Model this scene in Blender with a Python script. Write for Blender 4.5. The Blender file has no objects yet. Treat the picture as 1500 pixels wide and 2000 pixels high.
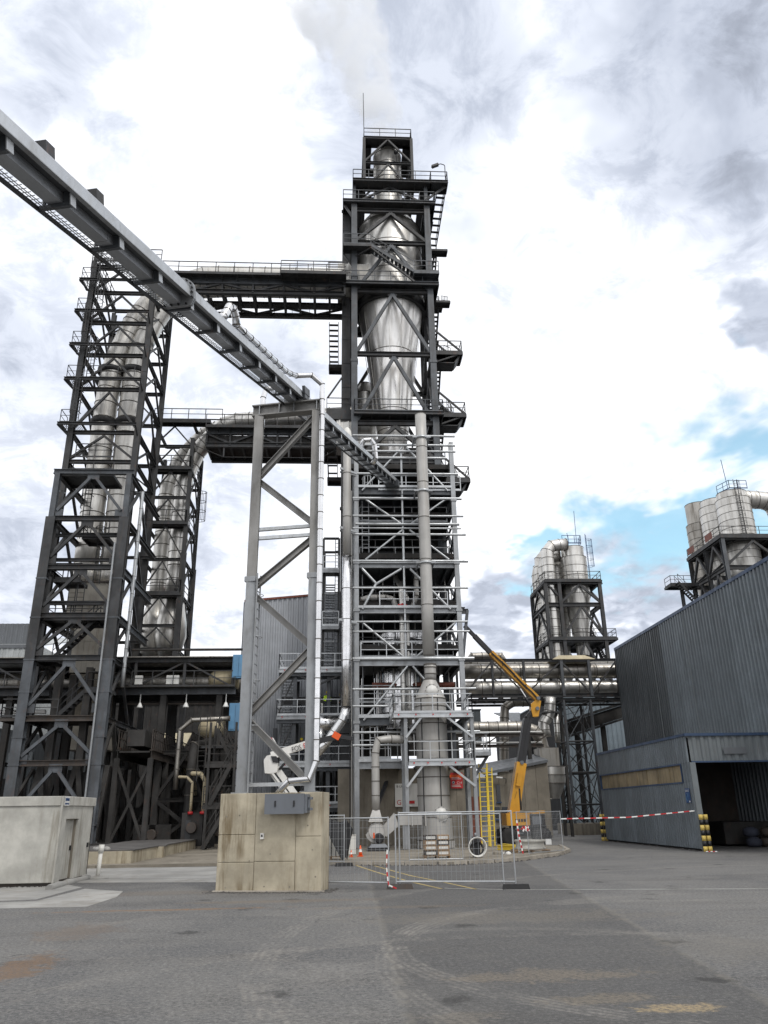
import bpy, math, random
from math import radians, sin, cos, pi, tan, sqrt, atan2
from mathutils import Vector as V, Matrix as M
random.seed(7)
SC = bpy.context.scene
COL = SC.collection
# ------------------------------------------------------------------ camera
EYE, PITCH, ROLL, YAW, FPX = 2.1, 21.1, 0.9, 3.3, 1515.0
CR = M.Rotation(radians(-YAW), 3, 'Z') @ M.Rotation(radians(90 + PITCH), 3, 'X') @ M.Rotation(radians(-ROLL), 3, 'Z')
cd = bpy.data.cameras.new('camera'); cam = bpy.data.objects.new('camera', cd); COL.objects.link(cam)
cd.sensor_fit = 'VERTICAL'; cd.sensor_height = 36.0; cd.sensor_width = 27.0
cd.lens = FPX / 2000 * 36; cd.clip_end = 6000; cd.clip_start = 0.1
cam.matrix_world = M.Translation((0, 0, EYE)) @ CR.to_4x4()
SC.camera = cam

def at(x, y, v):
    "the point of the place at depth v that was measured at (x, y) on the photograph"
    d = CR @ V(((x - 750) / FPX, -(y - 1000) / FPX, -1))
    return V((0, 0, EYE)) + d * (v / d.y)
def gr(x, y, z=0):
    d = CR @ V(((x - 750) / FPX, -(y - 1000) / FPX, -1))
    return V((0, 0, EYE)) + d * ((z - EYE) / d.z)
def zz(x, y, v): return at(x, y, v).z
def uu(x, y, v): return at(x, y, v).x

# ------------------------------------------------------------------ world
W = bpy.data.worlds.new('World'); SC.world = W; W.use_nodes = True
W.cycles.sampling_method = 'MANUAL'; W.cycles.sample_map_resolution = 256
SUN_EL, SUN_AZ = radians(52), radians(150)      # azimuth clockwise from +Y (away from camera)
def build_sky():
    nt = W.node_tree; N = nt.nodes; L = nt.links; N.clear()
    out = N.new('ShaderNodeOutputWorld')
    sky = N.new('ShaderNodeTexSky'); sky.sky_type = 'NISHITA'; sky.sun_disc = False
    sky.sun_elevation = SUN_EL; sky.sun_rotation = SUN_AZ; sky.altitude = 50; sky.dust_density = 1.0
    tc = N.new('ShaderNodeTexCoord')
    sep = N.new('ShaderNodeSeparateXYZ'); L.new(tc.outputs['Generated'], sep.inputs[0])
    def math_(op, a, b=None, clamp=False):
        n = N.new('ShaderNodeMath'); n.operation = op; n.use_clamp = clamp
        for i, q in enumerate((a, b)):
            if q is None: continue
            if isinstance(q, (int, float)): n.inputs[i].default_value = q
            else: L.new(q, n.inputs[i])
        return n.outputs[0]
    zc = math_('ADD', math_('MAXIMUM', sep.outputs[2], 0.02), 0.35)
    cx = math_('DIVIDE', sep.outputs[0], zc); cy = math_('DIVIDE', sep.outputs[1], zc)
    cmb = N.new('ShaderNodeCombineXYZ'); L.new(cx, cmb.inputs[0]); L.new(cy, cmb.inputs[1])
    def noise(scale, detail, rough, dist, off, src=None):
        mp = N.new('ShaderNodeMapping'); mp.inputs['Location'].default_value = off
        L.new(src or cmb.outputs[0], mp.inputs[0])
        n = N.new('ShaderNodeTexNoise'); n.inputs['Scale'].default_value = scale
        n.inputs['Detail'].default_value = detail; n.inputs['Roughness'].default_value = rough
        n.inputs['Distortion'].default_value = dist
        L.new(mp.outputs[0], n.inputs['Vector']); return n.outputs['Fac']
    def ramp(fac, a, b, lo=0., hi=1.):
        n = N.new('ShaderNodeMapRange'); n.interpolation_type = 'SMOOTHSTEP'
        L.new(fac, n.inputs[0]); n.inputs[1].default_value = a; n.inputs[2].default_value = b
        n.inputs[3].default_value = lo; n.inputs[4].default_value = hi; return n.outputs[0]
    # cloud banks sit where they were seen: each bank is a direction and a reach, ragged by noise
    nb = noise(2.6, 4, .62, .3, (3.1, 1.7, 0)); nb2 = noise(9, 3, .6, .2, (7, 2, 0))
    rag = math_('ADD', math_('MULTIPLY', math_('SUBTRACT', nb, .5), .34), math_('MULTIPLY', math_('SUBTRACT', nb2, .5), .16))
    def bank(px, py, r, soft):
        d = (CR @ V(((px - 750) / FPX, -(py - 1000) / FPX, -1))).normalized()
        vm = N.new('ShaderNodeVectorMath'); vm.operation = 'DISTANCE'
        L.new(tc.outputs['Generated'], vm.inputs[0]); vm.inputs[1].default_value = d
        q = math_('ADD', vm.outputs['Value'], rag)
        return ramp(q, r, r * soft, 0., 1.)
    def mx(*a):
        o = a[0]
        for b in a[1:]: o = math_('MAXIMUM', o, b)
        return o
    grey = mx(math_('MULTIPLY', bank(780, 120, .21, .25), .74), math_('MULTIPLY', bank(690, 40, .13, .2), .55),
              math_('MULTIPLY', bank(1330, 90, .20, .3), .85), math_('MULTIPLY', bank(1570, 110, .25, .3), .95),
              math_('MULTIPLY', bank(1530, 630, .06, .55), .9), math_('MULTIPLY', bank(1290, 1140, .125, .5), .95),
              math_('MULTIPLY', bank(985, 1190, .075, .45), .9), math_('MULTIPLY', bank(60, 690, .3, .2), .45),
              math_('MULTIPLY', bank(40, 1100, .17, .3), .62), math_('MULTIPLY', bank(560, 690, .17, .2), .4),
              math_('MULTIPLY', bank(430, 1000, .2, .2), .36), math_('MULTIPLY', bank(60, 40, .16, .2), .42))
    wis = ramp(noise(3.4, 5, .62, .5, (0.4, 5.3, 0)), .46, .78)
    fine = ramp(noise(12, 6, .66, .45, (9.4, 2.3, 0)), .42, .66)
    shade = math_('ADD', math_('MULTIPLY', grey, .56), math_('MULTIPLY', math_('ADD', math_('MULTIPLY', wis, .27), math_('MULTIPLY', fine, .22)), 1.0), True)
    mixc = N.new('ShaderNodeValToRGB'); cr = mixc.color_ramp
    cr.elements[0].position = 0; cr.elements[0].color = (1.25, 1.25, 1.26, 1)
    cr.elements[1].position = 1; cr.elements[1].color = (.30, .33, .40, 1)
    e = cr.elements.new(.34); e.color = (.80, .85, .96, 1)
    e = cr.elements.new(.62); e.color = (.55, .60, .71, 1)
    L.new(shade, mixc.inputs[0])
    gap = mx(bank(1480, 960, .17, .55), bank(1190, 1040, .105, .5), bank(1330, 985, .10, .5), bank(1075, 1075, .06, .5))
    gapn = math_('MULTIPLY', gap, ramp(noise(5, 4, .6, .4, (2, 8, 0)), .68, .42, 0., .9))
    bg1 = N.new('ShaderNodeBackground'); L.new(mixc.outputs[0], bg1.inputs[0]); bg1.inputs[1].default_value = 1.0
    tint = N.new('ShaderNodeMix'); tint.data_type = 'RGBA'; tint.blend_type = 'MULTIPLY'; tint.inputs[0].default_value = 1
    L.new(sky.outputs[0], tint.inputs[6]); tint.inputs[7].default_value = (1.6, 1.85, 1.5, 1)
    bg2 = N.new('ShaderNodeBackground'); L.new(tint.outputs[2], bg2.inputs[0]); bg2.inputs[1].default_value = .15
    ms = N.new('ShaderNodeMixShader'); L.new(gapn, ms.inputs[0]); L.new(bg1.outputs[0], ms.inputs[1]); L.new(bg2.outputs[0], ms.inputs[2])
    L.new(ms.outputs[0], out.inputs[0])
build_sky()
sd = bpy.data.lights.new('sun', 'SUN'); sd.energy = 1.5; sd.angle = radians(14); sd.color = (1, .965, .91)
so = bpy.data.objects.new('sun', sd); COL.objects.link(so)
sv = V((sin(SUN_AZ) * cos(SUN_EL), cos(SUN_AZ) * cos(SUN_EL), sin(SUN_EL)))
so.rotation_euler = (-sv).to_track_quat('-Z', 'Y').to_euler(); so.location = sv * 90
SC.view_settings.view_transform = 'Standard'; SC.view_settings.look = 'None'
SC.view_settings.exposure = 0.12; SC.view_settings.gamma = 1.0; SC.view_settings.use_curve_mapping = False
SC.render.filter_size = 1.05; SC.cycles.volume_bounces = 6
SC.render.resolution_x = 768; SC.render.resolution_y = 1024

# ------------------------------------------------------------------ materials
MATS = {}
class G:
    "tiny node-graph helper"
    def __init__(s, name):
        s.m = bpy.data.materials.new(name); s.m.use_nodes = True; MATS[name] = s.m
        s.nt = s.m.node_tree; s.N = s.nt.nodes; s.L = s.nt.links
        s.b = s.N['Principled BSDF']; s.geo = s.N.new('ShaderNodeNewGeometry').outputs['Position']
    def put(s, sock, v):
        if isinstance(v, bpy.types.NodeSocket): s.L.new(v, sock)
        else: sock.default_value = v
    def noise(s, scale, detail=5, rough=.6, dist=0., stretch=(1, 1, 1), off=(0, 0, 0)):
        mp = s.N.new('ShaderNodeMapping'); mp.inputs['Scale'].default_value = stretch; mp.inputs['Location'].default_value = off
        s.L.new(s.geo, mp.inputs[0]); n = s.N.new('ShaderNodeTexNoise')
        for k, v in (('Scale', scale), ('Detail', detail), ('Roughness', rough), ('Distortion', dist)): n.inputs[k].default_value = v
        s.L.new(mp.outputs[0], n.inputs['Vector']); return n.outputs['Fac']
    def vor(s, scale, stretch=(1, 1, 1)):
        mp = s.N.new('ShaderNodeMapping'); mp.inputs['Scale'].default_value = stretch
        s.L.new(s.geo, mp.inputs[0]); n = s.N.new('ShaderNodeTexVoronoi'); n.inputs['Scale'].default_value = scale
        s.L.new(mp.outputs[0], n.inputs['Vector']); return n.outputs
    def ramp(s, f, a, b, lo=0., hi=1.):
        n = s.N.new('ShaderNodeMapRange'); n.interpolation_type = 'SMOOTHSTEP'; s.put(n.inputs[0], f)
        for i, q in enumerate((a, b, lo, hi)): n.inputs[i + 1].default_value = q
        return n.outputs[0]
    def mth(s, op, a, b=0., clamp=False):
        n = s.N.new('ShaderNodeMath'); n.operation = op; n.use_clamp = clamp; s.put(n.inputs[0], a); s.put(n.inputs[1], b); return n.outputs[0]
    def mix(s, f, a, b, mode='MIX'):
        n = s.N.new('ShaderNodeMix'); n.data_type = 'RGBA'; n.blend_type = mode
        s.put(n.inputs[0], f); s.put(n.inputs[6], a if isinstance(a, bpy.types.NodeSocket) else (*a, 1)); s.put(n.inputs[7], b if isinstance(b, bpy.types.NodeSocket) else (*b, 1)); return n.outputs[2]
    def island(s):
        return s.N.new('ShaderNodeObjectInfo').outputs['Random']
    def bump(s, h, strength, dist=.02):
        n = s.N.new('ShaderNodeBump'); n.inputs['Strength'].default_value = strength; n.inputs['Distance'].default_value = dist
        s.put(n.inputs['Height'], h); s.L.new(n.outputs[0], s.b.inputs['Normal'])
    def fin(s, col, rough, metal=0., spec=None):
        s.put(s.b.inputs['Base Color'], col if isinstance(col, bpy.types.NodeSocket) else (*col, 1))
        s.put(s.b.inputs['Roughness'], rough); s.put(s.b.inputs['Metallic'], metal)
        if spec is not None: s.b.inputs['Specular IOR Level'].default_value = spec
        return s.m

def paint(name, col, rough=.5, var=.25, dirt=(.10, .085, .07), dirtamt=.35, scale=.9, streak=True, metal=0., rust=0., bump=0., obj=.22):
    g = G(name)
    n1 = g.noise(scale, 6, .65); n2 = g.noise(2.4, 6, .6, .3, (1.6, 1.6, .12) if streak else (1, 1, 1), (3, 1, 2))
    c = g.mix(g.ramp(n1, .3, .75), [q * (1 - var) for q in col], [min(1, q * (1 + var)) for q in col])
    c = g.mix(g.mth('MULTIPLY', g.ramp(n2, .48, .78), dirtamt), c, dirt)
    c = g.mix(g.mth('MULTIPLY', g.island(), obj), c, [q * .62 for q in col])
    if rust: c = g.mix(g.mth('MULTIPLY', g.ramp(g.noise(3.3, 8, .7, .4, (1, 1, .45), (8, 3, 1)), .56, .72), rust), c, (.13, .055, .028))
    r = g.ramp(n2, .2, .8, max(.05, rough - .12), min(1, rough + .18))
    if bump: g.bump(g.noise(14, 4), bump, .004)
    return g.fin(c, r, metal)
def metal(name, col, rough=.3, stain=(.16, .12, .085), st=.4, streak=(1.3, 1.3, .1), fine=.5, metallic=1.):
    g = G(name)
    n1 = g.noise(.55, 6, .6, .2); n2 = g.noise(2.2, 7, .66, .2, streak, (5, 2, 1)); n3 = g.noise(7, 3, .5, 0, streak)
    c = g.mix(g.ramp(n1, .3, .7), [q * .78 for q in col], col)
    c = g.mix(g.mth('MULTIPLY', g.ramp(n2, .45, .75), st), c, stain)
    c = g.mix(g.mth('MULTIPLY', g.ramp(n3, .4, .8), .25 * fine), c, (.2, .19, .17))
    c = g.mix(g.mth('MULTIPLY', g.island(), .28), c, [q * .6 for q in col])
    r = g.mth('ADD', g.ramp(n2, .35, .8, rough - .06, rough + .2), g.mth('MULTIPLY', g.island(), .08))
    g.bump(g.noise(1.7, 3, .5, 0, (1, 1, .35)), .10, .03)
    return g.fin(c, r, g.ramp(n2, .4, .9, metallic, metallic * .72))
def concrete(name, col, stain, st=.6, scale=1.0, rough=.85, top=None):
    g = G(name)
    n1 = g.noise(.9 * scale, 8, .65); n2 = g.noise(2.1 * scale, 8, .68, .25, (1.5, 1.5, .14), (2, 6, 1)); n3 = g.noise(38, 3, .6); n4 = g.noise(.5, 4, .5, 0, (1, 1, 1), (9, 9, 3))
    c = g.mix(g.ramp(n1, .3, .72), [q * .72 for q in col], [q * 1.16 for q in col])
    c = g.mix(g.mth('MULTIPLY', g.mth('MULTIPLY', g.ramp(n2, .44, .66), g.ramp(n4, .36, .58)), st), c, stain)
    c = g.mix(g.mth('MULTIPLY', g.ramp(n3, .55, .8), .22), c, [q * .5 for q in col])
    c = g.mix(g.mth('MULTIPLY', g.island(), .18), c, [q * .7 for q in col])
    g.bump(g.mth('ADD', n3, g.mth('MULTIPLY', n1, 1.2)), .3, .008)
    return g.fin(c, rough, 0, .3)

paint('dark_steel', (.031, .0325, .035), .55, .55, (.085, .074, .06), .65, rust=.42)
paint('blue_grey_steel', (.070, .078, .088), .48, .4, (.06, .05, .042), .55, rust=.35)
paint('brown_steel', (.055, .045, .038), .62, .35, (.09, .06, .04), .6, rust=.6)
paint('sooty_steel', (.030, .0285, .027), .75, .5, (.06, .052, .045), .6, rust=.3)
metal('galvanised', (.36, .375, .39), .46, (.17, .165, .16), .55, (1, 1, .5), 1., .6)
metal('weathered_galvanised', (.30, .295, .285), .5, (.15, .14, .125), .6, (1, 1, .3), 1., .5)
metal('galvanised_bright', (.55, .57, .585), .38, (.3, .3, .3), .45, (1, 1, .5), .8, .7)
metal('conveyor_sheet', (.44, .46, .49), .40, (.26, .27, .29), .35, (1, 1, 1), .5, .55)
metal('stainless', (.74, .725, .69), .32, (.27, .23, .185), .5, metallic=.88)
metal('stainless_bright', (.88, .865, .84), .30, (.42, .385, .34), .4, metallic=.82)
metal('stained_duct', (.66, .645, .61), .36, (.22, .19, .15), .6, metallic=.8)
metal('old_duct', (.42, .40, .365), .42, (.11, .085, .06), .8)
metal('foil', (.84, .84, .85), .16, (.5, .5, .5), .25, (1, 1, 1), .3)
metal('dull_grey_pipe', (.47, .46, .44), .5, (.27, .245, .21), .5, metallic=.3)
metal('chrome', (.8, .8, .8), .08, (.4, .4, .4), .1)
paint('seam', (.10, .09, .078), .6, .3, (.06, .05, .04), .4)
paint('hopper_grey', (.40, .375, .325), .6, .2, (.16, .11, .07), .65, rust=.1)
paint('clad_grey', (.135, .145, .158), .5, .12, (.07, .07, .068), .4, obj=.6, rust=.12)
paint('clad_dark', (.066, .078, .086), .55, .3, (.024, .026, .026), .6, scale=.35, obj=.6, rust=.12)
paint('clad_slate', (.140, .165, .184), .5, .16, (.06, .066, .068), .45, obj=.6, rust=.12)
paint('clad_pale', (.38, .40, .43), .5, .12, (.2, .2, .2), .35, obj=.6, rust=.12)
paint('clad_light', (.17, .19, .20), .5, .15, (.10, .10, .095), .4, obj=.6, rust=.12)
paint('clad_blue', (.17, .21, .24), .5, .15, (.09, .1, .1), .3)
paint('roof_light', (.40, .42, .42), .5, .15, (.2, .2, .19), .35)
paint('blue_trim', (.032, .062, .125), .5, .2, (.05, .05, .05), .3)
paint('cyan_paint', (.10, .25, .42), .45, .15, (.15, .15, .15), .3)
paint('lift_yellow', (.58, .28, .012), .38, .12, (.16, .09, .02), .35)
paint('ladder_yellow', (.72, .52, .03), .42, .12, (.2, .14, .03), .3)
paint('lift_white', (.66, .65, .62), .4, .08, (.35, .33, .3), .3)
paint('black_rubber', (.016, .016, .017), .7, .4, (.06, .055, .05), .35)
paint('black_paint', (.013, .013, .015), .42, .3, (.05, .05, .05), .2)
paint('orange_paint', (.75, .10, .012), .45, .1, (.3, .06, .02), .2)
paint('red_paint', (.50, .022, .026), .45, .1, (.2, .03, .03), .2)
paint('sign_white', (.66, .66, .64), .5, .06, (.4, .38, .34), .3)
paint('white_paint', (.78, .78, .76), .5, .05, (.45, .44, .4), .25)
paint('sign_blue', (.018, .06, .17), .45, .1, (.05, .05, .06), .2)
paint('hazard_yellow', (.68, .50, .12), .55, .15, (.2, .15, .07), .5)
paint('mark_yellow', (.42, .32, .12), .75, .2, (.16, .14, .11), .95, streak=False)
paint('mark_white', (.5, .5, .47), .75, .2, (.16, .15, .13), .9, streak=False)
paint('vest_yellow', (.62, .95, .03), .7, .1, (.4, .6, .05), .15)
paint('cloth_dark', (.035, .04, .06), .85, .3, (.07, .07, .07), .3)
paint('helmet_yellow', (.85, .68, .03), .3, .05, (.5, .4, .05), .1)
paint('skin', (.48, .28, .2), .55, .08, (.35, .2, .15), .1)
paint('cream_paint', (.42, .36, .235), .55, .15, (.2, .15, .09), .5)
paint('cream_building', (.50, .44, .30), .7, .1, (.25, .2, .13), .4)
paint('rust_brown', (.19, .055, .032), .6, .3, (.09, .04, .03), .5)
paint('wood', (.30, .20, .115), .75, .25, (.14, .1, .06), .5)
paint('box_grey', (.13, .142, .16), .38, .06, (.08, .08, .08), .2)
paint('plastic_white', (.68, .67, .63), .5, .08, (.4, .38, .33), .3)
paint('tarp_black', (.02, .02, .022), .6, .4, (.06, .06, .06), .3)
paint('window_grime', (.26, .205, .12), .45, .3, (.075, .06, .04), .85)
paint('interior_shade', (.012, .012, .013), .9, .3, (.03, .025, .02), .3)  # near-black colour painted in for the shade of unlit interiors
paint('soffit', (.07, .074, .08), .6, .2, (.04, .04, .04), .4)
paint('dust', (.085, .08, .076), .95, .4, (.13, .12, .105), .5, streak=False)
concrete('concrete_tan', (.42, .375, .285), (.15, .112, .062), .95, 1.3)
concrete('concrete_light', (.46, .45, .41), (.22, .20, .16), .75, 1.1)
concrete('concrete_slab', (.31, .305, .29), (.2, .18, .15), .6, .6)
concrete('concrete_old', (.24, .215, .175), (.09, .078, .06), .7, .7)
concrete('concrete_kerb', (.33, .30, .255), (.13, .11, .09), .6, .8)
def glass_mat(name, col, rough):
    g = G(name); return g.fin(col, rough, 0, .6)
glass_mat('dark_glass', (.015, .018, .022), .12)

# ------------------------------------------------------------------ mesh building
WM = {}
def place(o, mw, parent=None, label=None):
    COL.objects.link(o); WM[o] = mw
    if parent is not None:
        o.parent = parent; o.matrix_parent_inverse = WM[parent].inverted()
    o.matrix_basis = mw
    if label: o['label'] = label
    return o
def thing(name, label, cat, base, group=None):
    o = bpy.data.objects.new(name, None); o.empty_display_size = .3
    o['label'] = label; o['category'] = cat
    if group: o['group'] = group
    return place(o, M.Translation(base))
def tag(o, label, cat, group=None):
    o['label'] = label; o['category'] = cat
    if group: o['group'] = group
    return o
def struct(o): o['kind'] = 'structure'; return o
def frame(d, up=None):
    d = d.normalized()
    if abs(d.z) > .999: x = V((1, 0, 0)); y = V((0, 1 if d.z > 0 else -1, 0))
    else: x = d.cross(up or V((0, 0, 1))).normalized(); y = d.cross(x)
    return x, y, d
class MB:
    def __init__(s): s.v = []; s.f = []; s.sm = []; s.mi = []
    def face(s, idx, sm=False, mi=0): s.f.append(idx); s.sm.append(sm); s.mi.append(mi)
    def hexa(s, c, mi=0):
        b = len(s.v); s.v += [tuple(q) for q in c]
        for q in ((3, 2, 1, 0), (4, 5, 6, 7), (0, 1, 5, 4), (1, 2, 6, 5), (2, 3, 7, 6), (3, 0, 4, 7)): s.face([b + i for i in q], False, mi)
        return s
    def box(s, a, b, mi=0):
        x0, y0, z0 = [min(p, q) for p, q in zip(a, b)]; x1, y1, z1 = [max(p, q) for p, q in zip(a, b)]
        return s.hexa([(x0, y0, z0), (x1, y0, z0), (x1, y1, z0), (x0, y1, z0), (x0, y0, z1), (x1, y0, z1), (x1, y1, z1), (x0, y1, z1)], mi)
    def bar(s, p, q, w, h=None, mi=0, up=None):
        p, q = V(p), V(q); h = h or w; x, y, d = frame(q - p, up); x = x * w / 2; y = y * h / 2
        return s.hexa([p - x - y, p + x - y, p + x + y, p - x + y, q - x - y, q + x - y, q + x + y, q - x + y], mi)
    def tube(s, pts, r, n=8, caps=True, sm=True, mi=0, closed=False):
        pts = [V(p) for p in pts]; k = len(pts); rs = r if isinstance(r, (list, tuple)) else [r] * k
        prevx = None; b = len(s.v)
        for i, p in enumerate(pts):
            if closed: d = (pts[(i + 1) % k] - pts[i - 1])
            else: d = (pts[min(i + 1, k - 1)] - pts[max(i - 1, 0)])
            d = d.normalized()
            if prevx is None: x, _, _ = frame(d)
            else: x = (prevx - d * prevx.dot(d)).normalized()
            y = d.cross(x); prevx = x
            for j in range(n):
                a = 2 * pi * j / n; s.v.append(tuple(p + (x * cos(a) + y * sin(a)) * rs[i]))
        for i in range(k if closed else k - 1):
            i2 = (i + 1) % k
            for j in range(n):
                j2 = (j + 1) % n; s.face([b + i * n + j, b + i * n + j2, b + i2 * n + j2, b + i2 * n + j], sm, mi)
        if caps and not closed:
            s.face([b + j for j in reversed(range(n))], False, mi); s.face([b + (k - 1) * n + j for j in range(n)], False, mi)
        return s
    def lathe(s, prof, c=(0, 0, 0), n=24, sm=True, axis='z', mi=0, cap=True):
        b = len(s.v); c = V(c)
        for r, h in prof:
            for j in range(n):
                a = 2 * pi * j / n; ca, sa = r * cos(a), r * sin(a)
                p = (ca, sa, h) if axis == 'z' else ((h, ca, sa) if axis == 'x' else (sa, h, ca)); s.v.append(tuple(c + V(p)))
        for i in range(len(prof) - 1):
            for j in range(n):
                j2 = (j + 1) % n; s.face([b + i * n + j, b + i * n + j2, b + (i + 1) * n + j2, b + (i + 1) * n + j], sm, mi)
        if cap:
            if prof[0][0] > 1e-4: s.face([b + j for j in reversed(range(n))], False, mi)
            if prof[-1][0] > 1e-4: s.face([b + (len(prof) - 1) * n + j for j in range(n)], False, mi)
        return s
    def prism(s, poly, d, mi=0):
        "poly: 3-D points of a planar outline, d: thickness vector"
        b = len(s.v); k = len(poly); d = V(d); s.v += [tuple(V(p)) for p in poly] + [tuple(V(p) + d) for p in poly]
        s.face([b + i for i in reversed(range(k))], False, mi); s.face([b + k + i for i in range(k)], False, mi)
        for i in range(k): s.face([b + i, b + (i + 1) % k, b + k + (i + 1) % k, b + k + i], False, mi)
        return s
    def quad(s, a, b_, c, d, mi=0):
        b = len(s.v); s.v += [tuple(q) for q in (a, b_, c, d)]; s.face([b, b + 1, b + 2, b + 3], False, mi); return s
    def mesh(s, name, mats):
        me = bpy.data.meshes.new(name); me.from_pydata(s.v, [], s.f)
        for m in (mats if isinstance(mats, (list, tuple)) else [mats]): me.materials.append(MATS[m])
        me.polygons.foreach_set('use_smooth', s.sm); me.polygons.foreach_set('material_index', s.mi); me.update()
        return me
    def build(s, name, mats, parent=None, label=None, origin=None):
        if origin is None:
            n = len(s.v); xs = [p[0] for p in s.v]; ys = [p[1] for p in s.v]; zs = [p[2] for p in s.v]
            origin = ((min(xs) + max(xs)) / 2, (min(ys) + max(ys)) / 2, min(zs))
        ox, oy, oz = origin; s.v = [(a - ox, b - oy, c - oz) for a, b, c in s.v]
        o = bpy.data.objects.new(name, s.mesh(name, mats)); return place(o, M.Translation(origin), parent, label)
PM = {}
def prof_mesh(kind, mat):
    k = (kind, mat)
    if k in PM: return PM[k]
    m = MB()
    if kind == 'box': m.box((-.5, -.5, 0), (.5, .5, 1))
    elif kind == 'H':
        t = .10
        m.box((-.5, -.5, 0), (.5, -.5 + t, 1)); m.box((-.5, .5 - t, 0), (.5, .5, 1)); m.box((-.06, -.5 + t, 0), (.06, .5 - t, 1))
    elif kind == 'U':
        m.box((-.5, -.5, 0), (-.36, .5, 1)); m.box((-.36, -.5, 0), (.5, -.4, 1)); m.box((-.36, .4, 0), (.5, .5, 1))
    elif kind == 'pipe': m.lathe([(.5, 0), (.5, 1)], n=14)
    elif kind == 'rod': m.lathe([(.5, 0), (.5, 1)], n=6)
    PM[k] = m.mesh(kind + '_' + mat, mat); return PM[k]
def mem(parent, name, p, q, w, h=None, mat='dark_steel', prof='H', up=None, label=None):
    "one straight steel member of its own"
    p, q = V(p), V(q); h = h or w; x, y, d = frame(q - p, up); l = (q - p).length
    if l < 1e-4: return None
    m = M((( x.x * w, y.x * h, d.x * l, p.x), (x.y * w, y.y * h, d.y * l, p.y), (x.z * w, y.z * h, d.z * l, p.z), (0, 0, 0, 1)))
    return place(bpy.data.objects.new(name, prof_mesh(prof, mat)), m, parent, label)
def rail_into(m, pts, h=1.1, sp=1.4, r=.028, toe=True, mid=True, closed=False):
    pts = [V(p) for p in pts]
    if closed: pts = pts + [pts[0]]
    for a, b in zip(pts, pts[1:]):
        L = (b - a).length; n = max(1, round(L / sp)); up = V((0, 0, 1))
        for i in range(n + 1):
            p = a.lerp(b, i / n); m.bar(p, p + up * h, r * 2, r * 2)
        m.bar(a + up * h, b + up * h, r * 2.1, r * 2.1)
        if mid: m.bar(a + up * h * .55, b + up * h * .55, r * 1.5, r * 1.5)
        if toe: m.bar(a + up * .08, b + up * .08, .012, .14)
    return m
def railing(parent, pts, mat='dark_steel', **k):
    return rail_into(MB(), pts, **k).build('railing', mat, parent)
def deck(parent, u0, u1, v0, v1, z, mat='dark_steel', edge=.22, name='platform', beams=True, sp=1.3, grate=False):
    m = MB()
    if grate:
        n = max(2, int((u1 - u0) / .12))
        for i in range(n + 1):
            u = u0 + (u1 - u0) * i / n; m.box((u - .012, v0, z - .04), (u + .012, v1, z))
    else: m.box((u0, v0, z - .035), (u1, v1, z))
    for a, b in (((u0, v0), (u1, v0)), ((u0, v1), (u1, v1)), ((u0, v0), (u0, v1)), ((u1, v0), (u1, v1))):
        m.bar((*a, z - edge / 2 - .005), (*b, z - edge / 2 - .005), .09, edge)
    if beams:
        n = max(1, int((u1 - u0) / sp))
        for i in range(1, n):
            u = u0 + (u1 - u0) * i / n; m.box((u - .05, v0 + .05, z - .2), (u + .05, v1 - .05, z - .037))
    return m.build(name, mat, parent)
def stair(parent, p, q, width, mat='dark_steel', rails=True, side=None, n=None, treadmat=None):
    "flight from p (low) to q (high); treads are sub-parts of the flight"
    p, q = V(p), V(q); run = V((q.x - p.x, q.y - p.y, 0)); s = V((0, 0, 1)).cross(run).normalized(); m = MB()
    for k in (-1, 1):
        m.bar(p + s * k * width / 2, q + s * k * width / 2, .05, .24)
        if rails:
            o = s * k * (width / 2); up = V((0, 0, 1)); nn = max(1, round((q - p).length / 1.3))
            m.bar(p + o + up * 1.0, q + o + up * 1.0, .045, .045); m.bar(p + o + up * .55, q + o + up * .55, .035, .035)
            for i in range(nn + 1): c = (p + o).lerp(q + o, i / nn); m.bar(c, c + up * 1.0, .045, .045)
    fl = m.build('stair_flight', mat, parent)
    n = n or max(3, int((q.z - p.z) / .24)); d = run.normalized()
    for i in range(n):
        c = p.lerp(q, (i + .5) / n)
        mem(fl, 'tread', c - s * (width / 2 - .03), c + s * (width / 2 - .03), .26, .045, treadmat or mat, 'box')
    return fl
def cage_ladder(parent, base, h, mat='dark_steel', w=.45, cage=True, face=(0, -1, 0), name='cage_ladder', c0=2.2):
    base = V(base); f = V(face).normalized(); s = V((0, 0, 1)).cross(f); m = MB(); up = V((0, 0, 1))
    for k in (-1, 1): m.bar(base + s * k * w / 2, base + s * k * w / 2 + up * h, .05, .05)
    for i in range(1, int(h / .3)): p = base + up * .3 * i; m.bar(p - s * w / 2, p + s * w / 2, .028, .028)
    if cage:
        N = 7; hoops = []
        for i in range(int(max(1, (h - c0) / .9)) + 1):
            z = min(h, c0 + .9 * i); ring = []
            for j in range(N):
                a = pi * j / (N - 1); ring.append(base + up * z + s * cos(a) * .38 + f * (.05 + sin(a) * .68))
            hoops.append(ring)
            for a, b in zip(ring, ring[1:]): m.bar(a, b, .05, .03)
        for j in range(1, N - 1): m.bar(hoops[0][j], hoops[-1][j], .03, .03)
    return m.build(name, mat, parent)
def arc(c, a, b, n=8):
    "quarter-turn points: from c+a to c+b"
    c, a, b = V(c), V(a), V(b); return [c + a * cos(pi / 2 * i / n) + b * sin(pi / 2 * i / n) for i in range(n + 1)]
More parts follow.
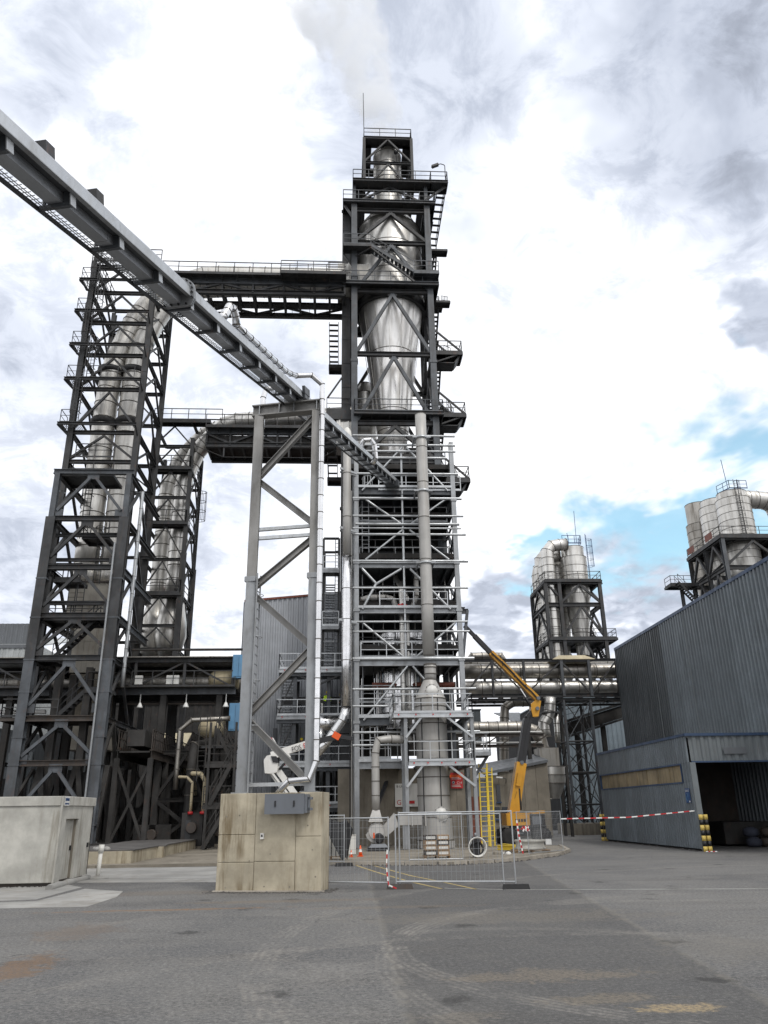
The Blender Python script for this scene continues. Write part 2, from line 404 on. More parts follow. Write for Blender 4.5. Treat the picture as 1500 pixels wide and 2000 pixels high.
def fillet(pts, r, n=6):
    "polyline with rounded corners"
    pts = [V(p) for p in pts]; out = [pts[0]]
    for i in range(1, len(pts) - 1):
        a, b, c = pts[i - 1], pts[i], pts[i + 1]; d1 = (a - b).normalized(); d2 = (c - b).normalized()
        ang = d1.angle(d2); t = min(r / max(.05, tan(ang / 2)), (a - b).length * .49, (c - b).length * .49)
        p, q = b + d1 * t, b + d2 * t
        for k in range(n + 1):
            w = k / n; out.append(p * (1 - w) ** 2 + b * 2 * w * (1 - w) + q * w * w)
    out.append(pts[-1]); return out
def resample(pts, sp):
    pts = [V(p) for p in pts]; cum = [0]
    for a, b in zip(pts, pts[1:]): cum.append(cum[-1] + (b - a).length)
    n = max(1, round(cum[-1] / sp)); out = []; j = 0
    for i in range(n + 1):
        d = cum[-1] * i / n
        while j < len(pts) - 2 and cum[j + 1] < d: j += 1
        seg = cum[j + 1] - cum[j]; out.append(pts[j].lerp(pts[j + 1], 0 if seg < 1e-6 else (d - cum[j]) / seg))
    return out
def duct(parent, pts, r, mat, sp=1.3, n=22, name='duct_section', bead=.03, radii=None):
    "a duct of welded courses; every course is a part with its own seam bead"
    P = resample(pts, sp) if sp else [V(p) for p in pts]; out = []
    K = len(P) - 1
    R = radii if radii else [r] * (K + 1)
    for i in range(K):
        a, b = P[i], P[i + 1]
        da = (P[min(i + 1, K)] - P[max(i - 1, 0)]).normalized(); db = (P[min(i + 2, K)] - P[i]).normalized()
        m = MB(); x0, _, _ = frame(da); rings = []
        for c, d, rr in ((a, da, R[i]), (b, db, R[i + 1])):
            x = (x0 - d * x0.dot(d)).normalized(); y = d.cross(x); rings.append((c, x, y, rr))
        b0 = 0
        for c, x, y, rr in rings:
            for j in range(n): t = 2 * pi * j / n; m.v.append(tuple(c + (x * cos(t) + y * sin(t)) * rr))
        for j in range(n): j2 = (j + 1) % n; m.face([j, j2, n + j2, n + j], True)
        c, x, y, rr = rings[1]; d = db; base = len(m.v)
        w_ = min(.03, bead)
        for off, rad in ((-w_ - .004, rr + .002), (-w_, rr + bead), (w_, rr + bead), (w_ + .004, rr + .002)):
            for j in range(n): t = 2 * pi * j / n; m.v.append(tuple(c + d * off + (x * cos(t) + y * sin(t)) * rad))
        for k in range(3):
            for j in range(n): j2 = (j + 1) % n; m.face([base + k * n + j, base + k * n + j2, base + (k + 1) * n + j2, base + (k + 1) * n + j], False, 1)
        if i == 0: m.face(list(reversed(range(n))))
        if i == K - 1: m.face([n + j for j in range(n)])
        out.append(m.build(name, [mat, 'seam'], parent))
    return out
def courses(parent, c, prof, mat, n=32, name='shell_course', bead=.03):
    "a standing vessel: each (r, z) step is a shell course of its own"
    for (r0, z0), (r1, z1) in zip(prof, prof[1:]):
        m = MB(); k = 1 if abs(r0 - r1) < .02 else 3
        m.lathe([(r0 + (r1 - r0) * i / k, z0 + (z1 - z0) * i / k) for i in range(k + 1)], (c[0], c[1], 0), n, True, cap=False)
        m.lathe([(r1, z1 - .03), (r1 + bead, z1 - .025), (r1 + bead, z1 + .025), (r1, z1 + .03)], (c[0], c[1], 0), n, False, mi=1, cap=False)
        m.build(name, [mat, 'seam'], parent)
def cladding(parent, a, b, z0, z1, mat, pitch=.3, depth=.045, panel=1.2, out=None, name='cladding_panel', z1b=None, z0b=None):
    "corrugated sheets standing side by side from a to b; z1b/z0b: heights at b where the edge slopes"
    a, b = V((a[0], a[1], 0)), V((b[0], b[1], 0)); L = (b - a).length; d = (b - a) / L; o = V(out) if out else V((d.y, -d.x, 0))
    n = max(1, round(L / panel)); pw = L / n; k = max(1, round(pw / pitch)); pt = pw / k; cache = {}
    z1b = z1 if z1b is None else z1b; z0b = z0 if z0b is None else z0b
    for i in range(n):
        s0 = i * pw; key = 0 if (z1 == z1b and z0 == z0b) else i
        if key not in cache:
            m = MB(); prof = []
            for j in range(k): prof += [(j * pt, 0), (j * pt + pt * .38, 0), (j * pt + pt * .5, depth), (j * pt + pt * .88, depth)]
            prof.append((pw - .004, 0))
            for t, h in prof:
                w = (s0 + t) / L; p = d * t + o * h
                m.v.append((p.x, p.y, (z0 + (z0b - z0) * w) - z0)); m.v.append((p.x, p.y, z1 + (z1b - z1) * w - z0))
            for j in range(len(prof) - 1): m.face([2 * j, 2 * j + 2, 2 * j + 3, 2 * j + 1])
            cache[key] = m.mesh(name, mat)
        p = a + d * s0; place(bpy.data.objects.new(name, cache[key]), M.Translation((p.x, p.y, z0)), parent)
def chevron(parent, pl, pr, top_mid, w, mat, h=None, prof='H', name='brace'):
    for e in (pl, pr): mem(parent, name, e, top_mid, w, h or w, mat, prof)
def text_mesh(s, size, mat, parent, origin, right, up, name='lettering', thick=.004, align='LEFT', sx=1.0):
    cu = bpy.data.curves.new(name, 'FONT'); cu.body = s; cu.size = size; cu.align_x = align; cu.extrude = thick / 2
    ob = bpy.data.objects.new(name, cu); COL.objects.link(ob)
    me = bpy.data.meshes.new_from_object(ob.evaluated_get(bpy.context.evaluated_depsgraph_get()))
    bpy.data.objects.remove(ob); bpy.data.curves.remove(cu); me.materials.clear(); me.materials.append(MATS[mat]); me.name = name
    r = V(right).normalized(); u = V(up).normalized(); n = r.cross(u); o = V(origin)
    m = M(((r.x * sx, u.x, n.x, o.x), (r.y * sx, u.y, n.y, o.y), (r.z * sx, u.z, n.z, o.z), (0, 0, 0, 1)))
    return place(bpy.data.objects.new(name, me), m, parent)
# ================================================================== GROUND
def asphalt():
    g = G('asphalt')
    n1 = g.noise(.16, 6, .6, .3); n2 = g.noise(.9, 8, .68, .5, (1, 1, 1), (4, 2, 0)); n3 = g.noise(34, 4, .75); n4 = g.noise(110, 2, .6); n5 = g.noise(5, 6, .7, .3)
    sw = g.noise(.6, 8, .72, .6, (.3, 1.5, 1), (1, 5, 0))
    c = g.mix(g.ramp(n1, .36, .64), (.100, .101, .103), (.168, .165, .158))
    c = g.mix(g.mth('MULTIPLY', g.ramp(n2, .45, .75), .6), c, (.20, .192, .178))
    c = g.mix(g.mth('MULTIPLY', g.ramp(sw, .48, .72), .6), c, (.070, .068, .066))
    c = g.mix(g.mth('MULTIPLY', g.ramp(n5, .45, .72), .5), c, (.19, .182, .17))
    n6 = g.noise(15, 5, .8); c = g.mix(g.mth('MULTIPLY', g.ramp(n6, .51, .62), .55), c, (.30, .29, .275)); c = g.mix(g.mth('MULTIPLY', g.ramp(n6, .49, .38), .55), c, (.035, .035, .036)); vo = g.vor(48); c = g.mix(g.mth('MULTIPLY', g.ramp(vo['Distance'], .34, .1), .65), c, (.30, .29, .275))
    c = g.mix(g.mth('MULTIPLY', g.ramp(n3, .5, .72), .6), c, (.035, .035, .036))
    sep = g.N.new('ShaderNodeSeparateXYZ'); g.L.new(g.geo, sep.inputs[0])
    wob = g.mth('MULTIPLY', g.mth('SUBTRACT', n2, .5), .7)
    def near(expr, w, soft): return g.ramp(g.mth('ABSOLUTE', expr), w + soft, w)
    def line(p, q):
        p, q = V(p), V(q); d = (q - p).normalized(); nx, ny = -d.y, d.x
        s = g.mth('ADD', g.mth('MULTIPLY', sep.outputs[0], nx), g.mth('MULTIPLY', sep.outputs[1], ny))
        return g.mth('ADD', g.mth('SUBTRACT', s, nx * p.x + ny * p.y), g.mth('MULTIPLY', wob, .12))
    def side(p, q): return line(p, q)
    def ring(c0, r):
        dx = g.mth('SUBTRACT', sep.outputs[0], c0[0]); dy = g.mth('SUBTRACT', sep.outputs[1], c0[1])
        d = g.mth('SQRT', g.mth('ADD', g.mth('MULTIPLY', dx, dx), g.mth('MULTIPLY', dy, dy)))
        return g.mth('ADD', g.mth('SUBTRACT', d, r), g.mth('MULTIPLY', wob, .25))
    brk = g.mth('MULTIPLY', g.ramp(g.noise(.7, 6, .7, .3, (1, 1, 1), (8, 1, 0)), .40, .58), g.ramp(g.noise(6, 5, .7, .2, (1, 1, 1), (2, 7, 0)), .30, .58))
    # lanes laid at different times: the strip between the two long joints is darker
    j1a, j1b = gr(742, 1790), gr(800, 2000); j2a, j2b = gr(1150, 1755), gr(1480, 1945)
    mid = g.mth('MULTIPLY', g.ramp(line(j1a, j1b), -.05, .05), g.ramp(line(j2a, j2b), .05, -.05))
    mid2 = g.mth('MULTIPLY', g.ramp(line(j1a, j1b), .05, -.05), g.ramp(line(j2a, j2b), -.05, .05))
    c = g.mix(g.mth('MULTIPLY', g.mth('ADD', mid, mid2, True), .42), c, (.062, .060, .058))
    for p, q, w in ((j1a, j1b, .05), (j2a, j2b, .07)):
        c = g.mix(g.mth('MULTIPLY', g.mth('MULTIPLY', near(line(p, q), w * .5, .09), brk), .6), c, (.19, .178, .155))
    # dusty turning arcs of truck tyres
    grain = g.ramp(n6, .40, .58, .25, 1.)
    for (x, y, r, w, a) in ARCS:
        rg = ring((x, y), r); c = g.mix(g.mth('MULTIPLY', g.mth('MULTIPLY', near(rg, w, .25), brk), a * .45), c, (.22, .208, .188))
        for off in (-.16, -.05, .07, .19): c = g.mix(g.mth('MULTIPLY', g.mth('MULTIPLY', g.mth('MULTIPLY', near(g.mth('SUBTRACT', rg, off), .012, .035), brk), grain), min(.8, a * 1.15)), c, (.29, .272, .245))
    # sand spilt on the ground and ochre run-off by the wall
    n7 = g.noise(2.6, 9, .78, .5, (1, 1, 1), (6, 3, 0))
    def blob(px, py, rx, ry, col, a):
        p = gr(px, py); nonlocal c
        dx = g.mth('MULTIPLY', g.mth('SUBTRACT', sep.outputs[0], p.x), 1 / rx); dy = g.mth('MULTIPLY', g.mth('SUBTRACT', sep.outputs[1], p.y), 1 / ry)
        d = g.mth('SQRT', g.mth('ADD', g.mth('MULTIPLY', dx, dx), g.mth('MULTIPLY', dy, dy)))
        e = g.mth('SUBTRACT', n7, g.mth('MULTIPLY', g.mth('SUBTRACT', d, .75), .30))
        c = g.mix(g.mth('MULTIPLY', g.mth('MULTIPLY', g.ramp(e, .46, .60), grain), a), c, col)
    # oil drips and old dark spills
    dr = g.vor(.55); c = g.mix(g.mth('MULTIPLY', g.ramp(g.mth('ADD', dr['Distance'], g.mth('MULTIPLY', g.mth('SUBTRACT', n5, .5), .5)), .17, .05), .6), c, (.028, .027, .026))
    # fine cracks and sealed joints
    ck = g.N.new('ShaderNodeTexVoronoi'); ck.feature = 'DISTANCE_TO_EDGE'; ck.inputs['Scale'].default_value = .16
    wv = g.N.new('ShaderNodeVectorMath'); wv.operation = 'ADD'; nz = g.N.new('ShaderNodeTexNoise'); nz.inputs['Scale'].default_value = .8; nz.inputs['Detail'].default_value = 6; g.L.new(g.geo, nz.inputs['Vector']); sc_ = g.N.new('ShaderNodeVectorMath'); sc_.operation = 'SCALE'; sc_.inputs['Scale'].default_value = 1.6; g.L.new(nz.outputs['Color'], sc_.inputs[0]); g.L.new(g.geo, wv.inputs[0]); g.L.new(sc_.outputs[0], wv.inputs[1]); g.L.new(wv.outputs[0], ck.inputs['Vector'])
    c = g.mix(g.mth('MULTIPLY', g.mth('MULTIPLY', g.ramp(ck.outputs['Distance'], .0055, .002), g.ramp(n1, .5, .6)), .55), c, (.03, .03, .03))
    blob(1060, 1905, 1.7, .6, (.23, .19, .14), .55); blob(1180, 1950, 1.0, .35, (.23, .19, .135), .55)
    blob(1320, 1968, .62, .26, (.36, .28, .165), .9); blob(900, 1990, .6, .4, (.21, .185, .15), .5); blob(1000, 1790, 4.5, 1.3, (.19, .17, .14), .5); blob(640, 1900, .9, 1.2, (.24, .23, .215), .5); blob(1420, 1850, 1.6, 1.8, (.17, .155, .13), .4)
    blob(330, 1777, 3.6, .22, (.24, .14, .07), .8); blob(40, 1890, .55, 1.6, (.19, .11, .055), .8); blob(150, 1820, 1.0, 1.6, (.16, .115, .08), .55)
    blob(560, 1760, 3.4, .5, (.20, .15, .10), .5); blob(300, 1745, 3.6, .9, (.17, .14, .11), .55); blob(760, 1772, 3, .35, (.21, .165, .12), .4)
    g.bump(g.mth('ADD', g.mth('MULTIPLY', n3, .8), g.mth('MULTIPLY', n4, .5)), .8, .03)
    return g.fin(c, g.ramp(n2, .3, .8, .72, .9), 0, .3)
c1 = gr(880, 1900); ARCS = []
for (pts, w, a) in ((((525, 1990), (512, 1880), (640, 1785)), .07, .5), (((620, 1995), (530, 1960), (515, 1890)), .05, .35), (((770, 1850), (860, 1795), (1100, 1765)), .06, .5),
                    (((765, 1860), (800, 1940), (900, 2000)), .06, .4), (((100, 1830), (300, 1875), (520, 1862)), .1, .3), (((40, 1950), (250, 1905), (480, 1868)), .07, .35)):
    p, q, r = [gr(*k) for k in pts]; ax, ay, bx, by, cx_, cy_ = p.x, p.y, q.x, q.y, r.x, r.y
    D = 2 * (ax * (by - cy_) + bx * (cy_ - ay) + cx_ * (ay - by))
    ux = ((ax * ax + ay * ay) * (by - cy_) + (bx * bx + by * by) * (cy_ - ay) + (cx_ * cx_ + cy_ * cy_) * (ay - by)) / D
    uy = ((ax * ax + ay * ay) * (cx_ - bx) + (bx * bx + by * by) * (ax - cx_) + (cx_ * cx_ + cy_ * cy_) * (bx - ax)) / D
    ARCS.append((ux, uy, sqrt((ax - ux) ** 2 + (ay - uy) ** 2), w, a))
asphalt()
m = MB(); S = 2500
m.quad((-S, -S, 0), (S, -S, 0), (S, S, 0), (-S, S, 0)); struct(m.build('ground', 'asphalt', origin=(0, 0, 0)))
# concrete paving, poured in slabs
def slab_field(name, polys, mat, z0=.004, parent_label=None):
    t = None
    for i, poly in enumerate(polys):
        m = MB(); m.prism([V((p.x, p.y, -.05)) for p in poly], (0, 0, .05 + z0 + (i % 3) * .0005)); o = m.build(name, mat); struct(o)
slab_field('concrete_paving', [[gr(-120, 1728), gr(100, 1722), gr(160, 1733), gr(70, 1757), gr(-120, 1764)],
    [gr(-120, 1767), gr(72, 1760), gr(166, 1736), gr(240, 1741), gr(228, 1752), gr(170, 1771), gr(-120, 1777)]], 'concrete_slab')
slab_field('concrete_paving', [[gr(120, 1717), gr(430, 1717), gr(430, 1723), gr(150, 1724)], [gr(60, 1697), gr(430, 1693), gr(430, 1716.5), gr(60, 1716.5)]], 'concrete_slab')
def marking(pts, w, mat='mark_yellow', name='road_marking'):
    pts = [gr(*p) for p in pts]; m = MB()
    for a, b in zip(pts, pts[1:]):
        d = (b - a).normalized(); n = V((-d.y, d.x, 0)) * w / 2; m.quad(*[V((p.x, p.y, .004)) for p in (a - n, b - n, b + n, a + n)])
    return struct(m.build(name, mat))
marking([(688, 1688), (740, 1705), (800, 1722), (862, 1736)], .10); marking([(720, 1688), (800, 1710), (870, 1724), (930, 1737)], .10)
marking([(868, 1735), (1010, 1738), (1500, 1736), (1700, 1735)], .07, 'mark_white')
# raised concrete island with kerb, under the new plant
def island(name, pts, h, mat, kerbmat, kw=.25, seg=1.6):
    m = MB(); m.prism([V((p[0], p[1], -.05)) for p in pts], (0, 0, h + .05)); isl = struct(m.build(name, mat))
    return isl
KP = [gr(560, 1689), gr(700, 1690), gr(880, 1690), gr(1000, 1683), gr(1085, 1672), gr(1108, 1664), gr(1090, 1655)]
isl = island('kerbed_island', [(p.x, p.y) for p in KP] + [(9.5, 53), (9.5, 95), (-12, 95), (-12, KP[0].y)], .12, 'concrete_old', 'concrete_kerb')
P = resample([V((p.x, p.y, 0)) for p in KP], 1.35)
for a, b in zip(P, P[1:]):
    d = (b - a); k = random.uniform(-.012, .012)
    n = V((d.y, -d.x, 0)).normalized() * .09
    mm = MB(); mm.bar(a + n + d * .012 + V((0, 0, .075 + k)), b + n - d * .012 + V((0, 0, .075 + k)), .2, .16); mm.build('kerb_stone', 'concrete_kerb', isl)

# ================================================================== PORTABLE CABIN (left edge)
def cabin():
    base = V((-9.2, 27.9, 0)); v0, v1 = 27.9, 31.5; u1, u0 = -9.2, -15.5; z0, z1 = .12, 2.73
    t = thing('site_cabin', 'weathered off-white flat-roofed site cabin with a narrow recessed door', 'cabin', base)
    m = MB(); m.box((u0, v0, z0), (u1 - .0, v0 + .08, z1 - .3)); m.build('front_wall', 'concrete_light', t)
    # side wall with the recessed door
    d0, d1, dz = v0 + .62, v0 + 1.98, 2.02
    m = MB(); m.box((u1 - .08, v0 + .085, z0), (u1, d0, z1 - .3)); m.box((u1 - .08, d1, z0), (u1, v1, z1 - .3)); m.box((u1 - .08, d0, dz), (u1, d1, z1 - .3)); m.build('side_wall', 'concrete_light', t)
    m = MB(); m.box((u1 - .22, d0, z0 + .01), (u1 - .16, d1, dz)); dr = m.build('door', 'concrete_light', t)
    m = MB(); m.box((u1 - .16, d1 - .2, 1.0), (u1 - .10, d1 - .14, 1.16)); m.build('handle', 'black_paint', dr)
    m = MB(); m.box((u1 - .16, d0, z0 + .01), (u1 - .082, d0 + .03, dz)); m.box((u1 - .16, d1 - .03, z0 + .01), (u1 - .082, d1, dz)); m.box((u1 - .16, d0, dz - .03), (u1 - .082, d1, dz)); m.build('door_reveal', 'concrete_old', t)
    m = MB(); m.box((u0, v1 - .08, z0), (u1, v1 + .004, z1 - .3)); m.box((u0, v0, z0), (u0 - .05, v1, z1 - .3)); m.build('back_wall', 'concrete_light', t)
    m = MB(); m.box((u0 - .1, v0 - .05, z1 - .3), (u1 - .02, v0 + .04, z1)); m.box((u1 - .045, v0 + .045, z1 - .3), (u1 + .05, v1 + .05, z1)); m.box((u0 - .1, v1 - .04, z1 - .3), (u1 - .05, v1 + .05, z1)); m.build('roof_fascia', 'concrete_light', t)
    m = MB(); m.box((u0 - .05, v0 + .045, z1 - .12), (u1 - .05, v1 - .05, z1 - .02)); m.build('roof', 'roof_light', t)
    m = MB(); m.box((u1 - .02, v0 - .052, z0 - .02), (u1 + .052, v0 + .04, z1)); m.build('corner_post', 'concrete_light', t)
    m = MB(); m.box((u0 + .1, v0 + .12, 0), (u1 - .12, v1 - .1, z0)); m.build('plinth', 'brown_steel', t)
    m = MB(); m.box((u1 + .052, v0 + .10, z1 - .30), (u1 + .056, v0 + .58, z1 - .02)); s = m.build('sticker', 'sign_white', t)
    m = MB(); m.box((u1 + .056, v0 + .14, z1 - .145), (u1 + .059, v0 + .54, z1 - .06)); m.box((u1 + .056, v0 + .14, z1 - .26), (u1 + .059, v0 + .54, z1 - .215)); m.build('print', 'sign_blue', s)
    m = MB(); m.box((u1 + .002, v1 - .4, 1.05), (u1 + .06, v1 - .34, 1.2)); m.build('lock_box', 'black_paint', t)
    for o in t.children:
        if o.name.split('.')[0] in ('roof_fascia', 'corner_post', 'front_wall'): b_ = o.modifiers.new('bevel', 'BEVEL'); b_.width = .02; b_.segments = 2; b_.limit_method = 'ANGLE'
cabin()
# mortar bead and white stand-pipe beside it
m = MB(); P = [gr(95, 1738), gr(120, 1730), gr(150, 1722), gr(172, 1717)]; m.tube([p + V((0, 0, .03)) for p in resample(P, .5)], [.10 + .04 * random.random() for _ in resample(P, .5)], 7)
tag(m.build('mortar_ridge', 'concrete_slab'), 'rough grey mortar ridge smeared along the cabin foot', 'mortar')
p = gr(190, 1716)
t = thing('standpipe', 'short white plastic standpipe rising from mortar beside the cabin', 'pipe', p)
m = MB(); m.tube([p, p + V((.03, 0, 1.0))], .075, 10); m.build('pipe_body', 'plastic_white', t)
m = MB(); m.tube([p + V((.025, 0, .85)), p + V((.035, 0, 1.12))], .10, 10); m.build('socket', 'plastic_white', t)
m = MB(); m.lathe([(.42, 0), (.36, .05), (.12, .09)], p, 10); m.build('mortar_foot', 'concrete_slab', t)

# ================================================================== CONCRETE BLOCK
BL, BR = V((-3.59, 24.93, 0)), V((-.56, 24.26, 0)); E2 = (BR - BL).normalized(); E1 = V((-E2.y, E2.x, 0)); UP = V((0, 0, 1))
def T(a, b, z): return BL + E2 * a + E1 * b + UP * z
bw = (BR - BL).length; bz = 2.66; bd = 1.0
blk = thing('concrete_block', 'tall tan concrete foundation block with formwork joints carrying the steel trestle', 'concrete block', T(bw / 2, bd / 2, 0))
m = MB(); m.hexa([T(.03, .03, 0), T(bw - .03, .03, 0), T(bw - .03, bd - .03, 0), T(.03, bd - .03, 0), T(.03, .03, bz - .01), T(bw - .03, .03, bz - .01), T(bw - .03, bd - .03, bz - .01), T(.03, bd - .03, bz - .01)]); m.build('core', 'concrete_tan', blk)
cols = [(0, 1.12, (0, .78, 1.52, 2.66)), (1.12, 2.34, (0, .80, bz)), (2.34, bw, (0, 1.46, bz))]
for a0, a1, rows in cols:
    for z0, z1 in zip(rows, rows[1:]):
        g_ = .006
        m = MB(); m.hexa([T(a, b, z) for z in (z0 + g_, z1 - (g_ if z1 < bz else 0)) for a, b in ((a0 + (g_ if a0 else 0), 0), (a1 - (g_ if a1 < bw else 0), 0), (a1 - (g_ if a1 < bw else 0), .029), (a0 + (g_ if a0 else 0), .029))]); m.build('formwork_panel', 'concrete_tan', blk)
m = MB(); m.hexa([T(a, b, z) for z in (0, bz) for a, b in ((bw - .029, .032), (bw, .032), (bw, bd), (bw - .029, bd))]); m.build('side_panel', 'concrete_tan', blk)
for a, z in ((.22, 2.02), (.62, 2.05), (.2, .8), (.98, .82), (.3, .12), (1.45, .15), (2.2, .14), (2.7, 1.75), (2.85, 1.1), (2.95, .4), (1.6, 1.0)):
    m = MB(); m.tube([T(a, .004, z), T(a, -.003, z)], .024, 8); m.build('tie_hole_plug', 'concrete_old', blk)
m = MB(); m.hexa([T(a, b, z) for z in (0, .05) for a, b in ((-.06, -.12), (bw + .12, -.12), (bw + .12, .02), (-.06, .02))]); m.build('footing_lip', 'concrete_kerb', blk)
bx = thing('electrical_enclosure', 'blue-grey steel enclosure bolted high on the concrete block face', 'electrical box', T(2.1, -.2, 2.1))
def tb(a0, a1, b0, b1, z0, z1, name, mat, par): 
    m = MB(); m.hexa([T(a, b, z) for z in (z0, z1) for a, b in ((a0, b0), (a1, b0), (a1, b1), (a0, b1))]); return m.build(name, mat, par)
tb(1.52, 2.76, -.36, -.012, 2.09, 2.60, 'housing', 'box_grey', bx); d1 = tb(1.50, 2.68, -.40, -.362, 2.07, 2.62, 'lid', 'box_grey', bx)
for a in (1.80, 2.36): tb(a, a + .045, -.425, -.402, 2.27, 2.43, 'handle', 'black_paint', d1)
for z in (2.16, 2.45): tb(2.765, 2.90, -.30, -.22, z, z + .07, 'latch', 'box_grey', bx)
tb(2.77, 2.83, -.3, -.24, 2.16, 2.52, 'hinge_bar', 'box_grey', bx)
sw = thing('wall_switch', 'small white switch box with a black button on the block', 'switch', T(1.36, -.03, 1.42))
tb(1.30, 1.40, -.07, -.002, 1.40, 1.56, 'casing', 'plastic_white', sw); tb(1.325, 1.375, -.078, -.071, 1.46, 1.52, 'button', 'black_paint', sw)
def soften(root, w):
    for o in root.children:
        if o.type == 'MESH' and 'hole' not in o.name: b_ = o.modifiers.new('bevel', 'BEVEL'); b_.width = w; b_.segments = 2; b_.limit_method = 'ANGLE'
soften(blk, .018)
def grit_line(label, pts, n, spread, mat='dust', zz0=0., rmax=.035):
    m = MB(); P = [V((p[0], p[1], zz0)) for p in pts]
    for a, b in zip(P, P[1:]):
        for k in range(int((b - a).length * n)):
            p = a.lerp(b, random.random()) + V((random.gauss(0, spread), random.gauss(0, spread), 0)); r = random.uniform(.006, rmax) * (1 if random.random() < .9 else 1.8); m.lathe([(r, 0), (r * .8, r * .5), (.002, r * .8)], (p.x, p.y, zz0), 5, False)
    o = m.build('grit', mat); o['kind'] = 'stuff'; o['label'] = label; o['category'] = 'grit'
grit_line('crumbs and grit along the foot of the concrete block', [T(-.2, -.16, 0), T(bw + .2, -.16, 0), T(bw + .2, 1.0, 0)], 90, .07)
grit_line('pale grit along the foot of the site cabin', [(-15, 27.82), (-9.12, 27.82), (-9.08, 31.4)], 60, .08, 'concrete_slab', .008)
# ================================================================== TRESTLE
TB = .52
tr = thing('conveyor_trestle', 'tall galvanised steel trestle with zigzag braces standing on the concrete block', 'trestle', T(1.4, TB, bz))
tl, trr, ztop = .46, 2.60, zz(550, 812, 25.2)
for a, w in ((tl, .34), (trr, .34)):
    for z0, z1 in ((bz, 9.4), (9.42, ztop)): mem(tr, 'leg', T(a, TB, z0), T(a, TB, z1), .32, .32, 'galvanised' if z0 < 5 else 'weathered_galvanised', 'H')
    m = MB(); m.hexa([T(a + x, TB + y, z) for z in (bz, bz + .04) for x, y in ((-.25, -.25), (.25, -.25), (.25, .25), (-.25, .25))]); m.build('base_plate', 'galvanised', tr)
    m = MB(); m.hexa([T(a + x, TB + y, z) for z in (9.33, 9.5) for x, y in ((-.19, -.19), (.19, -.19), (.19, .19), (-.19, .19))]); m.build('splice_plate', 'galvanised', tr)
mem(tr, 'top_beam', T(tl - .25, TB, ztop + .22), T(trr + .22, TB, ztop + .22), .34, .44, 'weathered_galvanised', 'H')
for a in (tl, 1.2, 1.75, trr): 
    m = MB(); m.bar(T(a, TB - .0, ztop + .02), T(a, TB, ztop + .42), .03, .32); m.build('stiffener', 'galvanised', tr)
ZL = [3.0, 5.35, 7.45, 9.15]
for (a, za, b, zb) in ((trr, 3.05, tl, 6.0), (tl, 6.15, trr, 8.35), (trr, 8.5, tl, 10.6) ):
    pass
def tz(px, py): return zz(px, py, 25.2)
for (x0, y0, x1, y1) in ((612, 824, 503, 928), (503, 938, 604, 1026), (604, 1060, 497, 1145), (497, 1160, 602, 1262), (602, 1275, 485, 1395), (485, 1405, 602, 1524)):
    mem(tr, 'brace', T(tl + .1 if x0 < 550 else trr - .1, TB, tz(x0, y0)), T(tl + .1 if x1 < 550 else trr - .1, TB, tz(x1, y1)), .2, .2, 'weathered_galvanised', 'H')
for y in (1033, 1050, 1532): mem(tr, 'tie_bar', T(tl, TB, tz(550, y)), T(trr, TB, tz(550, y)), .11, .11, 'galvanised_bright', 'box')
lad = cage_ladder(tr, T(tl + .27, TB - .05, bz + .02), 6.9, 'galvanised', .34, False, E2, name='ladder')
for z in (4.0, 5.4, 6.8, 8.2): m = MB(); m.tube([T(tl + .3 + .14 * sin(pi * k / 6), TB - .05 + .2 * cos(pi * k / 6), bz + z - 2.0) for k in range(7)], .012, 5); m.build('cage_hoop', 'galvanised_bright', lad)
# bearings under the conveyor
for a in (1.25, 2.0):
    m = MB(); m.bar(T(a, TB, ztop + .445), T(a, TB, ztop + .62), .16, .16); m.build('bearing', 'galvanised', tr)
# ================================================================== CONVEYOR
C1, C2 = at(581, 772, 25.2), at(768, 938, 49); CD = (C2 - C1).normalized(); CS = CD.cross(UP).normalized(); CN = CS.cross(CD)
def K(s, l, n): return C1 + CD * l + CS * s + CN * n
LB, LF, LJ = -22.0, (C2 - C1).length + .3, -10.6
cv = thing('belt_conveyor', 'long inclined galvanised belt conveyor gallery climbing from the trestle to the tower', 'conveyor', K(0, LB, -.6))
def kb(s0, s1, l0, l1, n0, n1, name, mat, par=cv):
    m = MB(); m.hexa([K(s, l, n) for n in (n0, n1) for s, l in ((s0, l0), (s1, l0), (s1, l1), (s0, l1))]); return m.build(name, mat, par)
HW = .26
def hood(l0, l1):
    m = MB(); k = 12
    for l in (l0, l1):
        for j in range(k + 1):
            a = pi * j / k; m.v.append(tuple(K(HW * 1.02 * cos(a), l, .02 + .19 * sin(a))))
    for j in range(k): m.face([j, j + 1, k + 2 + j, k + 1 + j], True)
    m.build('hood', 'conveyor_sheet', cv)
L = LB
while L < LF - .5:
    e = min(L + 4.0, LF); hood(L + .004, e - .004)
    for s in (HW - .03, -HW - .03): kb(s, s + .06, L + .004, e - .004, -.17, .018, 'side_panel', 'galvanised_bright' if s > 0 else 'conveyor_sheet')
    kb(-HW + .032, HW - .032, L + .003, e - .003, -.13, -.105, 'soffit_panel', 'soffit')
    kb(-.24, .03, L + .006, e - .006, -.32, -.135, 'return_trough', 'conveyor_sheet')
    L = e
for s in (HW, -HW): kb(s - .06, s + .033, LB, LF, -.19, -.172, 'bottom_flange', 'galvanised')
l = LB + 1.3
while l < LF - 1:
    kb(-.40, .18, l, l + .09, -.39, -.325, 'cross_beam', 'blue_grey_steel')
    kb(.185, .205, l - .03, l + .14, -.39, -.195, 'end_plate', 'galvanised_bright'); kb(.05, .18, l + .02, l + .08, -.32, -.135, 'hanger', 'blue_grey_steel')
    kb(-.33, -.29, l, l + .06, -.32, .03, 'post', 'blue_grey_steel')
    l += 1.72
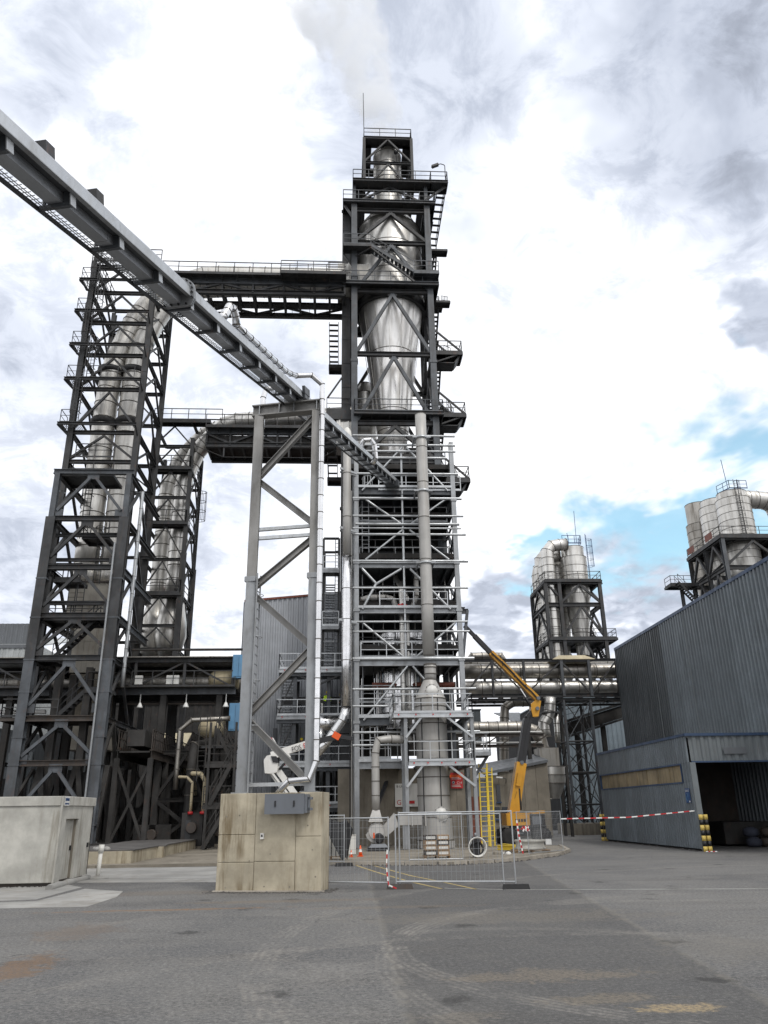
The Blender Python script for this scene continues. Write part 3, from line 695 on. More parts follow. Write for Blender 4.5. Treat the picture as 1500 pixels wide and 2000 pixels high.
# walkway on the far side
kb(-.44, -.405, LB, LF, -.41, -.33, 'stringer', 'dark_steel')
m = MB(); l = LB
while l < LF:
    m.bar(K(-.405, l, -.33), K(-.25, l, -.33), .012, .012); l += .12
for s in (-.36, -.31): m.bar(K(s, LB, -.33), K(s, LF, -.33), .012, .012)
m.build('walkway_mesh', 'galvanised_bright', cv)
# bolted flange joint
m = MB(); poly = [K(-.42, LJ, -.38), K(.27, LJ, -.38), K(.36, LJ, -.23), K(.36, LJ, .03)] + [K(.36 * cos(pi * j / 10), LJ, .03 + .27 * sin(pi * j / 10)) for j in range(1, 10)] + [K(-.36, LJ, .03), K(-.38, LJ, -.2)]
m.prism(poly, CD * .05); m.prism([p + CD * .07 for p in poly], CD * .05); fj = m.build('joint_flange', 'galvanised', cv)
for q in [K(.32 * cos(pi * j / 7), LJ, .03 + .235 * sin(pi * j / 7)) for j in range(8)] + [K(s, LJ, -.345) for s in (-.36, -.2, -.02, .17)] + [K(.32, LJ, n) for n in (-.2, -.08)]: mem(fj, 'bolt', q - CD * .05, q + CD * .16, .045, .045, 'black_paint', 'rod')
for px, l in ((0, -16.2), (1, -14.6)):
    m = MB(); m.hexa([K(s, l + b, n) for n in (.1, .40) for s, b in ((-.13, 0), (.16, 0), (.16, .26), (-.13, .26))]); m.build('vent_box', 'dark_steel', cv)
# bearing cradle where it crosses the trestle
kb(-.36, .38, -.4, .25, -.20, -.05, 'cradle', 'blue_grey_steel'); kb(.30, .40, -.45, .3, -.05, .22, 'cradle_arm', 'blue_grey_steel')
kb(-.45, .36, .0, .25, -.50, -.40, 'cradle_beam', 'blue_grey_steel'); kb(-.48, -.4, -.15, .3, -.40, .0, 'cradle_arm', 'blue_grey_steel')
kb(-.45, .45, LF - 1.2, LF + .1, -.5, -.1, 'head_chute', 'blue_grey_steel')
# spiral duct from the block up the trestle and along the conveyor
sp = thing('spiral_duct', 'slim shiny spiral-wound duct running from the block up beside the trestle and along the conveyor', 'duct', T(1.75, .1, bz))
ptop = T(trr + .26, TB - .26, zz(612, 741, 24.9))
pth = [T(1.72, .12, bz - .02), T(1.72, .12, bz + .32), T(trr + .26, .14, bz + .36), T(trr + .26, TB - .26, bz + .9), ptop, K(.18, -.95, .46), K(.17, -2.0, .33), K(.17, -7.1, .31)]
duct(sp, fillet(pth, .35, 6), .095, 'foil', .62, 12, bead=.012)
vs = thing('vent_spout', 'short bright foil vent bend on the conveyor roof feeding the spiral duct', 'vent', K(.1, -8, .2))
duct(vs, fillet([K(-.02, -7.95, .18), K(.12, -7.72, .42), K(.14, -7.6, .66), K(.18, -7.38, .74), K(.19, -7.2, .56), K(.17, -7.1, .31)], .14, 5), .115, 'foil', .22, 12, bead=.01)
sp2 = thing('spiral_duct', 'short spiral duct bend dropping behind the left leg of the trestle', 'duct', T(tl, TB + .2, ztop))
duct(sp2, fillet([T(tl - .0, TB + .3, ztop - .3), T(tl, TB + .3, zz(497, 757, 25.6)), T(tl + .45, TB + .5, zz(520, 753, 25.6))], .3, 6), .10, 'foil', .4, 12, bead=.012)
sp3 = thing('insulated_bend', 'bright insulated pipe bend hooking over the upper conveyor', 'pipe', K(.6, 11, 0))
duct(sp3, fillet([K(.1, 12.6, .2), K(.2, 12.6, .55), K(.75, 12.8, .6), K(.8, 12.8, -.6), K(.6, 12.8, -.75)], .35, 6), .14, 'foil', .4, 12, bead=.012)
# ================================================================== FENCES
def fence(name, label, a, b, h=2.0, ang=None, group=None, lean=0, mesh=True, dz=.0):
    a, b = V(a), V(b); d = (b - a).normalized(); n = V((-d.y, d.x, 0)); t = thing(name, label, 'fence panel', a, group); up = (UP + n * lean).normalized()
    for p in (a, b): mem(t, 'post', p + UP * .06, p + up * h, .042, .042, 'galvanised_bright', 'pipe')
    for z in (.18, h - .03): mem(t, 'rail', a + up * z, b + up * z, .04, .04, 'galvanised_bright', 'pipe')
    if mesh:
        m = MB(); L_ = (b - a).length; k = int(L_ / .13)
        for i in range(1, k):
            p = a + d * L_ * i / k; m.bar(p + up * .18, p + up * (h - .03), .0075, .0075)
        for z in (.45, .75, 1.05, 1.35, 1.65, 1.85): m.bar(a + up * z, b + up * z, .0075, .0075)
        m.build('wire_mesh', 'galvanised', t)
    return t
def foot(p, label, d=V((1, 0, 0)), mat='black_rubber'):
    n = V((-d.y, d.x, 0)); t = thing('fence_foot', label, 'fence foot', p)
    m = MB(); A = [p - d * .38 - n * .11, p + d * .38 - n * .11, p + d * .38 + n * .11, p - d * .38 + n * .11]; B = [p - d * .35 - n * .085, p + d * .35 - n * .085, p + d * .35 + n * .085, p - d * .35 + n * .085]
    m.hexa(A + [q + UP * .13 for q in B]); m.build('block', mat, t)
    for s in (-.2, .0, .2):
        m = MB(); q = p + d * s + UP * .1305; m.hexa([q - d * .05 - n * .03, q + d * .05 - n * .03, q + d * .05 + n * .03, q - d * .05 + n * .03] + [r + UP * .006 for r in (q - d * .05 - n * .03, q + d * .05 - n * .03, q + d * .05 + n * .03, q - d * .05 + n * .03)]); m.build('socket', 'black_paint', t)
g0 = gr(636, 1728); g1 = gr(776, 1740); g2 = gr(790, 1738); g3 = gr(998, 1735); g3b = gr(1013, 1737)
fence('mesh_fence', 'galvanised mesh fence panel hanging between the concrete block and the taped post', V((-.45, 25.4, 0)), V((1.40, 24.7, 0)), 1.95, group=None)
fence('mesh_fence', 'long galvanised mesh fence panel on a dark rubber foot in the yard', V((1.62, 24.9, 0)), V((4.68, 24.35, 0)), 2.02)
t = fence('mesh_fence', 'leaning edge of a second mesh panel folded against the long one', V((1.75, 25.15, 0)), V((4.98, 24.15, 0)), 2.08, mesh=False)
foot(V((4.95, 24.0, 0)), 'black recycled-rubber foot under the outer end of the long fence panel', V((1, -.1, 0)).normalized())
foot(V((1.72, 24.8, 0)), 'brown-stained rubber foot beside the taped fence post', V((1, 0, 0)), 'brown_steel')
# red and white tape hung on the post
def tape(name, label, pts, w=.07, seg=.16, sag=0):
    P = resample([V(p) for p in pts], seg); t = thing(name, label, 'barrier tape', P[0])
    for i, (a, b) in enumerate(zip(P, P[1:])):
        m = MB(); m.bar(a, b, .006, w); m.build('stripe', 'red_paint' if i % 2 else 'white_paint', t)
    return t
q = V((1.36, 24.66, 0))
tape('barrier_tape', 'red and white tape hanging down the fence post beside the block', [q + V((0, 0, 1.05)), q + V((-.03, -.02, .6)), q + V((.02, 0, .12)), q + V((.25, -.05, .03))], .04, .12)
# far fence round the lift
fz = [gr(912, 1684), gr(1022, 1678), gr(1073, 1664), gr(1100, 1666)]
fa, fb, fc = at(1022, 1678, 38.5), at(1066, 1660, 45), gr(1101, 1668)
def G0(p, z=0): return V((p.x, p.y, z))
fence('mesh_fence', 'mesh fence panel standing on the kerb in front of the yellow lift', G0(gr(1034, 1675), .0), G0(gr(1101, 1668)), 2.0)
fence('mesh_fence', 'mesh fence panel receding towards the yellow ladders', G0(gr(1014, 1672)), G0(gr(1060, 1664)), 2.0)
fence('mesh_fence', 'dull mesh fence panel in front of the steel vessel skirt', G0(gr(800, 1688)), G0(gr(905, 1686)), 2.0)
fence('mesh_fence', 'mesh fence panel by the black tarpaulin behind the block', G0(gr(560, 1690)), G0(gr(672, 1692)), 2.0)
foot(G0(gr(672, 1692)), 'grey rubber foot under the fence by the black tarpaulin'); foot(G0(gr(905, 1688)), 'worn rubber foot on the kerb before the vessel')
pA = gr(1101, 1668) + UP * 1.62; pB = V((18.0, 41.4, 1.9))
tape('barrier_tape', 'long red and white tape strung from the mesh fence to the striped dock post', [pA, pA.lerp(pB, .5) - UP * .12, pB], .055, .3)
# ================================================================== LEFT DUCT TOWER
DS, BG, SO = 'dark_steel', 'blue_grey_steel', 'sooty_steel'
def gusset(parent, p, w, h, mat, d=V((0, -1, 0)), t=.03):
    "bolted gusset plate standing in the u-z plane"
    m = MB(); m.box((p.x - w / 2, p.y - t / 2, p.z - h), (p.x + w / 2, p.y + t / 2, p.z)); return m.build('gusset_plate', mat, parent)
lt = thing('duct_tower', 'tall dark steel lattice tower with caged ladders carrying twin steel ducts', 'tower', (-17.2, 54.5, 0))
LU, RU = -19.55, -14.7
# front bay: heavy columns up to 20.8 m / 24.3 m, beams and inverted-V braces
za, zb = .6, 24.2
segs = [(.6, 5.0), (5.04, 11.3), (11.34, 14.0), (14.04, 20.9)]
for u in (LU, RU):
    for z0, z1 in segs: mem(lt, 'column', (u, 50, z0), (u, 50, z1), .62, .55, BG if z1 < 12 else DS, 'H')
    for z in (1.6, 5.0, 6.6, 9.3, 11.3, 14.0, 16.6):
        m = MB(); m.box((u - .34, 49.70, z - .05), (u + .34, 50.3, z + .04)); m.build('splice_plate', BG, lt)
    mem(lt, 'column', (u, 50, 20.9), (u, 50, 24.1), .36, .36, BG, 'H')
FZ = [5.1, 7.71, 11.43, 14.17, 17.41, 20.83, 24.27]
for z in FZ: mem(lt, 'beam', (LU - (.3 if z > 24 else 0), 49.98, z), (RU + (.3 if z > 24 else 0), 49.98, z), .3, .34, 'brown_steel' if z in (5.1, 7.71) else BG if z == 24.27 else DS, 'H')
for z in (19.95, 18.2, 15.2): mem(lt, 'beam', (LU, 50.9, z), (RU, 50.9, z), .2, .22, DS, 'H')
for i, (z0, z1) in enumerate(zip([2.2, 5.5, 8.5, 12.0, 14.8, 18.1, 21.4], FZ)):
    mid = V(((LU + RU) / 2, 49.95, z1 - .45)); mat = BG if i < 3 or i == 6 else DS
    gusset(lt, mid + V((0, 0, .4)), .8, .5, mat)
    for u, s in ((LU, 1), (RU, -1)):
        mem(lt, 'brace', (u + s * .3, 49.95, z0), mid + V((-s * .18, 0, 0)), .19, .19, mat, 'box'); gusset(lt, V((u + s * .45, 49.95, z0 + .1)), .5, .55, mat)
# rows behind
UL, UR, V0, V1 = -20.25, -15.35, 53.0, 59.0
for u in (UL, UR):
    for v, top in ((V0, 44.4), (V1, 43.6)):
        for z0, z1 in ((.6, 12), (12.03, 24), (24.03, 34), (34.03, top)): mem(lt, 'column', (u, v, z0), (u, v, z1), .42 if v == V0 else .36, .40, DS, 'H')
UZ = [26.42, 28.82, 32.51, 35.52, 38.49, 41.36, 43.9]
for z in UZ:
    for v in (V0, V1): mem(lt, 'beam', (UL, v - .02, z), (UR, v - .02, z), .24, .28, DS, 'H')
    for u in (UL, UR): mem(lt, 'beam', (u, V0, z), (u, V1, z), .24, .28, DS, 'H')
for z0, z1 in zip(UZ, UZ[1:]):
    for v in (V0, V1):
        mid = V(((UL + UR) / 2, v, z1 - .25))
        for u in (UL, UR): mem(lt, 'brace', (u, v, z0 + .15), mid, .15 if v == V0 else .11, .15 if v == V0 else .11, DS, 'box')
    for u in (UL, UR):
        mid = V((u, (V0 + V1) / 2, z1 - .25))
        for v in (V0, V1): mem(lt, 'brace', (u, v, z0 + .15), mid, .14, .14, DS, 'box')
# side faces of the lower bay
for u in (LU, RU):
    for z in (7.71, 11.43, 14.17, 17.41, 20.83, 24.2):
        mem(lt, 'beam', (u, 50, z), (u, 59, z), .28, .5 if u == RU and 13 < z < 18 else .34, BG if u == RU and 13 < z < 18 else DS, 'H')
    for z0, z1 in zip([2.2] + FZ, FZ):
        for a, b in ((50, 53), (56, 53)):
            mem(lt, 'brace', (u, a, z0 + .2), (u, b, z1 - .2), .17, .17, DS if z1 > 8 else SO, 'box')
for v in (53.2, 58.6):
    for z in FZ[1::2]: mem(lt, 'beam', (LU, v, z), (RU, v, z), .2, .22, DS, 'H')
# heavy raking legs under the hopper
for v in (50.6, 53.4, 56.2, 59):
    for a, b in ((-19.0, -18.2), (-17.6, -18.2), (-16.9, -16.1), (-15.2, -16.0)): mem(lt, 'raking_leg', (a, v, .6), (b, v, 5.0), .3, .3, SO, 'box')
    for u in (-18.0, -16.1): mem(lt, 'inner_post', (u, v + .5, .6), (u, v + .5, 11), .45, .45, SO, 'H')
for a, b in ((50.4, 52.0), (53.6, 52.2), (54.0, 55.6), (57.4, 55.8)):
    mem(lt, 'raking_leg', (RU + .1, a, .6), (RU + .1, b, 5.0), .3, .3, SO, 'box'); mem(lt, 'raking_leg', (RU + .1, a, 5.1), (RU + .1, b, 7.6), .22, .22, SO, 'box')
m = MB(); m.box((RU - 1, 49.4, .52), (RU + 1.2, 51, .6)); m.build('sole_plate', SO, lt)
# platforms, railings and caged ladders up the left side
for i, z in enumerate((29.2, 33.0, 36.04, 39.12, 42.07)):
    deck(lt, UL - .6, UL + 1.0, V0 - .85, V0 + .5, z, DS, .14, grate=True, beams=False); mem(lt, 'platform_edge', (UL - .75, V0 - .95, z - .1), (UR + .1, V0 - .95, z - .1), .12, .24, DS, 'U')
    railing(lt, [(UL - .6, V0 + .5, z), (UL - .6, V0 - .85, z), (UL + (.4 if i != 1 else 4.4), V0 - .85, z)], DS, r=.02)
    for s, dv in ((-.7, 0), (4.95, 0)): mem(lt, 'bracket', (UL + s, V0 - .9, z - .2), (UL + max(0, s), V0, z - .8), .1, .1, DS, 'box')
    cage_ladder(lt, (UL + .35 + .6 * (i % 2), V0 - .5, z), 3.6 if i < 4 else 3.9, DS, face=(0, -1, 0), c0=.9)

deck(lt, UL - .1, UR + .4, V0 - .2, V0 + 1.0, 44.55, DS, .2, grate=True, beams=False); railing(lt, [(UL - .1, V1, 44.55), (UL - .1, V0 - .15, 44.55), (UR + .4, V0 - .15, 44.55)], DS)
mem(lt, 'mast', (UL + .4, V0 + .3, 44.5), (UL + .2, V0 + .3, 47.0), .06, .06, DS, 'rod')
deck(lt, LU - .1, LU + 3.6, 50.4, 52.6, 24.32, DS, .2); railing(lt, [(LU + .6, 50.9, 24.35), (LU + 3.4, 50.9, 24.35)], DS); railing(lt, [(UL + .7, 52.6, 26.6), (UL + 3.5, 52.6, 26.6)], DS)
for z, u0 in ((19.95, -17.7), (16.9, -19.2)):
    deck(lt, u0, u0 + 1.7, 51, 52.6, z, DS); railing(lt, [(u0, 52.5, z), (u0, 51.05, z), (u0 + 1.7, 51.05, z)], DS); cage_ladder(lt, (u0 + 1.1, 51.6, z - 3.2), 4.4, DS, c0=3.0)
cage_ladder(lt, (-17.9, 51.7, 20), 4.2, DS); cage_ladder(lt, (-17.4, 51.2, 13.9), 3.4, DS, cage=False, name='ladder')
deck(lt, LU - .1, RU, 51.0, 53, 14.3, DS); railing(lt, [(LU + .2, 52.4, 14.3), (LU + .2, 51.1, 14.3), (RU - .2, 51.1, 14.3)], DS)
stair(lt, (-18.7, 51.6, 11.6), (-16.2, 51.6, 14.25), .8, DS); deck(lt, LU - .5, LU + 1.2, 51, 52.6, 11.6, DS)
deck(lt, LU - 1.5, RU, 50.4, 53, 7.85, 'brown_steel'); railing(lt, [(LU - 1.4, 52.8, 7.85), (LU - 1.4, 50.3, 7.85), (LU - .4, 50.3, 7.85)], DS); railing(lt, [(LU + .5, 50.5, 7.85), (LU + 1.9, 50.5, 7.85)], DS)
stair(lt, (-17.9, 51.4, 7.9), (-16.2, 51.4, 9.6), .8, DS); deck(lt, -16.2, RU, 50.8, 52.2, 9.6, DS); railing(lt, [(-16.2, 50.85, 9.6), (RU - .2, 50.85, 9.6)], DS)
mem(lt, 'corner_pipe', (RU - .36, 49.6, .6), (RU - .36, 49.6, 19.0), .13, .13, 'galvanised', 'pipe')
# hopper house: plated box under the ducts
hp = thing('hopper', 'stained off-white plated hopper box inside the duct tower', 'hopper', (-17.9, 56, 1))
def plate_box(par, u0, u1, v0, v1, z0, z1, nz, nu, mat):
    m = MB(); m.box((u0 + .03, v0 + .03, z0), (u1 - .03, v1 - .03, z1)); m.build('shell', mat, par)
    for i in range(nz):
        for j in range(nu):
            a, b = u0 + (u1 - u0) * j / nu, u0 + (u1 - u0) * (j + 1) / nu; c, d = z0 + (z1 - z0) * i / nz, z0 + (z1 - z0) * (i + 1) / nz
            m = MB(); m.box((a + .012, v0 - .005, c + .012), (b - .012, v0 + .028, d - .012)); m.build('plate', mat, par)
    for i in range(nz):
        c, d = z0 + (z1 - z0) * i / nz, z0 + (z1 - z0) * (i + 1) / nz
        m = MB(); m.box((u1 - .028, v0 + .03, c + .012), (u1 + .005, v1, d - .012)); m.build('side_plate', mat, par)
plate_box(hp, -19.4, -16.5, 54.6, 57.4, 14.6, 17.7, 2, 1, 'hopper_grey')
plate_box(hp, -18.7, -16.35, 54.7, 57.3, 11.3, 14.5, 3, 3, 'hopper_grey'); plate_box(hp, -18.6, -16.0, 54.7, 57.3, 8.4, 11.2, 2, 2, 'concrete_old'); plate_box(hp, -18.3, -15.6, 54.7, 57.2, 6.2, 8.3, 1, 3, 'hopper_grey')
for z in (17.72, 16.1): mem(hp, 'stiffener', (-19.45, 54.5, z), (-16.45, 54.5, z), .1, .12, 'brown_steel', 'box')
# twin ducts
td = thing('twin_duct', 'stained stainless duct rising through the tower, nearer the caged ladders', 'duct', (-19.1, 56, 17.7))
pa = fillet([(-18.9, 56, 19.4), (-18.95, 56, 33), (-18.75, 56, 36.5), (-17.6, 56.3, 41), (-16.0, 56.6, 44.2), (-12, 56.8, 46.2), (1.2, 56.8, 46.2)], 3.2, 6)
duct(td, pa, .88, 'stained_duct', 1.35)
m = MB(); m.lathe([(.95, 17.75), (.90, 19.4)], (-18.9, 56, 0), 24); m.build('transition', 'stained_duct', td)
te = thing('twin_duct', 'stained stainless duct rising through the tower, farther from the caged ladders', 'duct', (-17.2, 56, 17.7))
pb = fillet([(-17.0, 56, 19.4), (-17.02, 56, 33), (-16.95, 56, 37.5), (-15.6, 56, 41.6), (-13.2, 56, 44.2), (-10, 56, 44.5), (1.2, 56, 44.5)], 3.0, 6)
duct(te, pb, .88, 'stained_duct', 1.35)
m = MB(); m.lathe([(.95, 17.75), (.90, 19.4)], (-17.0, 56, 0), 24); m.build('transition', 'stained_duct', te)
for par, u in ((td, -18.93), (te, -17.02)):
    for z in (30.9, 35.6): m = MB(); m.lathe([(.89, z), (1.02, z + .05), (1.02, z + .45), (.89, z + .5)], (u, 56, 0), 24); m.build('expansion_joint', 'black_rubber', par)
sp_ = thing('foil_pipe', 'thin bright insulated pipe running down the side of the duct tower', 'pipe', (-14.4, 52, 9.9))
duct(sp_, fillet([(-15.0, 53.2, 24.0), (-14.35, 52.4, 24.1), (-14.35, 52.4, 23), (-14.35, 52.4, 9.95)], .25, 4), .13, 'galvanised_bright', 1.3, 10, bead=.012)
# ================================================================== SECOND, SMALLER DUCT TOWER
mt2 = thing('small_duct_tower', 'slimmer dark lattice tower with bent ducts standing beside the tall duct tower', 'tower', (-14.5, 63, 0))
MU0, MU1, MV0, MV1 = -16.2, -12.9, 61, 65.5
for u in (MU0, MU1):
    for v in (MV0, MV1):
        for z0, z1, w in ((0, 13, .4), (13.03, 22, .5 if u == MU0 else .42), (22.03, 32.4, .3)): mem(mt2, 'column', (u, v, z0), (u, v, z1), w, w, DS, 'H')
MZ = [zz(340, y, MV0) for y in (1268, 1222, 1163, 1093, 1025, 972, 918, 872, 830)]
for i, z in enumerate(MZ):
    for v in (MV0, MV1): mem(mt2, 'beam', (MU0, v - .02, z), (MU1, v - .02, z), .2, .24, DS, 'H')
    for u in (MU0, MU1): mem(mt2, 'beam', (u, MV0, z), (u, MV1, z), .2, .24, DS, 'H')
for z0, z1 in zip(MZ, MZ[1:]):
    for v in (MV0,):
        for u in (MU0, MU1): mem(mt2, 'brace', (u, v, z0), ((MU0 + MU1) / 2, v, z1 - .15), .11, .11, DS, 'box')
    for u in (MU1,):
        for v in (MV0, MV1): mem(mt2, 'brace', (u, v, z0), (u, (MV0 + MV1) / 2, z1 - .15), .11, .11, DS, 'box')
for k in (2, 4, 6):
    z = MZ[k] + .15; deck(mt2, MU0 - .1, MU1 + .1, MV0 - .3, MV0 + .8, z, DS, .2); railing(mt2, [(MU0, MV0 - .25, z), (MU1, MV0 - .25, z), (MU1 + .05, MV1, z)], DS)
cage_ladder(mt2, (MU1 + .1, MV1 - .8, 24), 5, DS, face=(1, 0, 0))
zt = zz(380, 828, 60.5)
for k, (u, v, zb2, lab, rr) in enumerate(((-15.35, 63.8, 20.0, 'bent stainless duct curving out of the slim tower, back one of two', .7), (-13.75, 62.6, 20.0, 'bent stainless duct curving out of the slim tower, front one of two', .74))):
    t = thing('bent_duct', lab, 'duct', (u, v, zb2)); zc = zt + .62 + .1 * k
    duct(t, fillet([(u, v, zb2 - 1), (u, v, zc - 5.2), (u + .9, v, zc - 2.4), (u + 3.6, v - 1.2, zc), (1.2, 60.9 - k * 1.1, zc)], 2.6, 6), rr, 'stainless' if k else 'stained_duct', 1.15, 20)
    m = MB(); m.lathe([(.75, zb2 - 6.4), (1.25, zb2 - 4.6), (1.2, zb2 - 3.4), (rr, zb2 - 1.0)], (u, v, 0), 20); m.build('cone', 'stained_duct', t)
    m = MB(); m.lathe([(.72, zb2 - 9.5), (.76, zb2 - 6.42)], (u, v, 0), 20); m.build('outlet', 'old_duct', t)
# ================================================================== DUCT BRIDGES
def bridge(name, label, u0, u1, v0, v1, zdeck, zbot, nb, beam_h, closed=False, tie=False, rail_gap=None):
    t = thing(name, label, 'duct bridge', (u0, v0, zbot))
    for v in (v0, v1):
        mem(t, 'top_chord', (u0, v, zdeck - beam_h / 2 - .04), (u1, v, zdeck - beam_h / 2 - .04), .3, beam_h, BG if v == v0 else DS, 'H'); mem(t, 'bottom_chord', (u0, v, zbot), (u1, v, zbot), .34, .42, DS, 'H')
        for i in range(nb + 1):
            u = u0 + (u1 - u0) * i / nb; mem(t, 'post', (u, v, zbot), (u, v, zdeck - .4), .16, .16, DS, 'H')
            if i < nb:
                un = u0 + (u1 - u0) * (i + 1) / nb; a, b = ((u, un) if i % 2 else (un, u)); mem(t, 'diagonal', (a, v, zbot + .15), (b, v, zdeck - beam_h), .16, .16, DS, 'box')
    for i in range(nb * 2 + 1):
        u = u0 + (u1 - u0) * i / (nb * 2); mem(t, 'cross_beam', (u, v0, zbot + .1), (u, v1, zbot + .1), .18, .22, DS, 'H'); mem(t, 'cross_beam', (u, v0, zdeck - .55), (u, v1, zdeck - .55), .18, .22, DS, 'H')
    m = MB(); m.box((u0, v0 - .75, zdeck - .03), (u1, v0 + .05, zdeck)); m.box((u0, v0 - .78, zdeck - .14), (u1, v0 - .72, zdeck + .02)); m.build('walkway', DS, t)
    for i in range(nb * 2 + 1): u = u0 + (u1 - u0) * i / (nb * 2); mem(t, 'bracket', (u, v0 - .72, zdeck - .12), (u, v0 - .1, zdeck - .3), .06, .08, DS, 'box')
    railing(t, [(u0, v0 - .7, zdeck), (u1, v0 - .7, zdeck)], DS, sp=1.5); railing(t, [(u0, v1 + .2, zbot + .3), (u1, v1 + .2, zbot + .3)], DS, sp=1.5, r=.018)
    if closed:
        for i in range(nb): a, b = u0 + (u1 - u0) * i / nb, u0 + (u1 - u0) * (i + 1) / nb; m = MB(); m.box((a + .02, v0 + .2, zbot + .22), (b - .02, v1 - .2, zbot + .28)); m.build('floor_panel', SO, t); m = MB(); m.box((a + .02, v0 + .17, zbot + .3), (b - .02, v0 + .22, zdeck - beam_h - .05)); m.build('side_panel', SO, t)
    if tie:
        zq = zbot - 1.1; a, b = u0 + 1.5, u1 - 2.2; ps = [a + (b - a) * k / 3 for k in range(4)]
        for p in ps: mem(t, 'strut', (p, v0, zbot - .2), (p, v0, zq), .12, .12, DS, 'box')
        for p, q in zip([(u0 - .8, zbot - .1)] + [(p, zq) for p in ps], [(p, zq) for p in ps] + [(u1 - .6, zbot - .1)]): mem(t, 'tie_rod', (p[0], v0, p[1]), (q[0], v0, q[1]), .07, .07, DS, 'rod')
    return t
b1 = bridge('duct_bridge', 'upper truss bridge carrying two ducts high between the towers', -15.3, .1, 54.6, 57.8, zz(500, 542, 54.4), zz(500, 616, 57.8), 6, .55)
z = zz(600, 536, 53.6); deck(b1, -5.2, .2, 53.2, 54.2, z, DS); railing(b1, [(-5.2, 53.25, z), (.2, 53.25, z)], DS)
b2 = bridge('duct_bridge', 'lower closed truss bridge carrying bent ducts between the towers', -11.4, .4, 59.2, 62.2, zz(500, 838, 59), zz(500, 868, 59), 6, .4, closed=True, tie=True)
zw = zz(360, 822, 60.4); deck(b2, -16.2, -11.4, 60.2, 61.0, zw, DS, .25); railing(b2, [(-16.2, 60.25, zw), (-10.4, 60.25, zw)], DS)
# ================================================================== LOW PIPE RACK
rk = thing('pipe_rack', 'low dark pipe rack with railed walkway crossing behind the duct tower', 'pipe rack', (-18, 57, 0))
zr, zt2 = zz(340, 1345, 55), zz(340, 1290, 55)
for v in (55, 59):
    mem(rk, 'beam', (-31, v, zr - .2), (-7.3, v, zr - .2), .3, .42, BG if v == 55 else DS, 'H'); mem(rk, 'roof_beam', (-31, v, zt2), (-7.3, v, zt2), .3, .3, DS, 'H')
    for i in range(8):
        u = -31 + i * 3.35; mem(rk, 'post', (u, v, zr), (u, v, zt2), .18, .18, DS, 'H'); a, b = (u, u + 3.35) if i % 2 else (u + 3.35, u)
        if i < 7: mem(rk, 'diagonal', (a, v, zr + .1), (b, v, zt2 - .1), .12, .12, DS, 'box')
for u in (-29, -22.5, -12.2, -8.4):
    for v in (55.2, 58.8): mem(rk, 'column', (u, v, 0), (u, v, zr - .4), .4, .4, SO, 'H')
    for z in (2.6, 5.4): mem(rk, 'beam', (u, 55.2, z), (u, 58.8, z), .2, .25, SO, 'H')
for a, b in ((-12.2, -8.4),):
    for z in (3.0, 6.0): mem(rk, 'beam', (a, 55.2, z), (b, 55.2, z), .2, .25, SO, 'H')
    mem(rk, 'brace', (a, 55.2, .2), (b, 55.2, 3), .22, .22, SO, 'box'); mem(rk, 'brace', (b, 55.2, .2), (a, 55.2, 3), .22, .22, SO, 'box'); mem(rk, 'brace', (a, 55.2, 3.1), ((a + b) / 2, 55.2, 6), .2, .2, SO, 'box'); mem(rk, 'brace', (b, 55.2, 3.1), ((a + b) / 2, 55.2, 6), .2, .2, SO, 'box')
for i in range(8):
    a = -31 + i * 2.96; m = MB(); m.box((a + .01, 54.2, zr), (a + 2.95, 58.8, zr + .05)); m.build('floor_plate', SO, rk); m = MB(); m.box((a + .01, 54.6, zt2 + .16), (a + 2.95, 59.4, zt2 + .22)); m.build('roof_sheet', 'old_duct', rk)
railing(rk, [(-14.3, 54.3, zr), (-7.3, 54.3, zr)], DS); railing(rk, [(-31, 54.3, zr), (-20, 54.3, zr)], DS)
mem(rk, 'pipe', (-31, 56.4, 8.9), (-20.5, 56.4, 8.9), .3, .3, 'sign_white', 'pipe'); mem(rk, 'pipe', (-31, 56.2, 12.3), (-20, 56.2, 12.3), .16, .16, 'rust_brown', 'pipe')
mem(rk, 'pipe', (-15, 56.2, zr - .75), (-7.3, 56.2, zr - .75), .18, .18, SO, 'pipe'); mem(rk, 'pipe', (-15, 55.6, zr - .95), (-7.3, 55.6, zr - .95), .12, .12, 'brown_steel', 'pipe'); mem(rk, 'top_rail', (-15.3, 56, 13.1), (-6.6, 56, 13.1), .18, .18, SO, 'pipe')
rd = thing('rack_duct', 'wide dull duct lying along the low pipe rack', 'duct', (-25, 57.4, 10.6)); duct(rd, [(-33, 57.4, 11.0), (-6.6, 57.4, 11.0)], .72, 'old_duct', 1.9, 18)
ra = thing('rack_tank', 'short domed tan vessel on the rack walkway beside the blue cabinet', 'tank', (-8, 55.8, zr)); m = MB(); m.lathe([(.02, -1.0), (.4, -.9), (.62, -.6), (.66, 0), (.66, 1.1)], (-8.4, 56, zr + .75), 18, True, 'x'); m.build('shell', 'cream_paint', ra)
for k, (u, z, h, lab) in enumerate(((-7.1, zr + .6, 1.6, 'light-blue cabinet on the rack walkway next to the trestle'), (-7.15, zr - 2.9, 1.8, 'light-blue cabinet hanging below the rack walkway next to the trestle'))):
    t = thing('blue_cabinet', lab, 'cabinet', (u, 54.6, z)); m = MB(); m.box((u - .42, 54.3, z), (u + .42, 55, z + h)); m.build('housing', 'cyan_paint', t); m = MB(); m.box((u - .36, 54.26, z + .1), (u - .02, 54.298, z + h - .1)); m.build('door', 'cyan_paint', t); m = MB(); m.box((u + .02, 54.26, z + .1), (u + .36, 54.298, z + h - .1)); m.build('door', 'cyan_paint', t)
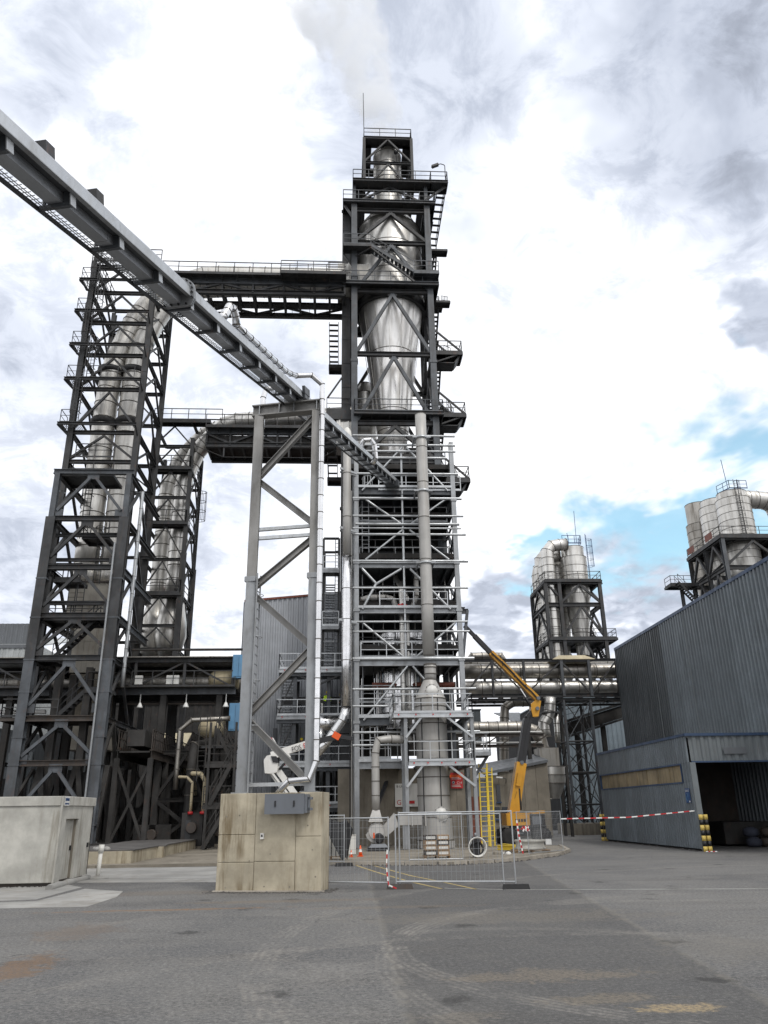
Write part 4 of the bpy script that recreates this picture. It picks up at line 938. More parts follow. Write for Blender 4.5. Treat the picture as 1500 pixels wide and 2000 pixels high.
t = thing('round_tank', 'dull tan rounded tank beside the lower light-blue cabinet', 'tank', (-8.7, 55.3, 6.6)); m = MB(); m.lathe([(.05, -.9), (.5, -.75), (.7, -.35), (.72, .4), (.5, .9)], (-8.9, 55.6, 7.6), 18, True, 'x'); m.build('shell', 'cream_paint', t); m = MB(); m.box((-9.3, 55.2, 6.35), (-8.2, 56, 6.95)); m.build('saddle', SO, t); m = MB(); m.box((-9.8, 54.4, 6.2), (-7.0, 56.2, 6.34)); m.build('shelf', DS, t)
for k, u in enumerate((-13.7, -10.6, -7.9)):
    t = thing('hanging_lamp', ['white bell lamp under the rack walkway next to the duct tower', 'white bell lamp under the middle of the rack walkway', 'white bell lamp under the rack walkway next to the blue cabinet'][k], 'lamp', (u, 54.8, zr - 1.3), 'bell lamps under the rack'); m = MB(); m.bar((u, 54.8, zr - .95), (u, 54.8, zr - .4), .05, .05); m.build('stem', 'sign_white', t); m = MB(); m.lathe([(.04, .35), (.1, .28), (.2, .05), (.2, 0)], (u, 54.8, zr - 1.3), 10); m.build('shade', 'white_paint', t)
for k, (u, w) in enumerate(((-13.9, .5), (-11.6, .85))):
    t = thing('control_panel', ['small', 'large'][k] + ' white control panel standing at the rack railing', 'panel', (u, 54.7, zr + .05)); m = MB(); m.box((u - w / 2, 54.6, zr + .25), (u + w / 2, 54.8, zr + .85)); m.build('face', 'sign_white', t); m = MB(); m.box((u - .05, 54.66, zr + .05), (u + .05, 54.74, zr + .25)); m.build('stand', DS, t)
# ================================================================== GALLERIES RUNNING BACK UNDER THE RACK
def gallery(label, u0, u1, z, v0, v1, h, mat=SO, posts=True):
    t = thing('conveyor_gallery', label, 'conveyor', ((u0 + u1) / 2, v0, z)); n = int((v1 - v0) / 2.2)
    for u in (u0, u1):
        mem(t, 'girder', (u, v0, z), (u, v1, z), .22, .55, 'brown_steel' if u == u1 else mat, 'H'); railing(t, [(u, v0, z + .3), (u, v1, z + .3)], 'brown_steel', sp=.55, r=.025, h=1.2)
    for i in range(n):
        a = v0 + (v1 - v0) * i / n; b = v0 + (v1 - v0) * (i + 1) / n; m = MB(); m.box((u0 + .1, a + .02, z + .1), (u1 - .1, b - .02, z + .2)); m.build('floor_panel', mat, t)
        m = MB(); m.box((u0 + .5, a + .05, z + .5), (u1 - .5, b - .05, z + h)); m.build('cover', mat, t)
        if posts and i % 2 == 0:
            for u in (u0, u1): mem(t, 'post', (u, a, 0), (u, a, z - .25), .3, .3, mat, 'H')
            mem(t, 'brace', (u0, a, z - .5), (u1, a, .4), .16, .16, mat, 'box'); mem(t, 'brace', (u1, a, z - .5), (u0, a, .4), .16, .16, mat, 'box')
    return t
gallery('sooty conveyor gallery running back from the foot of the duct tower', -14.1, -12.0, 5.7, 52, 82, 1.5)
gallery('sooty conveyor gallery running back nearer the rack cabinets', -11.0, -8.9, 6.3, 60, 88, 1.6)
t = thing('bent_pipe', 'dusty grey pipe bent over at the top below the rack', 'pipe', (-10.4, 53.4, 3)); duct(t, fillet([(-10.6, 53.4, 3.6), (-10.6, 53.4, 7.9), (-7.4, 53.4, 8.0)], .35, 5), .16, 'old_duct', 1.2, 10)
t = thing('bent_pipe', 'thick sooty pipe standing below the rack', 'pipe', (-9.9, 54, 0)); duct(t, fillet([(-9.8, 54, .1), (-9.8, 54, 6.4), (-9.0, 55.5, 6.6)], .4, 5), .3, 'sooty_steel', 1.5, 12)
ss = thing('access_stair', 'sooty steel stair and ladder tower beside the concrete block', 'stair', (-7.4, 51, 0))
for u in (-8.2, -6.6):
    for v in (51, 53): mem(ss, 'post', (u, v, 0), (u, v, 7.5), .14, .14, SO, 'H')
stair(ss, (-8.0, 51.4, 2.6), (-6.8, 51.4, 5.0), .9, SO); stair(ss, (-6.8, 52.4, 5.0), (-8.0, 52.4, 7.2), .9, SO); stair(ss, (-8.2, 51, .15), (-6.8, 51, 2.6), .9, SO)
for z in (2.6, 5.0): deck(ss, -8.4, -6.4, 51, 53, z, SO); railing(ss, [(-8.4, 51.05, z), (-6.4, 51.05, z)], SO)
cage_ladder(ss, (-8.7, 51.2, 4.0), 4, SO, cage=False, name='ladder')
for k in range(16):
    u = random.uniform(-16, -7.5); v = random.uniform(60, 84); t = thing('yard_column', 'sooty support column standing in the dark under-rack yard', 'column', (u, v, 0), 'columns under the rack')
    mem(t, 'shaft', (u, v, 0), (u, v, random.uniform(5, 9)), .38, .38, SO, 'H'); mem(t, 'brace', (u, v, 3.6), (u + random.choice((-2, 2)), v, .3), .2, .2, SO, 'box')
# crowd of machines at ground level
for k, (u, v, w, d, h, lab) in enumerate(((-12.2, 56, 2.4, 2, 1.5, 'squat sooty pump house under the rack'), (-9.3, 53.5, 1.3, 1.2, 2.2, 'black drive cabinet under the beige pipes'), (-8.0, 57, 2, 2, 1.7, 'sooty gearbox casing beside the drive cabinet'), (-15.2, 60, 3, 2.4, 2.6, 'dark fan casing behind the raking legs'), (-10.7, 63, 4, 2, 3.4, 'dark blower housing deep in the yard'))):
    t = thing('machine_housing', lab, 'machine', (u, v, 0)); m = MB(); m.box((u - w / 2, v - d / 2, .25), (u + w / 2, v + d / 2, h)); m.build('casing', SO, t); m = MB(); m.box((u - w / 2 - .15, v - d / 2 - .15, 0), (u + w / 2 + .15, v + d / 2 + .15, .25)); m.build('bed', 'concrete_old', t)
    m = MB(); m.lathe([(.3, -d / 2 - .25), (.34, -d / 2 - .2), (.34, -d / 2 - .01)], (u, v, h * .6), 14, True, 'y'); m.build('end_cover', 'brown_steel', t); m = MB(); m.box((u - w * .3, v - d / 2 - .03, .4), (u - w * .05, v - d / 2 - .002, h * .8)); m.build('hatch', 'dark_steel', t)
for k, (u, lab) in enumerate(((-9.45, 'slim beige pipe rising to a bend in the dark yard'), (-8.65, 'beige hairpin pipe with red flange in the dark yard'))):
    t = thing('beige_pipe', lab, 'pipe', (u, 52.9, 2)); r = .09 if k == 0 else .14
    duct(t, fillet([(u, 52.9, 2.25), (u, 52.9, 4.3 + .2 * k), (u - .9, 52.9, 4.35 + .2 * k), (u - 1.0, 53.6, 4.35 + .2 * k)], .35, 6), r, 'cream_paint', .6, 12, bead=.01); m = MB(); m.lathe([(r + .08, 2.1), (r + .08, 2.26)], (u, 52.9, 0), 12); m.build('flange', 'red_paint', t)
t = thing('beige_pipe', 'thick beige pipe stub crossing in front of the cream building', 'pipe', (-13, 66, 3)); duct(t, fillet([(-14.3, 66, 5.4), (-11.5, 66, 5.4), (-11.3, 66, 3.0)], .4, 5), .3, 'cream_paint', .9, 12)
# plinth islands in front of the tower
def plinth(label, pts, h):
    m = MB(); m.prism([V((x, y, 0)) for x, y in pts], (0, 0, h)); t = thing('concrete_plinth', label, 'plinth', (pts[0][0], pts[0][1], 0)); m.build('body', 'concrete_tan', t)
    m = MB(); m.prism([V((x * .995, y + .15, h)) for x, y in pts], (0, 0, .05)); m.build('dust_layer', 'dust', t)
a, b, c = gr(60, 1696), gr(255, 1692), gr(272, 1688)
plinth('low tan concrete plinth with chamfered end beside the cabin', [(a.x, a.y), (b.x, b.y), (c.x, c.y), (c.x + .1, c.y + 3.0), (a.x, c.y + 3)], .62)
a, b, c = gr(277, 1682), gr(318, 1680), gr(321, 1676)
plinth('low tan concrete plinth set back behind the chamfered one', [(a.x - 3, a.y + .4), (b.x, b.y), (c.x + .1, c.y), (c.x + .2, c.y + 8), (a.x - 3, c.y + 8)], .62)
m = MB(); p0, p1 = gr(320, 1692), gr(430, 1690); m.prism([V((p0.x - 6, p0.y + .3, 0)), V((p1.x + 3, p1.y, 0)), V((-3, 90, 0)), V((-34, 90, 0)), V((-34, 44, 0))], (0, 0, .006)); struct(m.build('dusty_yard', 'dust'))
t = thing('rubble_heap', 'small heap of pale rubble on the chamfered plinth', 'rubble', gr(185, 1655, .67))
for k in range(7):
    p = gr(182 + k * 5, 1660, .67); r = random.uniform(.07, .16); m = MB(); m.lathe([(.0, r * 1.1), (r * .7, r), (r, r * .4), (r * .9, 0)], (p.x, p.y + random.uniform(-.2, .3), .67), 6, False); m.build('stone', 'concrete_slab', t)
# ================================================================== BUILDINGS BEHIND ON THE LEFT
def shed(name, label, u0, u1, v0, v1, h, mat, roof, pitch=.3, panel=1.2, gable=0., sides='fr', roofmat=None):
    t = thing(name, label, 'building', ((u0 + u1) / 2, v0, 0))
    cladding(t, (u0, v0), (u1, v0), 0, h, mat, pitch, .05, panel)
    if 'r' in sides: cladding(t, (u1, v0), (u1, v1), 0, h, mat, pitch, .05, panel)
    if 'l' in sides: cladding(t, (u0, v1), (u0, v0), 0, h, mat, pitch, .05, panel)
    m = MB(); m.hexa([(u0, v0, h), (u1, v0, h), (u1, v1, h + gable), (u0, v1, h + gable), (u0, v0, h + .12), (u1, v0, h + .12), (u1, v1, h + gable + .12), (u0, v1, h + gable + .12)]); m.build('roof', roofmat or mat, t)
    m = MB(); m.box((u0 - .06, v0 - .14, h - .2), (u1 + .06, v0 - .055, h + .15)); m.build('gutter', roof, t)
    m = MB(); m.box((u0 + .06, v0 + .06, .0), (u1 - .06, v1 - .06, h - .05)); m.build('core', 'interior_shade', t)
    return t
p = at(40, 1218, 78); sh = shed('clad_shed', 'pale ribbed-metal shed behind the duct tower at the left edge', -50, at(84, 1240, 78).x, 78, 96, zz(40, 1262, 78), 'roof_light', 'clad_grey', .5, 2, 4.5, roofmat='roof_light')
cladding(sh, (-50, 80), (at(82, 1240, 80).x, 80), zz(40, 1262, 78) + .2, zz(40, 1218, 80), 'clad_grey', .45, .06, 2)
dk = thing('dark_shed', 'dark open-fronted shed with sloping eave at the left edge', 'building', (-26, 58, 0))
cladding(dk, (-32, 58), (-21.5, 58), zz(20, 1490, 58), zz(20, 1470, 58), 'clad_light', .4, .06, 1.4)
m = MB(); m.prism([V((-33, 58.4, 0)), V((-21.6, 58.4, 0)), V((-21.6, 58.4, 7.6)), V((-33, 58.4, 9.4))], (0, 12, 0)); m.build('shell', 'clad_dark', dk); m = MB(); m.box((-33, 58.3, .1), (-21.8, 58.39, 4.6)); m.build('opening_shade', 'interior_shade', dk)  # dark sheet painted in place of the shaded open front
so_ = shed('backdrop_hall', 'added dark backdrop hall closing off the yard under the rack', -26, -6.8, 92, 104, 14.0, 'sooty_steel', 'sooty_steel', .8, 3.0, 1.0)  # dark backdrop added to hide bright sky gaps below the rack
cb = shed('cream_building', 'cream ribbed building glimpsed through the steelwork', uu(285, 1540, 84), uu(345, 1540, 84), 84, 90, 7.4, 'cream_building', 'brown_steel', .6, 2.4, 3.0, roofmat='cream_building')
m = MB(); m.prism([V((-18.6, 83.6, 7.0)), V((-17.6, 83.6, 7.0)), V((-17.6, 83.6, 6.2)), V((-18.6, 83.6, 6.2))], (0, .35, 0)); m.build('wall_box', 'sign_white', cb)
# ================================================================== MAIN CYCLONE TOWER
GA, GB = 'galvanised', 'galvanised_bright'
mt = thing('cyclone_tower', 'towering dark steel frame with stairs and platforms round a shiny cyclone', 'tower', (4.2, 58, 0))
A0, A1, B0, B1 = .93, 7.43, 55.0, 61.5
for u in (A0, A1):
    for z0, z1 in ((.2, 14), (14.03, 27), (27.03, 36.6), (36.63, 45), (45.03, 53.2)):
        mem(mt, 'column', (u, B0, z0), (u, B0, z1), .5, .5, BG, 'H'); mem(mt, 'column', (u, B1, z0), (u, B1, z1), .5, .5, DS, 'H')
    for z in (36.6, 45): m = MB(); m.box((u - .3, B0 - .29, z - .12), (u + .3, B0 + .29, z + .12)); m.build('splice_plate', BG, mt)
LZ = [20, 24, 27.6, 30.93, 37.33, 43.55, 48.7, 52.23]
for z in LZ:
    for v in (B0, B1): mem(mt, 'beam', (A0, v, z), (A1, v, z), .3, .38, DS, 'H')
    for u in (A0, A1): mem(mt, 'beam', (u, B0, z), (u, B1, z), .3, .38, DS, 'H')
for z0, z1 in zip(LZ, LZ[1:]):
    for v in (B0, B1):
        mid = V(((A0 + A1) / 2, v - .03, z1 - .3)); gusset(mt, mid + V((0, 0, .25)), .8, .4, DS)
        for u, s in ((A0, 1), (A1, -1)): mem(mt, 'brace', (u + s * .2, v - .03, z0 + .2), mid, .26, .26, BG if v == B0 and 30 < z0 < 44 else DS, 'box')
    for u in (A0, A1):
        mid = V((u, (B0 + B1) / 2, z1 - .3))
        for v in (B0, B1): mem(mt, 'brace', (u, v, z0 + .2), mid, .24, .24, DS, 'box')
def ring_deck(par, u0, u1, v0, v1, z, w=1.0, mat=DS, edge=.3, rails=True, front=None):
    deck(par, u0, u1, v0, v0 + w + .3, z, mat, edge); deck(par, u0, u1, v1 - w, v1, z, mat, edge); deck(par, u0, u0 + w, v0 + w + .3, v1 - w, z, mat, edge); deck(par, u1 - w, u1, v0 + w + .3, v1 - w, z, mat, edge)
    mem(par, 'fascia', (u0 - .05, v0 - .08, z - .13), (u1 + .05, v0 - .08, z - .13), .1, edge, front or mat, 'U')
    if rails: railing(par, [(u0, v1, z), (u0, v0, z), (u1, v0, z), (u1, v1, z)], BG)
# platforms
ring_deck(mt, A0 - .1, 7.9, 54.6, 62, 55.5, .9); deck(mt, 7.9, 9.4, 54.6, 55.9, 55.5, DS, .3); railing(mt, [(7.9, 54.6, 55.5), (9.4, 54.6, 55.5), (9.4, 55.9, 55.5)], BG); mem(mt, 'fascia', (7.9, 54.5, 55.37), (9.45, 54.5, 55.37), .1, .3, DS, 'U'); ring_deck(mt, -.05, 8.15, 54.6, 62, 53.1, .9, front=BG); ring_deck(mt, -.05, 8.1, 54.4, 62.2, 44.13, .9, front=BG); ring_deck(mt, A0, 8.0, 54.5, 62, 31.75, .9)
for z in (54.4,):
    for u in (A0, A1): mem(mt, 'column', (u, B0 + .2, 53.2), (u, B0 + .2, 55.3), .3, .3, BG, 'H')
for u in (1.0, 7.4): mem(mt, 'brace', (u, 55.2, 53.3), (4.2, 55.2, 55.2), .16, .16, DS, 'box')
mem(mt, 'brace', (7.4, 55, 53.6), (9.3, 55, 55.3), .16, .16, DS, 'box'); mem(mt, 'brace', (.9, 55, 51.3), (0, 55, 52.9), .18, .18, DS, 'box'); mem(mt, 'brace', (.9, 55, 46), (.0, 55, 47.4), .14, .14, DS, 'box')
for (z, u0, u1) in ((51.0, 1, 7.4), (49.9, 1, 7.4)): mem(mt, 'beam', (u0, 60.8, z), (u1, 60.8, z), .2, .3, DS, 'H')
# front zig-zag stair
deck(mt, 0, 2.35, 53.9, 54.9, 47.65, DS, .25); railing(mt, [(0, 53.95, 47.65), (2.35, 53.95, 47.65)], BG); stair(mt, (6.0, 54.4, 44.95), (2.35, 54.4, 47.6), .9, BG); deck(mt, 6.0, 8.1, 53.9, 54.9, 44.93, BG, .25); railing(mt, [(6.0, 53.95, 44.93), (8.1, 53.95, 44.93)], BG)
mem(mt, 'brace', (2.3, 54.0, 47.4), (6.0, 54.0, 43.9), .14, .14, DS, 'box'); mem(mt, 'brace', (.9, 54.9, 47.0), (2.3, 54, 47.3), .12, .12, DS, 'box')
# top cabin frame
c0, c1 = uu(711, 272, 56), uu(803, 272, 56); w0, w1 = 56.0, 60.6; zt_ = zz(760, 271, 56)
for u in (c0, c1):
    for v in (w0, w1): mem(mt, 'column', (u, v, 55.5), (u, v, zt_), .26, .26, DS, 'H')
for z in (55.6, zz(760, 319, 56), zt_):
    for v in (w0, w1): mem(mt, 'beam', (c0, v, z), (c1, v, z), .22, .26, DS, 'H')
    for u in (c0, c1): mem(mt, 'beam', (u, w0, z), (u, w1, z), .22, .26, DS, 'H')
zc = zz(760, 319, 56)
for z0, z1 in ((55.7, zc), (zc + .1, zt_)):
    for v in (w0, w1):
        for u in (c0, c1): mem(mt, 'brace', (u, v, z0), ((c0 + c1) / 2, v, z1 - .15), .15, .15, DS, 'box')
    for u in (c0, c1):
        for v in (w0, w1): mem(mt, 'brace', (u, v, z0), (u, (w0 + w1) / 2, z1 - .15), .15, .15, DS, 'box')
for u in (c0, c1):
    for k in range(3): m = MB(); a = 55.8 + k * 2.3; m.box((u - .03, w0 + .5, a), (u + .03, w0 + 2.0, min(a + 2.2, zt_ - .3))); m.build('side_panel', DS, mt)
ring_deck(mt, c0, c1, w0, w1, zt_ + .15, .7, rails=False); railing(mt, [(c0, w1, zt_ + .15), (c0, w0, zt_ + .15), (c1, w0, zt_ + .15), (c1, w1, zt_ + .15)], DS)
mem(mt, 'lightning_rod', (c0, w0, zt_), (c0 - .1, w0, zz(709, 182, 56)), .07, .07, DS, 'rod')
m = MB(); pp = V((9.3, 55, 55.5)); q = fillet([pp, pp + V((0, 0, 2.3)), pp + V((-.4, 0, 2.45)), pp + V((-.75, 0, 2.25))], .2, 4); m.tube(q, .04, 6); fl = m.build('floodlight_pole', DS, mt); m = MB(); m.bar(pp + V((-.6, 0, 2.35)), pp + V((-1.2, 0, 2.05)), .3, .2); m.build('lamp_head', 'black_paint', fl)
# right-hand stair flights running back, seen from underneath
fl_z = [26.87, 29.8, 32.73, 35.7, 38.73, 41.4, 44.1, 46.9, 49.7]
for i, (z0, z1) in enumerate(zip(fl_z, fl_z[1:])):
    u = 8.15 if i % 2 else 8.95; a, b = ((57.6, 61.2) if i % 2 == 0 else (61.2, 57.6)); stair(mt, (u, a, z0), (u, b, z1), .78, DS); 
    deck(mt, 7.6, 9.4, (61.2 if i % 2 == 0 else 56.8), (62.2 if i % 2 == 0 else 57.6), z1, DS, .2)
stair(mt, (8.6, 61.0, zz(858, 486, 61.0)), (8.95, 56.0, 55.3), .8, DS)
for z in (38.73, 32.73, 26.87):
    deck(mt, 7.5, 10.2, 56.6, 58.4, z, DS, .3); railing(mt, [(7.8, 56.65, z), (10.15, 56.65, z), (10.15, 58.35, z)], DS)
    for v in (56.7, 58.3): mem(mt, 'tie_bar', (10.2, v, z), (7.6, v, z + 2.5), .14, .14, DS, 'box'); mem(mt, 'strut', (10.2, v, z - .1), (7.5, v, z - 1.15), .12, .12, DS, 'box')
    m = MB(); m.prism([V((9.6, 56.8, z - .9)), V((10.2, 56.8, z)), V((10.1, 56.8, z)), V((9.45, 56.8, z - .95))], (0, 1.4, 0)); m.build('end_panel', DS, mt); m = MB(); m.box((7.6, 56.8, z - 1.0), (9.5, 58.2, z - .93)); m.build('soffit', DS, mt)
for u in (9.6,):
    for v in (57.0, 62.2): mem(mt, 'stair_post', (u - 1.9, v, 22), (u - 1.9, v, 50), .22, .22, DS, 'H')
for z0, z1 in ((24, 27), (30, 33.5), (36, 40), (44, 49), (49, 53)):
    mem(mt, 'brace', (7.43, 61.5, z0), (8.2, 57, z1), .16, .16, DS, 'box')
# right face cladding strips beside the upper stair
for z in (44.6, 46.4, 48.2, 50.0, 51.6): m = MB(); m.box((7.72, 56.0, z), (7.78, 58.2, z + 1.7)); m.build('side_panel', DS, mt)
# left: dark panelled hoist shaft with its own end-on stairs
hs = thing('hoist_shaft', 'black panelled hoist shaft rising up the side of the cyclone tower', 'shaft', (.3, 58, 0))
for k in range(23):
    z = .3 + k * 2.3; m = MB(); m.box((-.12, 56.1, z + .02), (.62, 60.5, z + 2.28)); m.build('shaft_panel', DS, hs)
for z in (53.0, 44.0, 31.7, 24): mem(hs, 'collar', (-.2, 56.0, z), (.7, 56.0, z), .2, .2, DS, 'box')
for (y0, y1) in ((712, 630), (932, 886)):
    z0, z1 = zz(654, y0, 60.6), zz(654, y1, 57.2)
    stair(hs, (-.82, 60.6, z0), (-.82, 57.2, z1), .8, DS, rails=False); deck(hs, -1.25, -.1, 60.6, 61.8, z0, DS, .3)
    for v in (60.7, 61.7): mem(hs, 'hanger', (-1.2, v, z0), (-1.2, v, z0 + 1.1), .06, .06, DS, 'box')
m = MB(); z = zz(655, 812, 57); deck(hs, -1.3, .9, 55.9, 57.6, z, DS, .9); railing(hs, [(-1.3, 56, z), (.6, 56, z)], DS); mem(hs, 'tie_bar', (-1.25, 56, z + 1.1), (-.1, 56, z + 3.0), .12, .12, DS, 'box')
z = zz(655, 530, 54); deck(hs, -1.3, .1, 54.2, 55.2, z, DS, .3); railing(hs, [(-1.3, 54.25, z), (.1, 54.25, z)], DS)
# the cyclone itself
cy = thing('cyclone', 'polished stainless cyclone with a long cone and slim top stack', 'cyclone', (4.2, 58.25, 22))
courses(cy, (4.2, 58.25), [(.98, 23.5), (.98, 26.2), (1.0, 28.6), (1.02, 29.4)], 'stained_duct', 28, 'outlet_course')
courses(cy, (4.2, 58.25), [(1.02, 29.4), (1.3, 31.6), (1.55, 33.4), (2.1, 38.9), (2.95, 44.2)], 'stainless_bright', 44, 'cone_course')
courses(cy, (4.2, 58.25), [(2.98, 44.2), (3.0, 46.6), (3.0, 49.6), (3.0, 52.2)], 'stainless', 44)
courses(cy, (4.2, 58.25), [(3.0, 52.2), (2.5, 53.1), (1.9, 54.1), (1.32, 54.9)], 'stainless', 44, 'roof_course')
courses(cy, (4.2, 58.25), [(1.34, 54.9), (1.34, 56.7), (1.34, 58.4), (1.34, 60.2), (1.34, 61.6)], 'stained_duct', 32, 'stack_course')
m = MB(); m.lathe([(1.36, 61.6), (1.36, 61.8), (1.2, 62.4), (.95, 62.9), (.95, 63.0)], (4.2, 58.25, 0), 28, cap=False); m.build('stack_cap', 'stained_duct', cy)
m = MB(); m.lathe([(2.9, 43.3), (3.16, 43.35), (3.16, 44.05), (2.9, 44.1)], (4.2, 58.25, 0), 40, False, cap=False); m.build('girth_and_shade_ring', 'dark_steel', cy); m = MB(); m.lathe([(3.0, 44.2), (3.12, 44.25), (3.12, 44.5), (3.0, 44.55)], (4.2, 58.25, 0), 40, False, cap=False); m.build('girth_and_shade_ring', 'stained_duct', cy)  # dark_steel lower ring is painted in as a shadow band at the pinch
# long standing seams down the cone
for k in range(14):
    a = 2 * pi * k / 14 + .1; ca, sa = cos(a), sin(a); mem(cy, 'standing_seam', (4.2 + 1.56 * ca, 58.25 + 1.56 * sa, 33.4), (4.2 + 2.96 * ca, 58.25 + 2.96 * sa, 44.2), .035, .035, 'stained_duct', 'box')
m = MB(); m.box((4.35, 56.86, 57.6), (4.75, 56.9, 58.3)); m.build('inspection_plate', 'sign_white', cy)
m = MB(); m.tube(fillet([(5.0, 56.9, 55.8), (5.05, 56.9, 59.4), (4.95, 56.7, 60.6)], .3, 4), .035, 6); hc = m.build('hoist_cable', 'black_paint', cy); m = MB(); m.lathe([(.0, .0), (.2, .12), (.22, .3), (.0, .45)], (4.95, 56.6, 60.6), 10); m.build('camera_dome', 'black_paint', hc)
c2 = thing('cyclone', 'smaller stainless cyclone half hidden behind the polished one', 'cyclone', (1.95, 60.4, 25)); courses(c2, (1.95, 60.4), [(.5, 26), (1.0, 31), (1.05, 33.4), (1.05, 36.4), (.5, 37.6)], 'stainless', 24)
# transitions of the bridge ducts into the cyclone
for z, lab in ((45.6, 'upper'), (31.0, 'lower')):
    t = thing('duct_inlet', 'rectangular ' + lab + ' duct inlet box between bridge and cyclone tower', 'duct', (.6, 57, z - 1.2)); m = MB(); m.box((-.5, 56.0, z - 1.4), (2.2, 58.2, z + 1.6)); m.build('box', 'stained_duct', t)
    for k in range(3): m = MB(); m.box((-.3 + k * .7, 55.93, z - 1.45), (-.2 + k * .7, 55.99, z + 1.65)); m.build('rib', 'stained_duct', t)
# dark levels inside the lower half, dark panels added to block the sky
for i, z in enumerate((28.3, 25.2, 21.5, 18.5, 15.2, 12.2)):
    deck(mt, .6, 7.6, 50.3 if z < 26 else 55, 61.4, z, SO, .35, 'floor', sp=.9); railing(mt, [(1, 50.6 if z < 26 else 54.9, z), (7.4, 50.6 if z < 26 else 54.9, z)], DS)
for k in range(7):
    m = MB(); m.box((.6 + k * 1.0, 61.6, 6), (1.58 + k * 1.0, 61.7, 26)); m.build('backdrop_panel', SO, mt)
for k, (u, v, z, w, d, h) in enumerate(((2.3, 57, 25.2, 2.4, 3, 2.2), (5.6, 57.5, 21.5, 3, 3, 2.4), (2.2, 57.5, 18.5, 2.6, 3, 2.4), (5.9, 57, 15.2, 2.4, 2.5, 2.2), (2.6, 56.5, 21.6, 2.2, 2.4, 2.1))):
    t = thing('drive_unit', ['sooty drive casing on the topmost dark floor', 'wide sooty casing two floors above the tank', 'sooty casing above the galvanised ducts', 'sooty casing beside the galvanised ducts', 'sooty casing beside the conveyor head'][k], 'machine', (u, v, z)); m = MB(); m.box((u - w / 2, v - d / 2, z), (u + w / 2, v + d / 2, z + h * .7)); m.build('casing', SO, t); m = MB(); m.lathe([(d * .3, -w * .45), (d * .3, w * .45)], (u, v, z + h * .7), 14, True, 'x'); m.build('drum', DS, t)
# ================================================================== NEW GALVANISED STRUCTURE IN FRONT
nf = thing('galvanised_frame', 'new galvanised steel frame with tubular braces in front of the cyclone tower', 'steel frame', (4.2, 51, 0))
G0u, G1u, GM, F0, F1 = .95, 7.6, 4.08, 49.0, 54.2
for u in (G0u, G1u):
    for v in (F0, F1):
        for z0, z1 in ((.15, 7.2), (7.22, 14.2), (14.22, 21.9), (21.92, 26.3)): mem(nf, 'column', (u, v, z0), (u, v, z1), .3, .3, 'blue_grey_steel' if v == F1 else GA, 'H')
        for z in (7.2, 11.0, 14.2, 17.4, 21.9): m = MB(); m.box((u - .2, v - .2, z - .08), (u + .2, v + .2, z + .08)); m.build('splice_plate', GA, nf)
for z0, z1 in ((11.2, 17.2), (17.4, 25.9)): mem(nf, 'mid_post', (GM, F0, z0), (GM, F0, z1), .15, .15, GB, 'pipe')
for y, d, x0, x1 in ((853, .16, 0, 0), (871, .18, .4, 0), (883, .16, .4, 0), (896, .2, .6, -.7), (927, .17, 0, .1), (975, .2, 0, .25), (1009, .15, 0, .3), (1025, .2, .2, 0), (1033, .12, 0, .1), (1045, .17, 0, .4), (1097, .2, 0, .45), (1149, .15, 0, .35), (1215, .14, 0, .2), (1234, .13, 0, .3), (1287, .2, 0, .5), (1346, .15, 0, .5), (1430, .14, 0, .6)):
    z = zz(800, y, F0); mem(nf, 'ledger_tube', (G0u - .25 + x0, F0 - .12, z), (G1u + .3 + x1, F0 - .12, z), d, d, GB, 'pipe')
    if y in (883, 927, 975, 1009, 1045, 1097, 1149): mem(nf, 'ledger_tube', (G1u + .1, F0, z), (G1u + .1, F1, z), d, d, BG, 'pipe')
for y, x0, x1 in ((1379, 0, -4.7), (1455, 0, -4.0)): z = zz(800, y, F0); mem(nf, 'ledger_tube', (G0u - .25, F0 - .12, z), (G1u + x1, F0 - .12, z), .14, .14, GB, 'pipe')
for y, h in ((960, .5), (1105, .3), (1193, .34), (1294, .4), (1409, .45), (1494, .4)):
    z = zz(800, y, F0); u1 = G1u if y < 1380 else (3.0 if y < 1450 else 3.7)
    mem(nf, 'floor_beam', (G0u, F0 + .05, z), (u1, F0 + .05, z), .28, h, BG if y in (960, 1409) else GA, 'H'); mem(nf, 'floor_beam', (G1u, F0, z), (G1u, F1, z), .24, h, BG, 'H')
    for k in range(6): u = G0u + .6 + k * 1.1; mem(nf, 'joist', (u, F0 + .2, z), (u, F1, z), .14, .2, BG, 'H')
    m = MB(); m.box((G0u, F0 - .1, z + h / 2 + .02), (u1 + (.4 if y == 1193 else 0), F1 + 1, z + h / 2 + .06)); m.build('floor_plate', BG, nf)
    m = MB(); m.box((G0u + .1, F0 - .16, z + h / 2 + .0), (u1 - .1, F0 - .11, z + h / 2 + .16)); m.build('toe_board', GB, nf)
def seg49(x0, y0, x1, y1, d=.14, v=48.92, par=nf, mat=GB, name='tube_brace'): mem(par, name, at(x0, y0, v), at(x1, y1, v), d, d, mat, 'pipe')
for s in ((785, 874, 707, 958), (794, 874, 875, 959), (715, 976, 785, 1024), (869, 976, 800, 1025), (786, 1035, 714, 1093), (800, 1035, 877, 1093), (707, 1110, 734, 1139), (784, 1111, 734, 1141), (734, 1141, 708, 1190), (801, 1111, 880, 1190), (709, 1217, 791, 1285), (889, 1216, 810, 1286), (796, 1301, 710, 1407), (806, 1301, 884, 1390)): seg49(*s, d=.17 if 1100 < s[1] < 1200 else .14)
for y, x0, x1 in ((1190, 742, 875), (960, 740, 900), (1290, 705, 905)): z = zz(800, y, 48.9); railing(nf, [(uu(x0, y, 48.9), 48.95, z + .1), (uu(x1, y, 48.9), 48.95, z + .1)], GB, sp=1.8)
